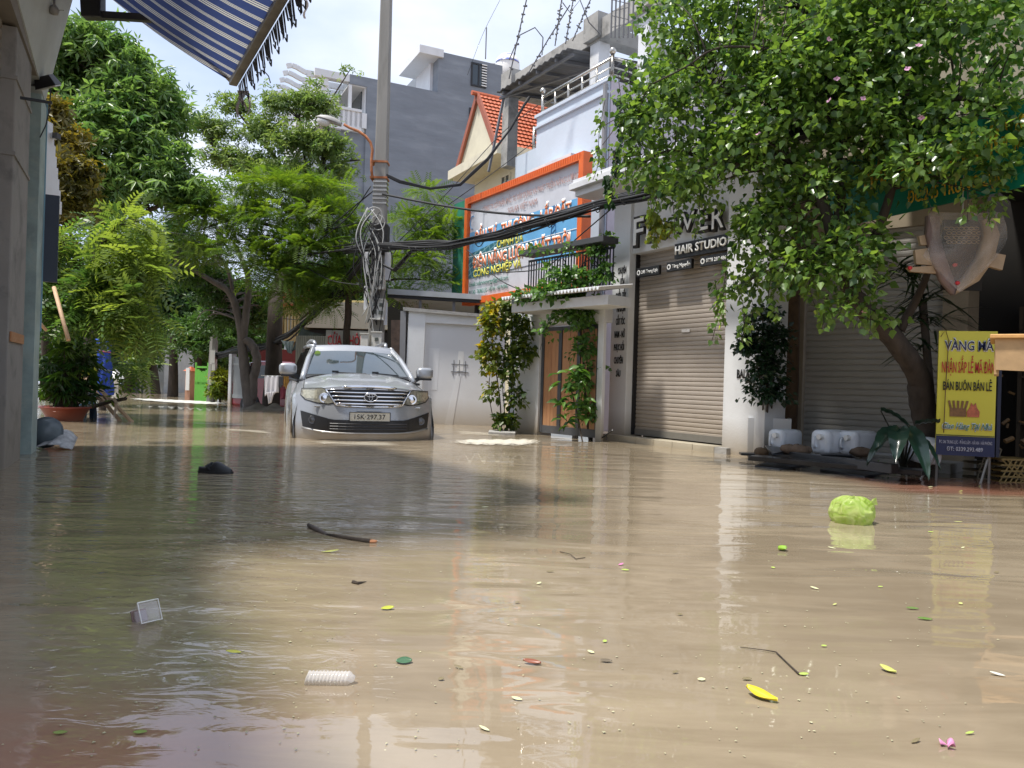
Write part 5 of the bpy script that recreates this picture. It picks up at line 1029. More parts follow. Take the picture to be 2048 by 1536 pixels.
CB = [([(765, 388, 15.8), (850, 405, 15), (950, 421, 14), (1050, 430, 13), (1180, 433, 11.6)], .022, 'twisted grey black cable running just above the main bundle'),
      ([(745, 383, 15.9), (700, 420, 16.2), (640, 470, 16.8), (560, 530, 18)], .014, 'black cable falling steeply left from the pole top clamps'),
      ([(742, 372, 15.9), (690, 440, 16.2), (600, 500, 17), (470, 540, 19)], .012, 'second steep black cable left of the pole'),
      ([(738, 495, 15.9), (640, 505, 16.5), (500, 523, 17.5), (330, 530, 19), (210, 535, 21)], .026, 'thick straight black cable crossing the street left of the pole'),
      ([(738, 480, 15.9), (600, 500, 17), (450, 478, 19), (310, 462, 20)], .014, 'thin black cable bowed through the feathery tree at left'),
      ([(738, 440, 15.9), (640, 462, 17), (500, 478, 18), (300, 488, 20)], .012, 'thin dark cable reaching left towards the bright tree'),
      ([(1076, 210, 17), (1000, 270, 17), (900, 380, 16.5), (800, 480, 16)], .009, 'thin drop wire from the blue house roof to the pole'),
      ([(1100, 260, 17), (980, 350, 16.8), (870, 430, 16.5), (790, 500, 16)], .009, 'lower thin drop wire from the balcony rail to the pole'),
      ([(935, 500, 13.5), (1000, 560, 13), (1070, 590, 12.5)], .009, 'thin wire falling across the lower left of the billboard'),
      ([(1000, 545, 12.9), (1090, 535, 12.3), (1150, 480, 11.6), (1220, 420, 11)], .010, 'thin wire swinging past the iron railing up to the bundle'),
      ([(720, 570, 15.9), (660, 560, 16.3), (600, 530, 17), (540, 520, 18)], .01, 'low thin wire curving left from the pole boxes'),
      ([(600, 640, 23), (480, 632, 26), (300, 631, 30)], .012, 'distant pale wire crossing above the far houses')]
for p_, r_, lb in CB: cab_('cable', p_, r_, blk, lb)
cab_('stay_cable', [(1000, 0, 16), (965, 70, 16.4), (935, 150, 17)], .004, blk, 'faint wire in the sky near the lightning rod')
# ================================================================== RIGHT HAND SHOP FRONT ITEMS
def ghit(x, y, z=0): return G(x, y, z)
# planter
pc = ghit(1538, 912, .02); PF = Fr((pc.x - .27, pc.y, 0), (.85, -.25)); x0, x1, z0, z1 = PF.rect((1494, 912), (1535, 836)); zp = z1
t = thing('planter', 'square white planter holding a dark leaved ficus beside the salon pillar', 'planter', PF.w(.2, .2, 0))
mb = MB(PF); mb.box(0, .50, 0, .03, -.2, zp).box(0, .50, .47, .50, -.2, zp).box(0, .03, .03, .47, -.2, zp).box(.47, .50, .03, .47, -.2, zp); mb.build('box', white, t, bevel=.006)
MB(PF).box(.03, .47, .03, .47, zp - .06, zp - .04).build('soil', M('soil', (.05, .035, .025), .95, bump=.01), t)
mb = MB(PF)
for k in range(9): c = (.1 + .3 * random.random(), .08 + .3 * random.random(), zp - .02); mb.lathe([(0, -.02), (.035, -.01), (.04, .015), (.02, .035), (0, .04)], c, 7, sx=random.uniform(.7, 1.3))
mb.build('pebble', M('tan_stone', (.35, .26, .17), .8, var=.4), t, smooth=True)
PLANT_POS = PF.w(.22, .22, zp - .05)
# planks / boards barrier
t = thing('plank_pile', 'dark wet boards laid along the kerb under the white jugs', 'boards', ghit(1680, 925))
for (a, b, w_, h, z) in (((1505, 915), (1850, 945), .25, .05, .09), ((1560, 908), (1790, 938), .1, .09, .12), ((1480, 907), (1600, 912), .18, .03, .06)):
    p = ghit(*a, z); q = ghit(*b, z); MB().bar(p, q, w_, h).build('board', M('wet_dark_board', (.022, .022, .024), .3, var=.3), t, bevel=.006)
for (a, b, c, d) in (((1530, 890), (1590, 898), (1600, 906), (1545, 907)), ((1640, 906), (1700, 908), (1710, 914), (1655, 915)), ((1510, 930), (1560, 918), (1640, 925), (1560, 938)), ((1640, 938), (1720, 926), (1800, 940), (1730, 952))):
    q = [ghit(*v, .19 if i < 2 else .14) if a[1] < 912 else ghit(*v, .015) for i, v in enumerate((a, b, c, d))]; MB().add([tuple(v) for v in q] + [tuple(v - Vector((0, 0, .015))) for v in q], [(0, 1, 2, 3), (7, 6, 5, 4), (0, 4, 5, 1), (1, 5, 6, 2), (2, 6, 7, 3), (3, 7, 4, 0)]).build('loose_sheet', M('slate_sheet', (.05, .055, .065), .35, var=.3), t)
o = MB().lathe([(0, -.1), (.055, -.095), (.06, 0), (.05, .09), (0, .1)], tuple(ghit(1522, 905, .12)), 12, 'y').build('log_end', M('brown_post'), None, smooth=True); tag(o, 'short round log end resting at the left of the dark boards', 'log')
# jugs (lying on their sides)
jm = M('translucent_jug_plastic', (.72, .76, .82), .35, var=.04, dirt=.15, dscale=6, dcol=(.5, .52, .55)); 
def jug(px, py, sc_, rz, label):
    b_ = ghit(px, py, .14); Fj = Fr((b_.x, b_.y, b_.z), (math.cos(rz), math.sin(rz))); t_ = thing('water_jug', label, 'jug', b_, 'white plastic jugs lying on the boards')
    W2, H2, L2 = .10 * sc_, .235 * sc_, .25 * sc_; mb = MB(Fj)
    def rr(u, v):
        a = u * 2 * math.pi; prof = [(0, .0, 0), (.02, .55, .55), (.03, .86, .9), (.12, 1, 1), (.20, 1, 1), (.24, .95, .97), (.28, 1, 1), (.75, 1, 1), (.94, .97, .97), (1.0, .85, .9), (1.0, .0, 0)]
        i = min(9, int(v * 10 + 1e-6)); q = prof[i] if v < 1 else prof[10]; e = .45; ca, sa = math.cos(a), math.sin(a)
        return (W2 * q[1] * math.copysign(abs(ca) ** e, ca), L2 * q[0] * 1.6, H2 / 2 + H2 / 2 * q[2] * math.copysign(abs(sa) ** e, sa))
    mb.grid(rr, 24, 10); mb.build('body', jm, t_, smooth=True)
    MB(Fj).lathe([(.0, -.05), (.028, -.05), (.03, -.02), (.03, .01)], (W2 * .3, .0, H2 * .72), 12, 'y').build('cap', inkwhite, t_); MB(Fj).tube([(-W2 * .3, -.002, H2 * .25), (-W2 * .3, -.035, H2 * .35), (-W2 * .3, -.035, H2 * .6), (-W2 * .3, -.002, H2 * .7)], .014, 6).build('handle', jm, t_, smooth=True); return t_
for (x_, y_, s_, r_, lb_) in ((1548, 900, 1.0, -.95, 'leftmost white jug lying beside the square planter'), (1636, 908, 1.12, -1.0, 'middle white jug lying between two brown stones'), (1690, 910, 1.12, -1.0, 'right hand white jug lying behind the broad dark leaves'), (1862, 930, 1.1, -.2, 'white jug half hidden between the leaning trunk and the yellow sign')): jug(x_, y_, s_, r_, lb_)
def stone(px, py, r, z, label, k=0, parent=None):
    c = ghit(px, py, z); rd = random.Random(px); mb = MB(); mb.lathe([(0, -.5 * r), (.7 * r, -.42 * r), (1.0 * r, 0), (.8 * r, .42 * r), (.3 * r, .62 * r), (0, .64 * r)], (c.x, c.y, c.z + .4 * r), 12, sx=rd.uniform(1, 1.4), sy=.9); mb.v = [(v[0] + rd.uniform(-.12, .12) * r, v[1] + rd.uniform(-.1, .1) * r, v[2] + rd.uniform(-.1, .1) * r) for v in mb.v]
    o_ = mb.build('stone', M('brown_stone', (.16, .11, .075), .85, var=.35, scale=6, bump=.01), None, smooth=True); return tag(o_, label, 'stone')
stone(1578, 905, .085, .15, 'pale brown stone leaning on the leftmost jug'); stone(1596, 908, .10, .14, 'large brown stone between the first and second jugs'); stone(1612, 906, .07, .15, 'darker stone tucked against the middle jug'); stone(1722, 912, .09, .14, 'reddish stone beneath the broad dark leaves')
# yellow sign on legs
sg = ghit(1932, 968); SFx = Fr((P(1870, 900, 7.35).x, 7.35, 0), (.97, -.24)); x0, x1, z0, z1 = SFx.rect((1871, 906), (1996, 660)); z0 = SFx.pix(1935, 912)[1]; z1 = SFx.pix(1935, 662)[1]; W = x1 - x0; H = z1 - z0
t = thing('shop_sign', 'yellow and navy votive paper sign standing on thin metal legs', 'sign', SFx.w((x0 + x1) / 2, 0, 0))
bd = MB(SFx).box(x0, x1, 0, .02, z0, z1).build('board', M('yellow_sign_board', (.62, .57, .05), .45, var=.05), t, bevel=.003)
hn = H * .155; MB(SFx).box(x0, x1, -.006, -.001, z0, z0 + hn).build('navy_panel', navy, bd); MB(SFx).box(x0, x1, -.006, -.001, z0 + hn + .006, z0 + hn + .012).build('stripe', inkblack, bd)
def st(s, u0, u1, v, h, mat, bold=.01, halo=None, shear=0, panel=0):
    if halo: text(s, ft(SFx, x0 + W * u0 - .004, -.008, z0 + H * v - .004), W * (u1 - u0) + .008, H * h + .008, halo, bd, bold=bold + .045, ext=.002, shear=shear)
    text(s, ft(SFx, x0 + W * u0, -.012, z0 + H * v), W * (u1 - u0), H * h, mat, bd, bold=bold, ext=.002, shear=shear)
st('VÀNG MÃ', .10, .93, .845, .072, navy, .008, inkwhite); st('NHẬN SẮP LỄ MÃ ĐÀN', .06, .96, .665, .088, redp, .01); st('BÁN BUÔN BÁN LẺ', .09, .92, .525, .068, inkblack, .015)
st('Giao Hàng Tại Nhà', .10, .94, .215, .045, M('teal_ink', (.01, .20, .17), .5), .0, inkwhite, shear=.35)
st('ĐC: 246 TRUNG LỰC - ĐẰNG LÂM - HẢI AN - HẢI PHÒNG', .05, .95, .095, .026, M('silver_ink', (.45, .47, .55), .5), .0); st('ĐT: 0339.293.489', .18, .80, .038, .032, MC['silver_ink'], .02)
MB(SFx).box(x1 + .02, x1 + .05, .02, .45, z0 + .0, z1 - .35).build('back_panel', M('night_navy', (.006, .010, .035), .5), t)
of1 = M('brown_offering_print', (.22, .11, .04), .6, var=.4, scale=30); of2 = M('red_offering_print', (.50, .14, .07), .6, var=.4, scale=30)
mb = MB(SFx); cx = x0 + W * .36; cz = z0 + H * .355
mb.box(cx - .07, cx + .07, -.010, -.005, cz - .05, cz + .03)
for k in range(5): mb.bar((cx - .06 + .03 * k, -.008, cz + .02), (cx - .08 + .04 * k, -.008, cz + .10), .018, .006, (0, 1, 0))
mb.build('offering_picture', of1, bd); mb = MB(SFx); cx = x0 + W * .62; mb.prism([(cx - .05, cz - .05), (cx + .05, cz - .05), (cx + .055, cz), (cx + .03, cz + .04), (cx + .02, cz + .085), (cx, cz + .06), (cx - .02, cz + .085), (cx - .03, cz + .04), (cx - .055, cz)], -.010, -.005); mb.build('offering_picture', of2, bd)
lg = M('grey_leg_steel', (.28, .27, .25), .45, metal=.6)
MB(SFx).tube([(x0 + .02, .03, z0 + .4), (x0 + .02, .03, -.1)], .012, 6).build('leg', lg, t); MB(SFx).tube([(x1 - .03, .03, z0 + .4), (x1 - .03, .03, -.1)], .012, 6).build('leg', lg, t); MB(SFx).tube([(x1 - .04, .03, z0 - .01), (x1 - .14, -.06, -.05)], .011, 6).build('brace', lg, t); MB(SFx).tube([(x0 + .03, .03, z0 + .02), (x0 - .12, .1, -.05)], .011, 6).build('brace', lg, t)
MB(SFx).tube([(x0 + W * .12, -.02, z0 + H * .18), (x0 + W * .13, -.02, z0 + H * .55), (x0 + W * .16, -.02, z0 + H * .92), (x0 + W * .1, -.02, z1 + .01), (x0 + W * .02, -.02, z1 - .06)], .004, 5).build('hanging_wire', M('brown_wire', (.15, .08, .03), .7), t)
# wooden table corner, nearer
tp = P(1990, 668, 5.4); TF = Fr((tp.x, tp.y, tp.z), (.846, -.533)); yw = M('varnished_pine', (.62, .34, .12), .45, var=.2, scale=5, stretch=(1, 8, 8)); pl2 = M('plywood', (.46, .30, .15), .65, var=.2, scale=7, dirt=.3, dscale=5, dcol=(.28, .16, .07))
t = thing('wooden_table', 'light wooden table top with plywood side cut off by the right edge', 'table', (tp.x, tp.y, 0))
MB(TF).box(-.03, 1.3, 0, .7, -.03, .0).build('table_top', yw, t, bevel=.006); MB(TF).box(.0, .03, .065, .68, -.28, -.031).build('side_board', pl2, t); MB(TF).hexa([(.01, .03, -.25), (1.3, .03, -.30), (1.3, .06, -.30), (.01, .06, -.25), (-.0, .03, -.032), (1.3, .03, -.032), (1.3, .06, -.032), (-.0, .06, -.032)]).build('apron', pl2, t)
for x in (.62, 1.2):
    for y in (.1, .6): MB(TF).box(x - .02, x + .02, y - .02, y + .02, -tp.z - .3, -.033).build('leg', dark, t)
# wicker-like basket and crate in the dark
dk = D.w(x1, 0, 0)
def lattice(nm, cx, cy, z, w_, h, mat, label, cat):
    c = P(cx, cy, z); t_ = None; mb = MB(); 
    for k in range(7): mb.bar((c.x - w_ / 2 + w_ * k / 6, c.y, c.z), (c.x - w_ / 2 + w_ * ((k + 2) % 7) / 6, c.y - .02, c.z + h), .012, .012)
    for k in range(5): mb.box(c.x - w_ / 2, c.x + w_ / 2, c.y - .02, c.y + .25, c.z + h * k / 4 - .008, c.z + h * k / 4 + .008)
    o_ = mb.build(nm, mat, None, loc=c); return tag(o_, label, cat)
lattice('basket', 1976, 958, 7.6, .22, .30, M('dim_rattan', (.14, .12, .08), .8), 'woven pale basket in shadow behind the yellow sign leg', 'basket')
lattice('crate', 2030, 965, 7.4, .3, .22, M('dim_gold', (.25, .17, .05), .5), 'dim crate with gold slats in the dark right corner', 'crate')
rd = random.Random(4); c0 = P(2030, 860, 8.2); t = thing('paper_offerings', 'heap of brown and gold paper offerings deep in the dark shop', 'offerings', c0)
for k in range(26):
    p = c0 + Vector((rd.uniform(-.25, .3), rd.uniform(-.1, .1), rd.uniform(-.4, .9))); q = p + Vector((rd.uniform(-.1, .1), 0, rd.uniform(-.06, .06))); MB().tube([p, q], rd.uniform(.01, .03), 6).build('paper_roll', M('dim_brown_gold', (.16, .09, .03), .6, var=.5), t)
# green awning sign
g0_ = P(1745, 440, 7.8); g1_ = P(2075, 372, 6.3); SG = Fr((g0_.x, g0_.y, 0), (g1_.x - g0_.x, g1_.y - g0_.y)); Lg = (Vector((g1_.x, g1_.y, 0)) - Vector((g0_.x, g0_.y, 0))).length; zb1, zb2 = g0_.z, g1_.z
greens = M('green_vinyl', (.005, .17, .105), .45, var=.15, scale=2)
t = thing('awning_sign', 'dark green vinyl shop awning with yellow lettering half covered by leaves', 'awning', g0_)
MB(SG).hexa([(-.6, 0, zb1), (Lg + 1.2, 0, zb1), (Lg + 1.2, .02, zb1), (-.6, .02, zb1), (-.6, .0, zb1 + .72), (Lg + 1.2, .0, zb1 + .72), (Lg + 1.2, .02, zb1 + .72), (-.6, .02, zb1 + .72)]).build('valance', greens, t)
MB(SG).hexa([(-.6, .03, zb1 + .70), (Lg + 1.2, .03, zb1 + .70), (Lg + 1.2, 2.2, zb1 + 1.5), (-.6, 2.2, zb1 + 1.5), (-.6, .03, zb1 + .72), (Lg + 1.2, .03, zb1 + .72), (Lg + 1.2, 2.2, zb1 + 1.52), (-.6, 2.2, zb1 + 1.52)]).build('roof_sheet', greens, t)
ylm = M('amber_letter_vinyl', (.62, .40, .02), .5)
a0, _ = SG.pix(1728, 410); a1, _ = SG.pix(2056, 330)
text('HÀNG MÃ-NHANG Đ', ft(SG, a0, -.006, zb1 + .33), (a1 - a0), .26, ylm, t, bold=.035)
a0, _ = SG.pix(1815, 420); a1, _ = SG.pix(2010, 395); text('ĐC:245 TRUNG LỰC', ft(SG, a0, -.006, zb1 + .08), (a1 - a0), .115, ylm, t, bold=.02)
# hanging votive paper bundle wrapped in plastic
hc = P(1912, 505, 6.9); t = thing('hanging_bundle', 'plastic wrapped heart shaped paper offering hanging beneath the green awning', 'offering', hc)
def wrapm():
    m, tt, b = newmat('cloudy_plastic_wrap'); setp(b, Base_Color=(.55, .50, .46, 1), Roughness=.15, Alpha=.30); n = tt.nodes.new; l = tt.links.new; nz = n('ShaderNodeTexNoise'); nz.inputs['Scale'].default_value = 14; nz.inputs['Distortion'].default_value = 1.5; bp = n('ShaderNodeBump'); bp.inputs['Distance'].default_value = .02; l(nz.outputs['Fac'], bp.inputs['Height']); l(bp.outputs[0], b.inputs['Normal']); return m
wm_ = wrapm(); mb = MB()
def S_(x, y, o=0): return tuple(P(x, y, 6.9 + o))
def band(pts_o, pts_i, o, nm, mat):
    vs = [S_(*p, o) for p in pts_o] + [S_(*p, o + .03) for p in pts_i]; n_ = len(pts_o); vs2 = [tuple(Vector(v) + Vector((0, .07, 0))) for v in vs]; fs = [(i, i + 1, n_ + i + 1, n_ + i) for i in range(n_ - 1)]
    m_ = MB(); m_.add(vs + vs2, fs + [tuple(j + 2 * n_ for j in f) for f in fs] + [(i, i + 1, i + 1 + 2 * n_, i + 2 * n_) for i in range(n_ - 1)] + [(n_ + i, n_ + i + 1, n_ + i + 1 + 2 * n_, n_ + i + 2 * n_) for i in range(n_ - 1)]); return m_.build(nm, mat, t, smooth=True)
tanb = M('tan_cardboard', (.42, .31, .20), .6, var=.25, scale=6); 
band([(1858, 430), (1856, 470), (1868, 520), (1885, 560), (1910, 590)], [(1880, 432), (1880, 470), (1892, 515), (1903, 545), (1915, 575)], 0, 'left_lobe', M('mauve_cardboard', (.20, .14, .13), .6, var=.3, scale=6))
band([(1990, 435), (2000, 470), (1988, 520), (1958, 562), (1910, 590)], [(1968, 440), (1972, 470), (1958, 515), (1935, 548), (1915, 575)], -.02, 'right_lobe', tanb)
for (a, b, c, d) in (((1830, 500), (1862, 495), (1866, 530), (1833, 528)), ((1985, 505), (2012, 510), (2005, 540), (1976, 532)), ((1815, 535), (1880, 530), (1885, 548), (1822, 543)), ((1838, 472), (1857, 468), (1858, 490), (1842, 490))): 
    vs = [S_(*p, .05) for p in (a, b, c, d)]; MB().add(vs + [tuple(Vector(v) + Vector((0, .04, 0))) for v in vs], [(0, 1, 2, 3), (7, 6, 5, 4), (0, 4, 5, 1), (1, 5, 6, 2), (2, 6, 7, 3), (3, 7, 4, 0)]).build('paper_wing', tanb, t)
mb = MB()
for j in range(4):
    for i in range(7): p = P(1893 + i * 10 + (j % 2) * 5, 457 + j * 9, 6.98); mb.tube([(p.x + .022 * math.cos(a), p.y, p.z + .014 * math.sin(a)) for a in [2 * math.pi * k / 10 for k in range(11)]], .004, 4)
mb.build('woven_lattice', M('straw_lattice', (.34, .24, .12), .8), t)
MB().box(*[v for ab in zip((P(1885, 440, 7.05).x, 7.03, P(1885, 580, 7.05).z), (P(1965, 440, 7.05).x, 7.05, P(1885, 440, 7.05).z)) for v in ab]).build('dark_backing', dark, t)
for (x_, y_) in ((1820, 536), (1915, 566), (1910, 530)): c = P(x_, y_, 6.85); MB().lathe([(0, -.02), (.018, -.01), (.02, .01), (0, .02)], c, 8).build('red_bow', redp, t)
mb = MB(); mb.grid(lambda u, v: tuple(P(1855 + 150 * u + 10 * math.sin(v * 5), 425 + 160 * v * (1 - .9 * abs(u - .5) * v), 6.8 + .06 * math.sin(u * 7 + v * 5))), 16, 14); mb.build('plastic_wrap', wm_, t, smooth=True)
MB().tube([P(1925, 425, 6.9), P(1925, 440, 6.9) + Vector((0, 0, .4))], .006, 5).build('string', wht, t)
# railing end by the salon step
mb = MB(); mb.tube([P(1200, 878, 11.3), P(1224, 862, 10.9)], .012, 6); mb.tube([P(1213, 868, 11.1), P(1213, 880, 11.1)], .010, 6); mb.lathe([(0, -.02), (.02, 0), (0, .02)], P(1225, 861, 10.9), 8); o = mb.build('handrail', black, None, loc=G(1213, 880)); tag(o, 'short black rail sloping into the water by the salon step', 'rail')
# ================================================================== LEFT BANK OBJECTS
# red pot
rp_ = G(108, 842); t = thing('plant_pot', 'wide red terracotta bowl pot standing in the water at left', 'pot', rp_)
MB().lathe([(.0, -.2), (.24, -.2), (.25, -.02), (.30, .10), (.355, .19), (.38, .20), (.375, .225), (.33, .225), (.31, .19), (0, .18)], rp_ + Vector((0, .3, 0)), 32).build('bowl', M('red_glaze', (.28, .05, .03), .35, var=.15, flood=.3, fz=.15), t, smooth=True)
PALM_POS = rp_ + Vector((0, .3, .2))
# bamboo poles and trestle
def pole_(a, da, b, db, r, mat, label, nm='timber_pole', cat='pole'): o_ = MB().tube([P(*a, da), P(*b, db)], r, 8).build(nm, mat, None, smooth=True, loc=P(*b, db)); return tag(o_, label, cat)
t = thing('wooden_trestle', 'pair of pale timber planks crossed by a dark branch leaning into the water', 'trestle', G(262, 845))
gd = G(264, 843).y
MB().bar(P(170, 748, gd + .9), P(266, 846, gd), .05, .035).build('plank', plank, t); MB().bar(P(168, 756, gd + 1.1), P(241, 843, gd + .1), .05, .035).build('plank', plank, t)
MB().tube([P(150, 822, gd + .5), P(190, 812, gd + .4), P(222, 803, gd + .25), P(252, 797, gd + .2)], [.03, .035, .03, .03], 8).build('cross_branch', bark, t, smooth=True)
mb = MB()
for k in range(4): mb.tube([P(224 + k * 2, 797, gd + .15), P(232 + k, 806, gd + .1), P(229 + k, 822, gd + .12), P(228, 835, gd + .1)], .01, 5)
mb.build('lashing', M('rag_lashing', (.5, .42, .34), .9), t)
MB().tube([P(188, 780, gd + .6), P(186, 845, gd + .6)], .035, 8).build('post', bark, t)
pole_((108, 575), 11.5, (137, 680), 11.0, .03, plank, 'upright pale bamboo pole leaning above the red pot palm'); pole_((68, 634), 9.5, (92, 660), 9.8, .02, plank, 'short bamboo end sticking out beside the corner post')
# blue rags on the trestle
cloth('blue_cloth', [P(172, 786, gd + .5), P(192, 790, gd + .5), P(188, 808, gd + .45), P(168, 806, gd + .45)], M('pale_blue_cloth', (.22, .36, .45), .8, var=.3), 'pale blue cloth folded over the dark branch beside the red pot', 'cloth', sag=.02, wav=.03)
o = cloth('blue_cloth', [P(156, 806, gd + .5), P(172, 804, gd + .5), P(170, 843, gd + .4), P(160, 840, gd + .4)], M('teal_cloth', (.10, .22, .32), .8, var=.5, scale=9), 'teal cloth trailing from the branch into the water', 'cloth', sag=.02, wav=.04)
o = cloth('blue_cloth', [P(176, 808, gd + .45), P(192, 806, gd + .45), P(191, 838, gd + .4), P(181, 842, gd + .4)], M('dark_denim', (.025, .045, .08), .8, var=.5, scale=9), 'dark denim cloth hanging beside the teal cloth', 'cloth', sag=.02, wav=.04)
# blue tarpaulin wrapped column, yellow-green sheet
bt_ = G(206, 800); d = bt_.y + 0.0; c = P(206, 790, 16)
mb = MB(); 
def wrap(u, v):
    a = u * 2 * math.pi; hz = P(206, 790 - 112 * v, 16); r_ = (.17 - .02 * v + .03 * math.sin(a * 3 + v * 5) + .02 * math.sin(a * 7 - v * 9)) * (.75 if v > .97 else 1); return (hz.x + r_ * math.cos(a), hz.y + r_ * math.sin(a), hz.z)
t = thing('wrapped_column', 'bright blue tarpaulin wrapped round a column and tied with pink string', 'tarpaulin', (c.x, 16, 0))
MB().grid(wrap, 32, 20).build('tarp', M('royal_blue_tarp', (.02, .07, .42), .4, var=.3, scale=5, bump=.01, bscale=9), t, smooth=True)
for (y_, m_) in ((702, 'pink_string'), (738, 'grey_string')): cc = P(206, y_, 16); MB().tube([(cc.x + .20 * math.cos(a), cc.y + .20 * math.sin(a), cc.z - .03 * math.cos(a)) for a in [2 * math.pi * k / 16 for k in range(17)]], .012, 5, False).build('tie_string', M(m_, (.5, .12, .18) if 'pink' in m_ else (.3, .35, .45), .7), t)
MB().tube([(c.x, 16, -.3), (c.x, 16, c.z + .4)], .07, 8).build('post', bark, t)
cloth('yellow_sheet', [P(160, 690, 14.6), P(193, 682, 14.6), P(192, 764, 14.5), P(158, 764, 14.5)], M('yellow_green_sheet', (.36, .38, .03), .6, var=.2), 'tall yellow green sheet hanging behind the palm and planks', 'sheet', sag=.01, wav=.04)
o = MB().add([P(120, 655, 15), P(140, 655, 15), P(140, 690, 15), P(120, 690, 15)], [(0, 1, 2, 3)]).build('olive_panel', M('olive_panel', (.16, .17, .06), .7), None, solid=.03); tag(o, 'olive board showing between palm leaves behind the bamboo pole', 'board')
# grey sack + checked bag in the water beside the corner post
c = G(60, 900); t = thing('grey_basin', 'grey plastic basin standing on edge behind the corner post', 'basin', c)
MB(Matrix.Translation(c + Vector((0, .25, .16))) @ Matrix.Rotation(math.radians(75), 4, 'X') @ Matrix.Rotation(math.radians(15), 4, 'Y')).lathe([(0, .14), (.10, .14), (.15, -.02), (.16, -.02), (.165, .0)], (0, 0, 0), 24).build('shell', M('grey_plastic_tub', (.10, .125, .14), .35), t, smooth=True)
cc = G(100, 900); cloth('checked_bag', [cc + Vector((-.16, .35, .12)), cc + Vector((.06, .38, .10)), cc + Vector((.20, 0, .005)), cc + Vector((-.18, 0, .005))], M('white_rice_sack', (.36, .36, .36), .7, var=.5, scale=14), 'wet white checked sack lying in the water below the red pot', 'sack', sag=-.07, wav=.03)
# ================================================================== CLOTHES LINE
def hang(name, x0, x1, yt, yb, d, mat, label): return cloth(name, [P(x0, yt, d), P(x1, yt, d), P(x1, yb[1], d - .05), P(x0, yb[0], d - .05)], mat, label, 'laundry', sag=.01, wav=.025, hem=.02)
wcl = M('white_cotton', (.68, .66, .68), .85, var=.06); dl = 16.8
hang('hanging_towel', 529, 557, 751, (793, 786), dl, wcl, 'white cloth hanging on the line left of the silver car'); cloth('hanging_towel', [P(533, 785, dl - .1), P(549, 783, dl - .1), P(542, 806, dl - .1), P(537, 808, dl - .1)], wcl, 'pointed white tail of cloth below the hanging white cloth', 'laundry', sag=0)
hang('hanging_cloth', 557, 566, 752, (775, 772), dl + .05, M('grey_cotton', (.12, .12, .13), .85), 'grey cloth hung beside the white one'); hang('hanging_cloth', 567, 578, 752, (774, 778), dl + .02, M('ochre_cotton', (.40, .22, .05), .85, var=.4, scale=12), 'ochre striped cloth on the clothes line'); hang('hanging_cloth', 578, 590, 752, (772, 775), dl, M('navy_cotton', (.04, .02, .09), .85), 'dark purple cloth at the right end of the line by the car mirror')
hang('hanging_cloth', 560, 596, 776, (800, 797), dl + .3, M('maroon_cotton', (.18, .03, .05), .85, var=.4, scale=9), 'maroon blanket beneath the ochre cloth')
cab_('clothes_line', [(522, 751, dl), (560, 752, dl), (600, 751, dl)], .008, wht, 'pale clothes line carrying the laundry', 'line')
o = MB().grid(lambda u, v: (P(500 + 95 * u, 800, 19).x, 18.2 + v * .8, -.02 + .10 * math.sin(u * 9) ** 2 * v + .08 * v), 30, 4).build('rubble_heap', M('rubble', (.10, .085, .06), .9, var=.5, scale=5, bump=.02), None); tag(o, 'dark bank of stones and roots at the foot of the trunks', 'stones')
# ================================================================== THINGS AFLOAT
# clog
c = G(431, 946); Fc = Fr((c.x, c.y, 0), (1, -.12)); t = thing('clog', 'black foam clog floating left of the car', 'clog', c); cm = M('black_foam', (.02, .022, .025), .5)
def clog(u, v):
    x = -.14 + .28 * u; w_ = .052 * (math.sin(math.pi * min(1, u * .95 + .04)) ** .45) * (1 + .25 * (u - .5)); a = math.pi * v
    top = .035 + (.038 * math.exp(-((u - .50) / .20) ** 2) + .03 * max(0, math.sin((u - .35) / .65 * math.pi)) if u > .38 else .014 + .045 * math.exp(-((u - .40) / .12) ** 2))
    return (x, -w_ * math.cos(a), top * (math.sin(a) ** .6 if 0 < v < 1 else 0))
MB(Fc).grid(clog, 36, 12).build('upper', cm, t, smooth=True); MB(Fc).grid(lambda u, v: (-.145 + .29 * u, (-1 + 2 * v) * .056 * (math.sin(math.pi * min(1, max(0, u * .96 + .02))) ** .4), .008), 20, 4).build('sole', cm, t, solid=.016)
MB(Fc).tube([(-.02, -.05, .03), (-.06, -.05, .06), (-.03, 0, .085), (-.06, .05, .06), (-.02, .05, .03)], .007, 5).build('strap', cm, t, smooth=True)
# stick
t = thing('broken_branch', 'dark broken branch with pale splintered end floating below the car', 'branch', G(680, 1072))
p = [G(617, 1050, .01), G(632, 1058, .008), G(655, 1070, .0), G(690, 1076, .004), G(720, 1080, .006), G(742, 1083, .006)]
MB().tube([v for v in p[:3]], [.010, .014, .009], 8).build('lichen_stub', barkg, t, smooth=True); MB().tube(p[2:], [.008, .011, .012, .013], 8).build('stem', bark, t, smooth=True); MB().tube([p[-1] + Vector((-.005, 0, 0)), p[-1] + Vector((.02, 0, 0)), p[-1] + Vector((.03, 0, .004))], [.012, .009, .003], 6).build('splinter', M('raw_wood', (.55, .25, .12), .8), t)
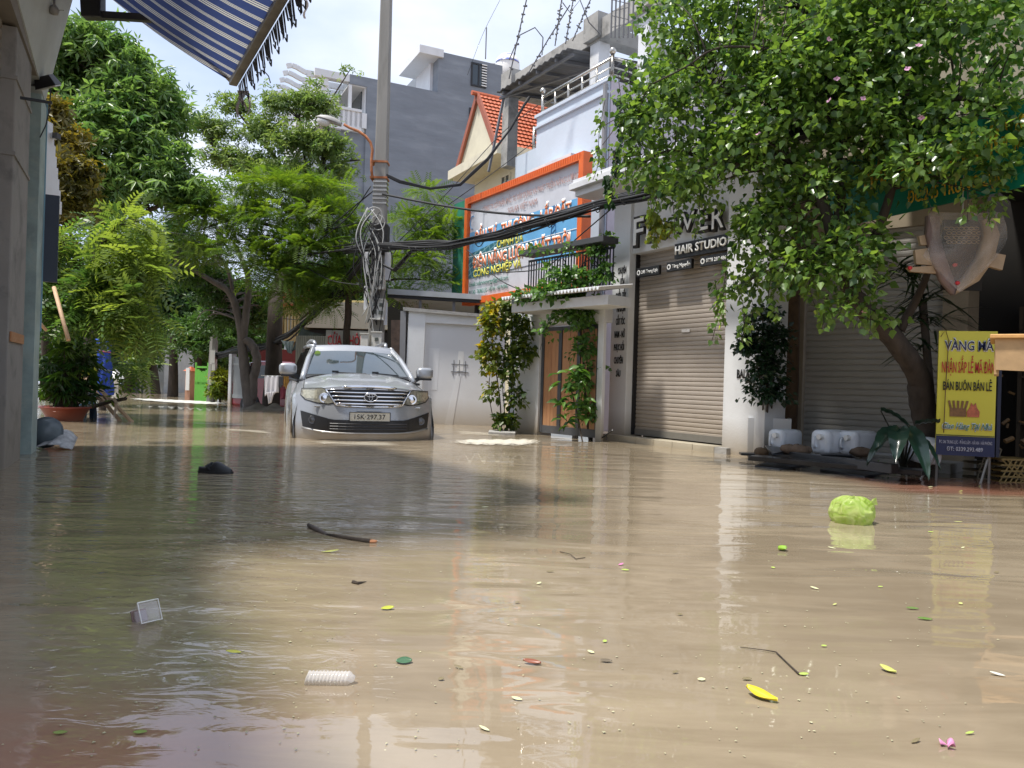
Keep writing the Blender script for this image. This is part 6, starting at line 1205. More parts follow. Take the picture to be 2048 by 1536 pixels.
# square tumbler
cl = None
def clearm(nm, c=(.75, .70, .70), al=.5, r=.12, ior=1.45):
    m, tt, b = newmat(nm); setp(b, Base_Color=(*c, 1), Roughness=r, Alpha=al, IOR=ior); return m
cp = clearm('clear_plastic', (.80, .78, .78), .30); c = G(285, 1246); Mx = Matrix.Translation(c + Vector((0, .01, .024))) @ Matrix.Rotation(math.radians(-38), 4, 'Z') @ Matrix.Rotation(math.radians(62), 4, 'Y')
t = thing('plastic_cup', 'square clear plastic cup floating tilted in the lower left', 'cup', c)
MB(Mx).hexa([(-.026, -.026, -.04), (.026, -.026, -.04), (.026, .026, -.04), (-.026, .026, -.04), (-.033, -.033, .04), (.033, -.033, .04), (.033, .033, .04), (-.033, .033, .04)]).build('cup_wall', cp, t, bevel=.008)
MB(Mx).hexa([(-.018, -.018, -.041), (.018, -.018, -.041), (.018, .018, -.041), (-.018, .018, -.041), (-.02, -.02, -.02), (.02, -.02, -.02), (.02, .02, -.02), (-.02, .02, -.02)]).build('base_ring', M('smoky_plastic', (.30, .24, .25), .3), t, bevel=.004)
MB(Mx).tube([(-.033, -.033, .04), (.033, -.033, .04), (.033, .033, .04), (-.033, .033, .04), (-.033, -.033, .04)], .0022, 6).build('rim', inkwhite, t)
MB(Mx).box(-.024, .024, -.024, .024, -.038, -.03).build('dregs', M('reddish_dregs', (.16, .05, .05), .4), t)
# ribbed bottle
c = G(655, 1366); t = thing('plastic_bottle', 'ribbed clear bottle lying half sunk near the bottom centre left', 'bottle', c); Fb = Fr((c.x, c.y, .012), (1, .05)); prof = []
for k in range(40): x = -.055 + .11 * k / 39; prof.append((.019 + .0015 * math.sin(k * 1.9), x))
mb = MB(Fb); mb.lathe([(0, -.058)] + prof + [(.012, .062), (.008, .07), (0, .071)], (0, 0, 0), 24, 'x'); mb.v = [(v[0] + (v[2] - .012) * .28, v[1], v[2]) for v in mb.v]; mb.build('shell', clearm('frosty_plastic', (.80, .78, .77), .42, .12), t, smooth=True)
# green bag
c = G(1721, 1052); t = thing('plastic_bag', 'knotted translucent lime green rubbish bag floating at right', 'bag', c)
rd = random.Random(11)
def bag(u, v):
    a = 2 * math.pi * u; th_ = math.pi * v; r_ = .128 * (1 + .05 * math.sin(5 * a + 3 * v) + .045 * math.sin(9 * a - 7 * v) + .03 * math.sin(17 * a + 11 * v)); zz = .105 * math.cos(th_) + .058
    return (c.x + r_ * math.sin(th_) ** .75 * math.cos(a) * 1.02, c.y + .12 + r_ * math.sin(th_) ** .75 * math.sin(a) * .9, zz + .02 * math.cos(3 * a) * (v < .4) * math.sin(th_))
def bagm():
    m, tt, b = newmat('lime_film'); n = tt.nodes.new; l = tt.links.new; nz = n('ShaderNodeTexNoise'); nz.inputs['Scale'].default_value = 10; nz.inputs['Distortion'].default_value = 2.5; nz.inputs['Detail'].default_value = 4; co = n('ShaderNodeTexCoord'); l(co.outputs['Object'], nz.inputs['Vector']); r = n('ShaderNodeValToRGB'); r.color_ramp.elements[0].color = (.38, .58, .07, 1); r.color_ramp.elements[1].color = (.72, .80, .34, 1); r.color_ramp.elements[0].position = .3; r.color_ramp.elements[1].position = .7; l(nz.outputs['Fac'], r.inputs[0]); l(r.outputs[0], b.inputs['Base Color']); bp = n('ShaderNodeBump'); bp.inputs['Distance'].default_value = .014; l(nz.outputs['Fac'], bp.inputs['Height']); l(bp.outputs[0], b.inputs['Normal']); setp(b, Roughness=.12, Alpha=.72)
    tr = n('ShaderNodeBsdfTranslucent'); l(r.outputs[0], tr.inputs[0]); mxs = n('ShaderNodeMixShader'); mxs.inputs[0].default_value = .35; o_ = tt.nodes['Material Output']; l(b.outputs[0], mxs.inputs[1]); l(tr.outputs[0], mxs.inputs[2]); l(mxs.outputs[0], o_.inputs[0]); return m
bgm = bagm(); MB().grid(bag, 48, 24).build('film', bgm, t, smooth=True)
mb = MB()
for (dx, dz, w_) in ((-.115, .10, .03), (-.03, .135, .035), (.105, .125, .03), (.05, .12, .02)): mb.add([(c.x + dx - w_, c.y + .06, .12), (c.x + dx + w_, c.y + .07, .12), (c.x + dx + w_ * .3, c.y + .05, dz + .045), (c.x + dx - w_ * .4, c.y + .06, dz + .03)], [(0, 1, 2, 3)])
mb.build('knot_ear', bgm, t)
MB().grid(lambda u, v: (c.x + .085 * math.sin(math.pi * v) * math.cos(2 * math.pi * u) + .0, c.y + .12 + .07 * math.sin(math.pi * v) * math.sin(2 * math.pi * u), .06 + .045 * math.cos(math.pi * v)), 16, 10).build('contents', M('yellow_contents', (.66, .62, .28), .6, var=.6, scale=24), t, smooth=True)
# leaves afloat
def fleaf(px, py, L_, W_, ang, col, label, curl=.02, group=None, nm='floating_leaf', cat='leaf'):
    c = G(px, py, .004); ca, sa = math.cos(ang), math.sin(ang); mb = MB()
    def fn(u, v): x = (u - .5) * L_; w_ = W_ / 2 * math.sin(math.pi * min(1, u * .93 + .035)) ** .8; y = (2 * v - 1) * w_; z = curl * .4 * ((2 * v - 1) ** 2) + curl * .5 * (u - .5) ** 2; dy = x * sa + y * ca; return (c.x + x * ca - y * sa, c.y + dy, .003 + z + max(0, .32 * dy + .002))
    mb.grid(fn, 12, 4); m_ = M('leaf_' + nm + '_%d_%d_%d' % tuple(int(q * 100) for q in col), col, .4, var=.2, scale=20); o_ = mb.build(nm, m_, None, smooth=True, solid=.0008); return tag(o_, label, cat, group)
fleaf(1523, 1394, .085, .036, -.75, (.62, .50, .02), 'large bright yellow leaf floating at lower right', .02)
fleaf(1776, 1341, .045, .022, -.8, (.48, .50, .12), 'pale yellow green leaf right of the bright yellow leaf', .012); fleaf(1565, 1100, .05, .04, .3, (.25, .42, .04), 'curled lime leaf floating left of the green bag', .03)
fleaf(808, 1323, .045, .032, .1, (.05, .13, .06), 'dark green leaf near the bottom centre', .006); fleaf(1064, 1326, .052, .018, -.2, (.26, .08, .04), 'russet brown leaf near the bottom centre', .012)
fleaf(775, 1217, .045, .022, .3, (.42, .45, .04), 'small yellow leaf left of centre', .006); fleaf(1850, 1238, .05, .014, -.15, (.11, .20, .03), 'narrow green leaf near the right edge', .004); fleaf(1825, 1217, .045, .012, -.1, (.12, .2, .04), 'thin dark green leaf just above the narrow one', .004)
fleaf(1995, 1349, .038, .010, -.45, (.62, .63, .55), 'whitish sliver of leaf at the right edge', .004); fleaf(467, 1304, .045, .012, -.1, (.42, .42, .06), 'slim yellow leaf between the cup and the ribbed bottle', .003); fleaf(660, 1103, .08, .014, .35, (.40, .42, .10), 'long pale leaf below the broken branch', .003)
fleaf(1212, 1322, .035, .013, -.1, (.14, .11, .07), 'small brown leaf right of the russet one', .004); fleaf(280, 1465 - 0, .03, .01, .1, (.25, .35, .08), 'small green leaf over the red floor at lower left', .003); fleaf(120, 1466, .03, .010, .1, (.25, .33, .08), 'tiny green leaf in the lower left corner', .003)
pk = M('pink_petal', (.62, .25, .42), .5); c = G(1895, 1490, .004); t = thing('petal', 'crumpled pink bougainvillea flower at the lower right corner', 'flower', c)
for k in range(3): a = k * 2.1; MB().grid(lambda u, v: (c.x + .018 * u * math.cos(a + v * 1.2), c.y + .018 * u * math.sin(a + v * 1.2), .004 + .012 * u * math.sin(v * 3)), 4, 6).build('bract', pk, t, smooth=True, solid=.0006)
fleaf(1242, 1129, .03, .01, .6, (.62, .2, .42), 'single pink petal in the middle of the water', .004, nm='floating_petal', cat='petal')
for i in range(34):
    px, py = random.uniform(880, 2040), random.uniform(930, 1500); col = random.choice(((.50, .52, .18), (.38, .48, .10), (.60, .60, .35), (.20, .16, .08)))
    fleaf(px, py, random.uniform(.014, .03) * (1 + (1100 < py < 1180) * .2) * (1.8 if py < 1120 else 1), random.uniform(.006, .012), random.uniform(-.6, .6), col, 'tiny scrap of pale leaf scattered on the open water', .002, 'tiny leaf scraps on the water', nm='leaf_scrap')
o = MB().tube([G(1480, 1294, .004), G(1530, 1300, .006), G(1552, 1304, .006), G(1575, 1326, .005), G(1598, 1348, .004)], [.001, .0014, .0022, .0022, .003], 6).build('twig', bark, None); tag(o, 'thin bent dark twig floating above the bright yellow leaf', 'twig')
o = MB().tube([G(1120, 1103, .004), G(1140, 1108, .01), G(1152, 1118, .004), G(1170, 1115, .004)], .002, 5).build('twig', bark, None); tag(o, 'tiny bent twig floating in the centre of the water', 'twig')
o = MB().tube([G(706, 1164, .004), G(715, 1166, .006), G(733, 1163, .003)], [.008, .006, .001], 6).build('twig', bark, None); tag(o, 'short black twig stub below the broken branch', 'twig')
V2 = []; F2 = []
rd = random.Random(21)
for i in range(420):
    u = rd.random(); px = rd.uniform(0, 2048); py = 900 + 620 * rd.random() ** .8; q = G(px, py, .003); q = q + Vector((.25 * math.sin(q.y * 3), 0, 0)); r_ = rd.uniform(.0015, .0042) * (1 + q.y * .12); a = rd.random() * 3; k = len(V2); e = rd.uniform(.3, 1)
    V2 += [(q.x + r_ * math.cos(a), q.y + r_ * math.sin(a), .003), (q.x - r_ * e * math.sin(a), q.y + r_ * e * math.cos(a), .004), (q.x - r_ * math.cos(a), q.y - r_ * math.sin(a), .003), (q.x + r_ * e * math.sin(a), q.y - r_ * e * math.cos(a), .004)]; F2.append((k, k + 1, k + 2, k + 3))
o = MB().add(V2, F2).build('floating_specks', M('pale_speck', (.42, .40, .25), .7, var=.6, scale=3), None, loc=(0, 0, 0)); tag(o, 'fine pale specks and pollen strewn over the brown water', 'debris', None, 'stuff')
# foam on the water
def foam_mat(nm, thr, cov=1.0, stretch=(1, 3, 1), s=4, col=(.62, .58, .48)):
    m, tt, b = newmat(nm); n = tt.nodes.new; l = tt.links.new; g = n('ShaderNodeTexCoord'); mp_ = n('ShaderNodeMapping'); mp_.inputs['Scale'].default_value = stretch; l(g.outputs['Object'], mp_.inputs[0]); nz = n('ShaderNodeTexNoise'); nz.inputs['Scale'].default_value = s; nz.inputs['Detail'].default_value = 9; nz.inputs['Roughness'].default_value = .68; l(mp_.outputs[0], nz.inputs['Vector'])
    a = n('ShaderNodeAttribute'); a.attribute_name = 'edge'; ad = n('ShaderNodeMath'); ad.operation = 'MULTIPLY_ADD'; ad.inputs[1].default_value = .55; l(a.outputs['Fac'], ad.inputs[0]); l(nz.outputs['Fac'], ad.inputs[2]); r = n('ShaderNodeMapRange'); r.inputs[1].default_value = thr; r.inputs[2].default_value = thr + .14; r.inputs[3].default_value = 0; r.inputs[4].default_value = cov; l(ad.outputs[0], r.inputs[0]); l(r.outputs[0], b.inputs['Alpha'])
    setp(b, Base_Color=(*col, 1), Roughness=.7); bp = n('ShaderNodeBump'); bp.inputs['Distance'].default_value = .02; l(nz.outputs['Fac'], bp.inputs['Height']); l(bp.outputs[0], b.inputs['Normal']); return m
def foam(name, top, bot, mat, label, z=.012, n=40, hump=0.0):
    """top/bot: picture polylines of the far and the near edge of the foam on the water"""
    def ip(pl, u): k = u * (len(pl) - 1); i = min(len(pl) - 2, int(k)); f = k - i; return (pl[i][0] * (1 - f) + pl[i + 1][0] * f, pl[i][1] * (1 - f) + pl[i + 1][1] * f)
    vs = []; nv = 8
    for j in range(nv + 1):
        for i in range(n + 1):
            a = G(*ip(top, i / n)); b = G(*ip(bot, i / n)); p = a.lerp(b, j / nv); p.z = z + hump * math.sin(math.pi * j / nv) * (.6 + .4 * math.sin(i * 1.7)); vs.append(p)
    o_ = MB().add(vs, [(j * (n + 1) + i, j * (n + 1) + i + 1, (j + 1) * (n + 1) + i + 1, (j + 1) * (n + 1) + i) for j in range(nv) for i in range(n)]).build(name, mat, None, smooth=True)
    at = o_.data.attributes.new('edge', 'FLOAT', 'POINT'); at.data.foreach_set('value', [min(1, 3.2 * min(i / n, 1 - i / n)) * math.sin(math.pi * j / nv) ** .7 for j in range(nv + 1) for i in range(n + 1)]); return tag(o_, label, 'foam', None, 'stuff')
f1 = foam_mat('churned_foam', .82, .9, (1, 2, 1), 9, (.62, .58, .48)); f2 = foam_mat('pale_wake', .93, .45, (.6, 4, 1), 2.5, (.58, .53, .42)); f3 = foam_mat('far_foam_band', .62, .9, (.5, 2, 1), 2, (.60, .60, .55))
foam('foam', [(855, 880), (950, 878), (1050, 877), (1105, 880)], [(855, 891), (950, 894), (1050, 896), (1112, 888)], f1, 'white foam wave rolling right of the car', .008, hump=.02)
foam('foam', [(250, 797), (330, 800), (400, 803), (455, 806)], [(250, 801), (330, 806), (400, 810), (470, 812)], f3, 'bright band of foam across the far street', .02, hump=.03)
foam('foam', [(400, 855), (500, 858), (580, 866)], [(400, 862), (500, 868), (585, 878)], f2, 'pale wake streaks left of the car')
foam('foam', [(330, 842), (430, 845), (560, 848)], [(330, 850), (430, 853), (560, 858)], f2, 'long thin streaks of foam on the mid water')
foam('foam', [(560, 876), (700, 880), (880, 884)], [(560, 892), (700, 900), (900, 898)], f2, 'thin scum line along the car bumper')
foam('foam', [(865, 855), (960, 862), (1040, 870)], [(865, 870), (960, 876), (1050, 880)], f2, 'brown white eddies below the boundary wall')
# ================================================================== VEGETATION
def bl(px, py, d, rx, ry, rd=None):
    c = P(px, py, d); return (c.x, c.y, c.z, rx / FPX * d, rd if rd is not None else (rx + ry) / 2 / FPX * d, ry / FPX * d)
def curve(pts, n=5, wob=.0, rd=random):
    out_ = []
    for i in range(len(pts) - 1):
        p0 = pts[max(i - 1, 0)]; p1 = pts[i]; p2 = pts[i + 1]; p3 = pts[min(i + 2, len(pts) - 1)]
        for k in range(n):
            s = k / n; q = .5 * ((2 * p1) + (p2 - p0) * s + (2 * p0 - 5 * p1 + 4 * p2 - p3) * s * s + (3 * p1 - p0 - 3 * p2 + p3) * s ** 3)
            if wob: q = q + Vector((rd.uniform(-wob, wob), rd.uniform(-wob, wob), rd.uniform(-wob, wob)))
            out_.append(q)
    out_.append(pts[-1]); return out_
def plant(name, label, cat, base, limbs, blobs, T, ncl, nlf, spread, size, lmat, bmat, droop=.35, up_j=.6, flat=.75, inner=.35, nbr=60, br=.02, group=None, tshift=0, jitter=.8, partn=('trunk', 'crown'), tint_blob=None):
    t_ = thing(name, label, cat, base, group); mb = MB(); nodes = []
    for (pts, r0, r1) in limbs:
        c = curve([Vector(p) for p in pts], 6, r1 * .10); n = len(c); mb.tube(c, [r0 + (r1 - r0) * i / (n - 1) for i in range(n)], 8); nodes += c
    pos, outw, ci, cc = crown_pts(blobs, ncl, nlf, spread, inner, flat)
    if nodes and nbr:
        nd = np.array([tuple(v) for v in nodes]); sel = rng.choice(len(cc), min(nbr, len(cc)), replace=False)
        for k in sel:
            d = np.linalg.norm(nd - cc[k], axis=1) + np.where(nd[:, 2] > cc[k][2] + .2, 3, 0); j = int(d.argmin()); a = Vector(nd[j]); b = Vector(cc[k]); L = (b - a).length
            if L > 4.5: continue
            m_ = a.lerp(b, .5) + Vector((random.uniform(-.1, .1) * L, random.uniform(-.1, .1) * L, .12 * L)); q = curve([a, m_, b], 4); mb.tube(q, [br * (1 - .75 * i / (len(q) - 1)) * min(1.5, .6 + L * .3) for i in range(len(q))], 5)
    if mb.v: mb.build(partn[0], bmat, t_, smooth=True)
    n = len(pos); fwd = outw / (np.linalg.norm(outw, axis=1, keepdims=True) + 1e-6) + rng.normal(size=(n, 3)) * jitter * .6; fwd[:, 2] -= droop; up = np.array((0, 0, 1.)) + rng.normal(size=(n, 3)) * up_j
    ct = rng.random(len(cc)); tint = np.clip(.25 * ct[ci] + .75 * rng.random(n) + tshift, 0, 1)
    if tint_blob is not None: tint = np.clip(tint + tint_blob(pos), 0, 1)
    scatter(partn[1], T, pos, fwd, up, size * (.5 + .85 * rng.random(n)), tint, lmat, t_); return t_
def PV(x, y, d): return P(x, y, d)
mango = leafmat('mango_leaf', (.05, .12, .035), (.18, .28, .08), .42, .32)
termi = leafmat('terminalia_leaf', (.075, .14, .04), (.20, .27, .08), .42, .45)
flame = leafmat('feathery_leaf', (.05, .115, .02), (.15, .23, .04), .40, .5)
limeL = leafmat('lime_pinnate_leaf', (.055, .12, .03), (.22, .30, .065), .40, .4)
brownL = leafmat('bronze_leaf', (.07, .075, .015), (.20, .165, .035), .35, .45)
darkL = leafmat('deep_green_leaf', (.012, .04, .012), (.05, .11, .03), .30, .45)
boug = leafmat('bougainvillea_leaf', (.028, .075, .02), (.19, .30, .065), .40, .28, (.42, .50, .10))
vineL = leafmat('yellowing_vine_leaf', (.035, .075, .015), (.16, .20, .03), .35, .4, (.42, .34, .04))
vineG = leafmat('fresh_vine_leaf', (.025, .075, .02), (.13, .25, .05), .35, .38)
ficL = leafmat('ficus_leaf', (.006, .022, .010), (.022, .055, .022), .15, .3)
palmL = leafmat('palm_leaf', (.012, .05, .012), (.10, .19, .035), .28, .35)
bigL = leafmat('broad_dark_leaf', (.008, .03, .018), (.02, .06, .035), .12, .3)
shrL = leafmat('yellow_shrub_leaf', (.08, .14, .02), (.32, .36, .05), .35, .5)
R6 = T_rosette(6, 1, .26, .4); R5 = T_rosette(5, 1, .34, .3); PN = T_pinnate(9, 1, .34, .075, .35); PB = T_pinnate(6, 1, .42, .13, .45); HT = T_heart(); DM = T_diamond(); LF = T_leaf()
# tall mango like tree at left
plant('broadleaf_tree', 'tall dense tree with drooping dark leaves rising at the left of the street', 'tree', G(190, 782), [([PV(190, 800, 18), PV(188, 600, 18), PV(195, 420, 18), PV(170, 280, 18), PV(185, 130, 18)], .26, .05), ([PV(195, 420, 18), PV(270, 340, 18), PV(310, 220, 17.8)], .12, .03), ([PV(192, 460, 18), PV(110, 330, 18), PV(95, 200, 18.3)], .12, .03), ([PV(190, 480, 18), PV(300, 420, 17.5), PV(380, 390, 17.3)], .08, .02)],
      [bl(185, 115, 18, 95, 62), bl(115, 150, 18, 50, 80), bl(110, 230, 18.3, 70, 80), bl(270, 215, 18, 85, 95), bl(210, 290, 17.6, 125, 95), bl(330, 250, 18, 38, 75), bl(300, 385, 17.3, 95, 60), bl(160, 400, 17.6, 100, 75), bl(390, 400, 17.3, 35, 38), bl(260, 130, 18, 30, 30), bl(330, 330, 17.3, 45, 50)], R6, 1450, 5, .36, .235, mango, bark, droop=.45, nbr=110, br=.03, inner=.2)
# airy terminalia behind the pole arm, growing from the thick dark trunk
plant('airy_tree', 'airy tree of yellowish leaves on bare forking limbs beside the street lamp', 'tree', G(548, 806), [([PV(542, 830, 19.7), PV(549, 700, 19.7), PV(553, 590, 20), PV(585, 500, 22)], .235, .16), ([PV(585, 500, 23), PV(600, 420, 23), PV(560, 330, 23.3), PV(480, 230, 23.5)], .15, .03), ([PV(595, 470, 23), PV(640, 350, 23), PV(655, 250, 23), PV(640, 200, 23)], .12, .03), ([PV(600, 430, 23), PV(520, 380, 23), PV(430, 300, 23)], .09, .02), ([PV(610, 380, 23), PV(660, 330, 23), PV(720, 320, 23)], .07, .02), ([PV(640, 240, 23), PV(665, 195, 23), PV(700, 140, 23)], .04, .012), ([PV(590, 420, 23), PV(610, 340, 23), PV(600, 240, 23)], .07, .02)],
      [bl(470, 212, 23.5, 48, 18), bl(575, 215, 23, 62, 22), bl(425, 265, 23.3, 42, 24), bl(520, 270, 23.2, 58, 30), bl(635, 215, 23, 45, 28), bl(600, 290, 22.7, 75, 32), bl(440, 315, 23, 48, 22), bl(660, 300, 22.8, 52, 32), bl(560, 350, 22.8, 95, 26), bl(500, 330, 23, 60, 22), bl(680, 345, 22.8, 35, 20), bl(632, 170, 23, 12, 14), bl(668, 160, 23, 8, 9), bl(700, 138, 23, 8, 7), bl(640, 385, 22.5, 60, 22), bl(400, 250, 23, 18, 18)], R5, 1250, 4, .34, .15, termi, bark, droop=.3, nbr=190, br=.022, inner=.1, flat=.85)
# feathery flame tree
plant('feathery_tree', 'feathery bright green tree spreading in flat layers around the power pole', 'tree', G(694, 800), [([PV(690, 830, 17.8), PV(693, 680, 17.6), PV(697, 580, 17.3), PV(680, 520, 17.3)], .09, .07), ([PV(680, 520, 17.3), PV(600, 470, 17.3), PV(480, 440, 17.3), PV(400, 460, 17.3)], .06, .015), ([PV(697, 560, 17.3), PV(760, 520, 17.6), PV(850, 500, 17.9)], .05, .015), ([PV(685, 530, 17.3), PV(640, 420, 17.3), PV(560, 380, 17.3)], .05, .012), ([PV(697, 590, 17.5), PV(650, 600, 18.3), PV(600, 640, 19.1)], .05, .03), ([PV(860, 560, 17.8), PV(780, 560, 17.7), PV(697, 590, 17.3)], .015, .04)],
      [bl(560, 375, 17.3, 95, 20), bl(470, 400, 17.3, 70, 20), bl(640, 380, 17.3, 60, 22), bl(420, 440, 17.3, 75, 24), bl(540, 440, 17.1, 100, 24), bl(660, 440, 17.1, 72, 26), bl(610, 500, 16.9, 95, 30), bl(500, 505, 17.1, 80, 26), bl(400, 510, 17.3, 60, 22), bl(690, 480, 17.3, 40, 22), bl(560, 555, 16.9, 70, 26), bl(660, 560, 17.1, 60, 24), bl(820, 440, 17.9, 50, 16), bl(860, 480, 17.9, 55, 18), bl(820, 530, 17.7, 70, 24), bl(870, 570, 17.8, 40, 12), bl(800, 590, 17.7, 35, 14), bl(850, 388, 18.1, 26, 14), bl(900, 455, 18.1, 22, 30), bl(600, 590, 17.3, 60, 18), bl(640, 620, 17.3, 50, 14), bl(720, 540, 17.4, 40, 20)], PN, 1800, 3, .32, .34, flame, bark, droop=.18, up_j=.28, flat=.35, jitter=.9, nbr=110, br=.012, inner=.05)
# near bright pinnate tree at left
plant('pinnate_tree', 'bright lime green tree with drooping ladder like leaves over the left bank', 'tree', G(150, 800), [([PV(140, 810, 13.2), PV(150, 640, 12.8), PV(190, 520, 12.2), PV(230, 450, 12)], .09, .03), ([PV(170, 580, 12.5), PV(240, 560, 12), PV(300, 560, 11.8)], .04, .012), ([PV(150, 640, 12.8), PV(210, 650, 12.2), PV(280, 680, 11.8)], .035, .012)],
      [bl(265, 462, 12, 42, 26), bl(225, 462, 12.2, 40, 20), bl(250, 520, 12, 58, 36), bl(290, 545, 11.8, 24, 38), bl(200, 590, 12.2, 65, 38), bl(265, 615, 11.8, 40, 34), bl(130, 590, 12.5, 50, 40), bl(115, 520, 12.6, 40, 45), bl(205, 640, 12, 55, 22), bl(290, 670, 11.8, 26, 30), bl(100, 640, 12.3, 38, 24), bl(268, 740, 13, 14, 26)], PB, 620, 3, .22, .34, limeL, bark, droop=.55, up_j=.4, nbr=60, br=.012, inner=.15, tint_blob=lambda p: np.where(p[:, 0] > P(225, 500, 12).x, .15, -.25) + np.where(p[:, 2] > P(200, 560, 12).z, .1, -.12))  # backlit glow put into leaf tint: paler at upper right, darker at lower left
# bronze leaved tree by the corner post
plant('bronze_tree', 'bronze brown leaved tree showing beside the left shop corner', 'tree', G(95, 800), [([PV(90, 800, 14.5), PV(95, 560, 14.3), PV(110, 380, 14), PV(110, 250, 14)], .1, .03)],
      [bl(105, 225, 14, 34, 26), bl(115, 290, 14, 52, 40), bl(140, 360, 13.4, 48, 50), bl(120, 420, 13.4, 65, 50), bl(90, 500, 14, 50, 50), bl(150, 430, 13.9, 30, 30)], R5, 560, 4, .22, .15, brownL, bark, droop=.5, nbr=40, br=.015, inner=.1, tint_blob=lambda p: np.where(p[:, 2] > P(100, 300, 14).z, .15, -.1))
# twisted street tree with two stems
plant('twisted_tree', 'street tree with two twisting stems standing in front of the red car', 'tree', G(501, 815), [([PV(500, 825, 19), PV(497, 790, 19), PV(490, 740, 19), PV(485, 700, 19), PV(480, 650, 19), PV(462, 590, 19), PV(430, 565, 19), PV(350, 520, 19)], .17, .05), ([PV(505, 800, 19), PV(506, 760, 19), PV(514, 720, 19), PV(505, 690, 19), PV(488, 680, 19)], .12, .10), ([PV(485, 680, 19), PV(493, 620, 19), PV(497, 560, 19), PV(482, 515, 19), PV(470, 490, 19)], .11, .04), ([PV(470, 610, 19), PV(455, 540, 19), PV(420, 490, 19)], .06, .02)],
      [bl(400, 560, 19.5, 60, 30), bl(440, 600, 20, 55, 34), bl(490, 600, 20.5, 45, 40), bl(380, 500, 19.5, 55, 25), bl(460, 640, 20.5, 45, 30), bl(520, 640, 21, 25, 45), bl(420, 660, 21, 40, 28)], R5, 380, 4, .28, .17, leafmat('mid_green_leaf', (.03, .08, .02), (.09, .17, .04), .35, .45), barkg, droop=.3, nbr=90, br=.02, inner=.1)
# trees further up the street
far = [('dark evergreen tree filling the middle of the street end', (345, 800), [((345, 820), (347, 700), (345, 560))], [(330, 540, 70, 55), (300, 600, 60, 50), (380, 600, 55, 50), (350, 480, 60, 40), (420, 560, 40, 35), (350, 650, 70, 35)], 27, darkL, 520, .24),
       ('rounded mid green tree above the salmon gate pillar', (392, 800), [((392, 815), (395, 740), (400, 680))], [(395, 690, 42, 36), (425, 700, 30, 34), (375, 660, 35, 28), (415, 650, 35, 26)], 25.5, MC['mid_green_leaf'], 260, .20),
       ('shadowy tree behind the blue wrapped column', (255, 785), [((255, 800), (258, 720), (250, 650))], [(240, 640, 55, 50), (270, 700, 40, 40), (235, 720, 30, 35), (290, 730, 35, 30), (225, 590, 40, 40)], 31, darkL, 330, .26),
       ('yellow green small tree hanging over the far porch', (312, 790), [((312, 800), (308, 740), (300, 700))], [(285, 700, 25, 28), (275, 735, 20, 22), (310, 680, 28, 18)], 30, limeL, 90, .26),
       ('leafy tree rising behind the ochre house', (640, 790), [((640, 810), (640, 640), (640, 560))], [(620, 560, 60, 40), (680, 600, 40, 40), (560, 610, 30, 30), (700, 540, 40, 30), (760, 600, 40, 30)], 28, darkL, 300, .26),
       ('background tree filling the gap behind the twisted stems', (470, 790), [((470, 805), (470, 700), (470, 640))], [(460, 680, 60, 45), (500, 720, 40, 35), (430, 730, 40, 30), (520, 660, 30, 40), (540, 720, 25, 30)], 27, MC['mid_green_leaf'], 330, .2)]
for (lb, b, lm, bs, d, m_, nc, sz) in far:
    plant('street_tree', lb, 'tree', Vector((P(b[0], 768, d).x, d, 0)), [([P(*q, d) for q in l_], .22, .06) for l_ in lm], [bl(x, y, d, rx, ry) for x, y, rx, ry in bs], R5, nc, 4, .38, sz, m_, bark, droop=.3, nbr=40, br=.04, inner=.1, group='trees up the street')
# a wood closing the view
t = thing('far_trees', 'distant mass of dark trees closing the end of the street', 'trees', (-22, 52, 0), None, 'stuff')
bs = [bl(x, y, 50 + 4 * math.sin(x), 60, 42, 4) for x in range(120, 700, 60) for y in (640, 700, 745)] + [bl(x, 580, 52, 60, 40, 4) for x in range(60, 480, 70)]
pos, outw, ci, cc = crown_pts(bs, 1500, 4, 1.0, .2); n = len(pos); scatter('foliage', R5, pos, outw + rng.normal(size=(n, 3)) * .4, np.array((0, 0, 1.)) + rng.normal(size=(n, 3)) * .6, .62 * (.6 + .6 * rng.random(n)), rng.random(n), darkL, t)['kind'] = 'stuff'
# shrub by the green gate
plant('shrub', 'rounded yellow green shrub beside the distant utility pole', 'shrub', G(440, 806), [([PV(440, 810, 22), PV(440, 780, 22)], .04, .02)], [bl(440, 768, 22, 22, 24), bl(436, 790, 22, 20, 14), bl(446, 750, 22, 12, 10)], R5, 190, 4, .12, .12, shrL, bark, nbr=10, br=.01, inner=.3, tint_blob=lambda p: np.where(p[:, 2] > P(440, 765, 22).z, .2, -.25))
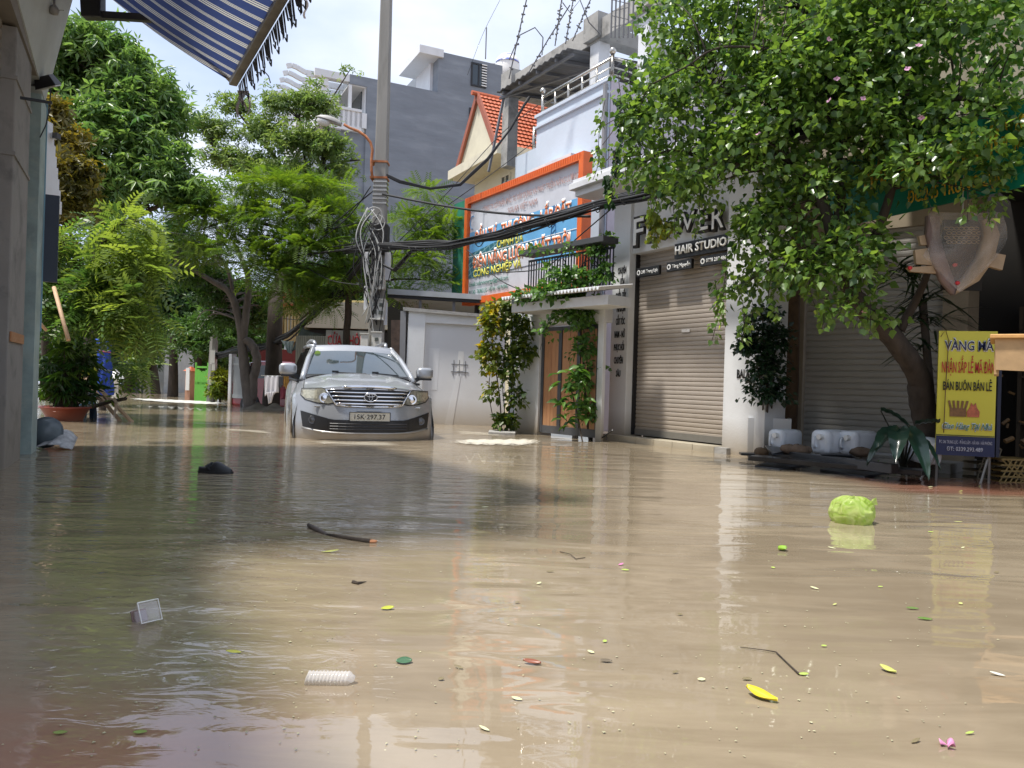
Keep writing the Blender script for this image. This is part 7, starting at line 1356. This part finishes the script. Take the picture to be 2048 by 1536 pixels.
# ------------------------------------------------------------------ the bougainvillea
TB = ghit(1843, 948)
def Q(x, y, d): return P(x, y, d)
bt = plant('bougainvillea_tree', 'huge bougainvillea with leaning dark trunk arching over the shop fronts', 'tree', TB, [
    ([TB + Vector((0, 0, -.2)), Q(1850, 900, 7.8), Q(1856, 860, 7.8), Q(1843, 800, 7.75), Q(1838, 755, 7.7), Q(1815, 715, 7.6), Q(1775, 665, 7.5), Q(1735, 625, 7.4), Q(1700, 575, 7.35), Q(1672, 500, 7.3)], .15, .075),
    ([Q(1672, 500, 7.3), Q(1640, 400, 7.4), Q(1560, 300, 7.7), Q(1480, 200, 8), Q(1400, 160, 8.2)], .07, .02), ([Q(1700, 575, 7.35), Q(1760, 450, 7.2), Q(1800, 300, 7.1), Q(1820, 100, 7.1)], .06, .02), ([Q(1672, 500, 7.3), Q(1680, 350, 7.4), Q(1650, 150, 7.6), Q(1600, 20, 7.8)], .06, .02),
    ([Q(1560, 300, 7.7), Q(1450, 330, 8), Q(1350, 300, 8.1), Q(1280, 330, 8.2)], .03, .01), ([Q(1800, 300, 7.1), Q(1900, 200, 6.9), Q(1990, 220, 6.7)], .04, .012), ([Q(1560, 100, 7.3), Q(1440, 95, 7.4), Q(1370, 135, 7.5), Q(1300, 170, 7.6)], .014, .007), ([Q(1800, 660, 7.55), Q(1850, 560, 7.5), Q(1880, 450, 7.4)], .05, .02)],
    [bl(1420, 130, 8.2, 130, 100, .8), bl(1335, 240, 8.1, 85, 90, .7), bl(1300, 330, 8.1, 50, 70, .5), bl(1560, 220, 7.8, 160, 160, .9), bl(1470, 350, 7.8, 120, 95, .8), bl(1700, 130, 7.4, 170, 130, .9), bl(1740, 300, 7.2, 125, 95, .8), bl(1620, 430, 7.4, 95, 100, .7), bl(1690, 540, 7.1, 62, 55, .5), bl(1905, 110, 6.9, 165, 120, .8), bl(1950, 250, 6.7, 110, 75, .6), bl(1352, 385, 8.0, 60, 35, .5), bl(1520, 470, 7.6, 52, 55, .5), bl(1560, 540, 7.5, 60, 60, .6), bl(1380, 40, 8.3, 105, 50, .7), bl(1600, 20, 7.8, 190, 70, .9), bl(1860, 10, 7, 200, 60, .8), bl(1490, 570, 7.8, 30, 42, .3), bl(1675, 625, 7.0, 34, 26, .25), bl(1850, 320, 6.5, 70, 40, .3), bl(1780, 360, 6.7, 45, 35, .25), bl(1950, 300, 6.3, 60, 40, .3), bl(1960, 340, 6.4, 50, 26, .2), bl(1765, 640, 7.1, 26, 20, .2), bl(1960, 395, 6.5, 45, 22, .25), bl(1900, 330, 6.7, 50, 32, .3), bl(1725, 490, 7.0, 50, 55, .4), bl(1625, 560, 7.2, 55, 50, .4), bl(1725, 590, 6.95, 36, 36, .3), bl(1445, 600, 7.8, 12, 30, .12), bl(1262, 250, 8.2, 20, 70, .25), bl(2030, 330, 6.5, 30, 60, .3), bl(1660, 250, 7.6, 200, 140, 1.2)],
    HT, 3500, 9, .14, .070, boug, bark, droop=.55, up_j=.75, nbr=420, br=.011, inner=.35, flat=1.1, jitter=.9, tint_blob=lambda p: -.05 + .0 * p[:, 0])
# hanging shoots of the bougainvillea
pos, fw, tt = [], [], []; mb = MB(); rd = random.Random(5)
shoots = [(1236, 150, 250, 8.3), (1240, 230, 370, 8.2), (1228, 300, 395, 8.2), (1290, 360, 420, 8.1), (1255, 120, 330, 8.2), (1310, 395, 430, 8.0), (1345, 400, 470, 7.9), (1455, 520, 650, 7.7), (1470, 560, 690, 7.7), (1430, 560, 690, 7.8), (1500, 590, 650, 7.7), (1555, 560, 640, 7.4), (1620, 540, 620, 7.2), (1655, 590, 660, 7.0), (1700, 600, 655, 7.0), (1740, 600, 675, 7.0), (1850, 330, 420, 6.8), (1935, 380, 440, 6.5), (1985, 400, 450, 6.4), (1600, 450, 580, 7.2), (1530, 500, 600, 7.5), (1400, 380, 480, 7.9), (1480, 400, 520, 7.8), (1195, 300, 360, 8.6), (1210, 200, 330, 8.5)]
for (x, y0, y1, d) in shoots:
    a = P(x, y0, d); b = P(x + rd.uniform(-14, 14), y1, d - .1); mid = a.lerp(b, .5) + Vector((rd.uniform(-.05, .05), rd.uniform(-.05, .05), 0)); c = curve([a, mid, b], 10); MB().tube(c, .0035, 4).build('hanging_stem', bark, bt)
    L_ = (b - a).length; k = int(L_ * 75)
    for i in range(k):
        f = rd.random(); p = c[int(f * (len(c) - 1))]; o_ = Vector((rd.gauss(0, 1), rd.gauss(0, 1), rd.gauss(0, .4))); o_ = o_.normalized() * rd.uniform(.01, .085 * (1.1 - .5 * f)); pos.append(tuple(p + o_)); fw.append(tuple(o_.normalized() + Vector((0, 0, -.9)))); tt.append(rd.random() * .8 + .25 * f)
n = len(pos); scatter('hanging_shoots', HT, pos, fw, np.array((0, 0, 1.)) + rng.normal(size=(n, 3)) * .7, .062 * (.6 + .6 * rng.random(n)), np.array(tt), boug, bt)
n = 8; pp = []
for i in range(n): x, y, d = random.choice(((1640, 130, 6.7), (1700, 180, 6.6), (1800, 240, 6.4), (1560, 190, 6.9), (1850, 100, 6.3), (1900, 60, 6.2), (1480, 300, 7.1), (1750, 320, 6.5), (1615, 260, 6.7))); pp.append(tuple(P(x + random.gauss(0, 40), y + random.gauss(0, 30), d)))
pp.append(tuple(P(1727, 625, 6.85))); pp = np.array(pp); n = len(pp); m_, tt_, b_ = newmat('pale_pink_bract'); setp(b_, Base_Color=(.55, .28, .42, 1), Roughness=.6); RT4 = T_rosette(4, 1, .9, -.3)
for p_ in pp: scatter('flower', RT4, [p_], rng.normal(size=(1, 3)), rng.normal(size=(1, 3)) + np.array((0, -1., .5)), .03, rng.random(1), m_, bt)
# yellow leaf cluster on the salon front
pos, outw, ci, cc = crown_pts([bl(1322, 468, 8.0, 20, 36, .12), bl(1305, 440, 8.0, 14, 20, .1)], 30, 7, .07, .1); n = len(pos); scatter('yellowing_spray', HT, pos, outw * .3 + np.array((0, 0, -.6)) + rng.normal(size=(n, 3)) * .3, rng.normal(size=(n, 3)) + np.array((0, -.8, .4)), .065 * (.7 + .5 * rng.random(n)), .5 + .5 * rng.random(n), vineL, bt)
# ------------------------------------------------------------------ gate vines
def gv(x, y, d=12.45): return P(x, y, d)
plant('climbing_vine', 'yellowing vine curtain hanging over the white pier left of the orange gate', 'vine', G(1005, 868), [([gv(1003, 866), gv(1000, 800), gv(992, 740), gv(985, 660), gv(1000, 610)], .012, .006), ([gv(1010, 866), gv(1022, 800), gv(1028, 720), gv(1040, 640)], .012, .006), ([gv(1000, 866), gv(985, 830), gv(978, 770), gv(990, 700)], .008, .005), ([gv(1014, 862), gv(1005, 760), gv(1015, 650)], .008, .005)],
      [bl(1000, 618, 12.4, 36, 14, .2), bl(982, 660, 12.4, 24, 44, .2), bl(1030, 660, 12.4, 30, 48, .2), bl(1055, 690, 12.3, 10, 40, .1), bl(968, 720, 12.4, 10, 60, .1), bl(980, 725, 12.4, 18, 45, .2), bl(1040, 720, 12.4, 20, 50, .2), bl(1010, 740, 12.4, 22, 60, .15), bl(985, 790, 12.4, 16, 30, .15), bl(1030, 800, 12.4, 16, 35, .15), bl(1012, 845, 12.4, 26, 18, .2), bl(1050, 610, 12.3, 30, 14, .2)], HT, 400, 7, .11, .080, vineL, bark, droop=.7, nbr=80, br=.005, inner=.0, jitter=.7, partn=('stem', 'leaves'), tint_blob=lambda p: np.where((p[:, 0] < P(1000, 700, 12.4).x) & (p[:, 2] > P(1000, 790, 12.4).z), .28, -.25))
o = MB().box(G(975, 872).x, G(1031, 872).x, 12.0, 12.5, -.1, .045).build('planter', oldconc, None, bevel=.01); tag(o, 'low grey concrete planter at the foot of the yellowing vine', 'planter')
def hv(x, y, d=11.5): return P(x, y, d)
vt = plant('climbing_vine', 'green vine climbing over the orange gate and onto the iron railing', 'vine', G(1178, 880), [([hv(1180, 882), hv(1172, 820), hv(1168, 740), hv(1160, 660), hv(1140, 600), hv(1100, 590)], .022, .008), ([hv(1184, 882), hv(1180, 800), hv(1172, 700), hv(1165, 640)], .015, .008), ([hv(1165, 660), hv(1185, 600), hv(1200, 540), hv(1215, 490)], .010, .005), ([hv(1140, 600), hv(1100, 640), hv(1080, 700)], .006, .003), ([hv(1200, 540), hv(1150, 500), hv(1070, 500)], .006, .003)],
      [bl(1105, 590, 11.4, 48, 20, .25), bl(1145, 555, 11.4, 40, 22, .2), bl(1060, 592, 11.8, 30, 8, .2), bl(1150, 585, 11.5, 32, 22, .2), bl(1160, 640, 11.4, 30, 32, .2), bl(1125, 630, 11.5, 22, 18, .15), bl(1165, 700, 11.4, 22, 34, .15), bl(1160, 770, 11.3, 24, 38, .2), bl(1175, 830, 11.3, 14, 34, .15), bl(1195, 740, 11.4, 8, 30, .1), bl(1095, 665, 11.5, 9, 26, .1), bl(1080, 500, 11.7, 30, 5, .1), bl(1140, 498, 11.6, 30, 6, .1), bl(1195, 505, 11.4, 24, 20, .15), bl(1212, 545, 11.3, 12, 34, .12), bl(1185, 560, 11.4, 18, 16, .12), bl(1215, 480, 11.3, 14, 10, .1), bl(1095, 545, 11.6, 5, 30, .06)], HT, 460, 7, .11, .075, vineG, bark, droop=.6, nbr=80, br=.005, inner=.0, jitter=.8, partn=('stem', 'leaves'))
# broad leaved shrub in front of the gate
pos, fw = [], []
for k in range(46):
    a = random.uniform(0, 6.28); c = hv(1145 + random.gauss(0, 12), 790 + random.gauss(0, 32), 11.15); pos.append(tuple(c)); fw.append((math.cos(a), -.5 + math.sin(a) * .5, -.4 + .5 * random.random()))
t = thing('gate_shrub', 'broad glossy leaved shrub growing before the orange gate panels', 'shrub', G(1165, 884)); n = len(pos); scatter('leaves', LF, pos, fw, np.array((0, -.2, 1.)) + rng.normal(size=(n, 3)) * .4, .19, rng.random(n), vineG, t)
MB().tube([G(1165, 884), hv(1155, 830, 11.2), hv(1140, 770, 11.15)], .012, 6).build('stem', bark, t)
# ficus in the planter
pl0 = PLANT_POS
plant('ficus', 'dark glossy ficus standing in the square white planter', 'plant', pl0, [([pl0, P(1535, 800, 9.0), P(1530, 720, 9.0), P(1525, 640, 9.0)], .016, .006), ([pl0 + Vector((.05, 0, 0)), P(1545, 790, 9.1), P(1550, 700, 9.1)], .013, .005), ([pl0 + Vector((-.05, 0, 0)), P(1525, 790, 9.0), P(1508, 700, 9.0)], .013, .005)],
      [bl(1528, 640, 9, 30, 32, .2), bl(1505, 690, 9, 32, 36, .2), bl(1550, 690, 9, 30, 42, .2), bl(1535, 745, 9, 42, 40, .25), bl(1520, 790, 9, 26, 28, .18), bl(1552, 790, 9, 22, 24, .18), bl(1490, 700, 9, 16, 14, .12)], HT, 420, 7, .09, .055, ficL, bark, droop=.5, nbr=60, br=.005, inner=.1, partn=('stem', 'leaves'))
# lady palm in the red pot
pc_ = PALM_POS; t = thing('lady_palm', 'bushy lady palm with fanned leaves growing in the red bowl pot', 'plant', pc_); mb = MB(); pos, fw, up = [], [], []; dpt = pc_.y
for k in range(120):
    a = random.uniform(0, 6.28); rr_ = random.random() ** .6; h = random.uniform(.12, 1.06); wv = .40 * (1 - .5 * abs(h - .55)) * rr_; tip = pc_ + Vector((wv * math.cos(a) * 1.05 + .03, wv * math.sin(a), h)); s0 = pc_ + Vector((.15 * math.cos(a), .15 * math.sin(a), -.03)); mb.tube([s0, s0.lerp(tip, .5) + Vector((0, 0, .1)), tip], [.008, .006, .003], 4)
    pos.append(tuple(tip)); fw.append((math.cos(a), math.sin(a), .15)); up.append((0, -.3, 1))
mb.build('stem', bark, t); n = len(pos); scatter('fronds', T_rosette(8, 1, .17, .5, 4.4), pos, np.array(fw) + rng.normal(size=(n, 3)) * .3, np.array(up) + rng.normal(size=(n, 3)) * .45, .25 * (.75 + .5 * rng.random(n)), np.clip(rng.random(n) * .7 + (np.array(pos)[:, 2] - pc_.z - .5) * .5, 0, 1), palmL, t)
# broad dark leaves at the trunk foot
t = thing('broad_leaf_plant', 'broad dark leaved plant at the foot of the leaning trunk', 'plant', ghit(1800, 945)); b0 = ghit(1805, 945); mb = MB(); V_ = []
def bigleaf(c, dr, L, W_, droop, mb):
    dr = Vector(dr).normalized(); sd_ = dr.cross(Vector((0, 0, 1))).normalized()
    def fn(u, v): w_ = W_ / 2 * math.sin(math.pi * min(1, .04 + u * .95)) ** .65 * (1.25 - .5 * u); s = 2 * v - 1; return c + dr * (L * u) + sd_ * (w_ * s) + Vector((0, 0, -droop * u * u + .035 * abs(s) + .006 * math.sin(u * 26)))
    mb.grid(fn, 12, 6)
lb_ = MB()
for (x, y, dr, L, W_, dp, dd) in ((1762, 822, (.75, -.5, -.15), .26, .15, .12, 7.3), (1795, 860, (-.8, -.5, .05), .34, .17, .22, 7.2), (1800, 858, (-.5, -.8, -.15), .30, .17, .26, 7.1), (1815, 858, (.1, -.9, -.3), .34, .18, .34, 7.1), (1790, 868, (-.9, -.2, -.2), .30, .16, .25, 7.25), (1830, 850, (.8, -.3, .25), .22, .11, .03, 7.3), (1840, 880, (.6, -.7, -.4), .2, .12, .2, 7.1)):
    c = P(x, y, dd); bigleaf(c, dr, L, W_, dp, lb_); mb.tube([b0, b0.lerp(c, .6) + Vector((.02, 0, .04)), c], [.012, .009, .006], 6)
mb.build('stalk', M('dark_stalk', (.03, .035, .025), .6), t); m_ = M('broad_leaf_green', (.012, .035, .022), .28, var=.3, scale=8, coat=.3); lb_.build('leaf', m_, t, smooth=True)
# grassy tuft + dracaena behind the trunk
def tuft(nm, label, cat, pts, n, L, W_, mat, droop):
    t_ = thing(nm, label, cat, pts[0]); pos, fw = [], []
    for k in range(n): p = random.choice(pts); a = random.uniform(0, 6.28); pos.append(tuple(Vector(p) + Vector((random.gauss(0, .04), random.gauss(0, .04), random.gauss(0, .03))))); fw.append((math.cos(a), math.sin(a), random.uniform(.2, 1.4)))
    V2, F2 = [], []
    for i in range(6): u = i / 5; V2 += [(u * 1.0, W_ * math.sin(math.pi * min(1, u * .9 + .08)), -droop * u * u), (u, -W_ * math.sin(math.pi * min(1, u * .9 + .08)), -droop * u * u)]
    F2 = [(2 * i, 2 * i + 1, 2 * i + 3, 2 * i + 2) for i in range(5)]; scatter('blades', (V2, F2), pos, fw, np.tile(np.array((0, 0, 1.)), (n, 1)), L * (.6 + .6 * rng.random(n)), rng.random(n), mat, t_); return t_
tuft('grass_tuft', 'small grassy tuft at the water line right of the leaning trunk', 'plant', [ghit(1850, 942, .05), ghit(1820, 938, .05)], 46, .2, .05, ficL, .5)
t = tuft('dracaena', 'strap leaved dark plant drooping behind the leaning trunk', 'plant', [P(1830, 560, 8.1), P(1850, 600, 8.1), P(1800, 540, 8.0), P(1870, 650, 8.1), P(1820, 640, 8.1), P(1850, 700, 8.1)], 170, .42, .045, leafmat('strap_leaf', (.010, .03, .010), (.03, .065, .02), .2, .4), .9)
MB().tube([ghit(1860, 930, -.1), P(1862, 800, 8.1), P(1845, 600, 8.1)], .04, 6).build('stem', bark, t)
t = tuft('trailing_moss', 'mossy green patch at the kerb below the dark boards', 'plant', [ghit(1760, 938, .02), ghit(1775, 940, .02)], 60, .05, .12, vineG, .2)
# vines on the purple gable
t = thing('climbing_vine', 'thin leafy strands creeping on the lilac side wall of the blue house', 'vine', P(1240, 400, 14)); mb = MB(); pos, fw = [], []; rd = random.Random(9)
for (a, b) in (((1205, 290), (1235, 250)), ((1205, 330), (1260, 270)), ((1210, 250), (1300, 210)), ((1208, 390), (1290, 330)), ((1215, 370), (1330, 350))):
    c = curve([P(*a, 13.6), P((a[0] + b[0]) / 2 + 6, (a[1] + b[1]) / 2 - 8, 13.7), P(*b, 13.8)], 8); mb.tube(c, .008, 4)
for (x0_, y0_, x1_, y1_) in ((1238, 190, 1240, 260), (1240, 260, 1228, 350), (1215, 350, 1222, 410)):
    for k in range(46): f = rd.random(); pos.append(tuple(P(x0_ + (x1_ - x0_) * f + rd.gauss(0, 4), y0_ + (y1_ - y0_) * f, 9.3))); fw.append((rd.gauss(0, .3), -.3, -1))
mb.build('stem', bark, t); n = len(pos); scatter('leaves', HT, pos, fw, rng.normal(size=(n, 3)) * .5 + np.array((0, -1., .4)), .085, rng.random(n) * .5, MC['deep_green_leaf'], t)
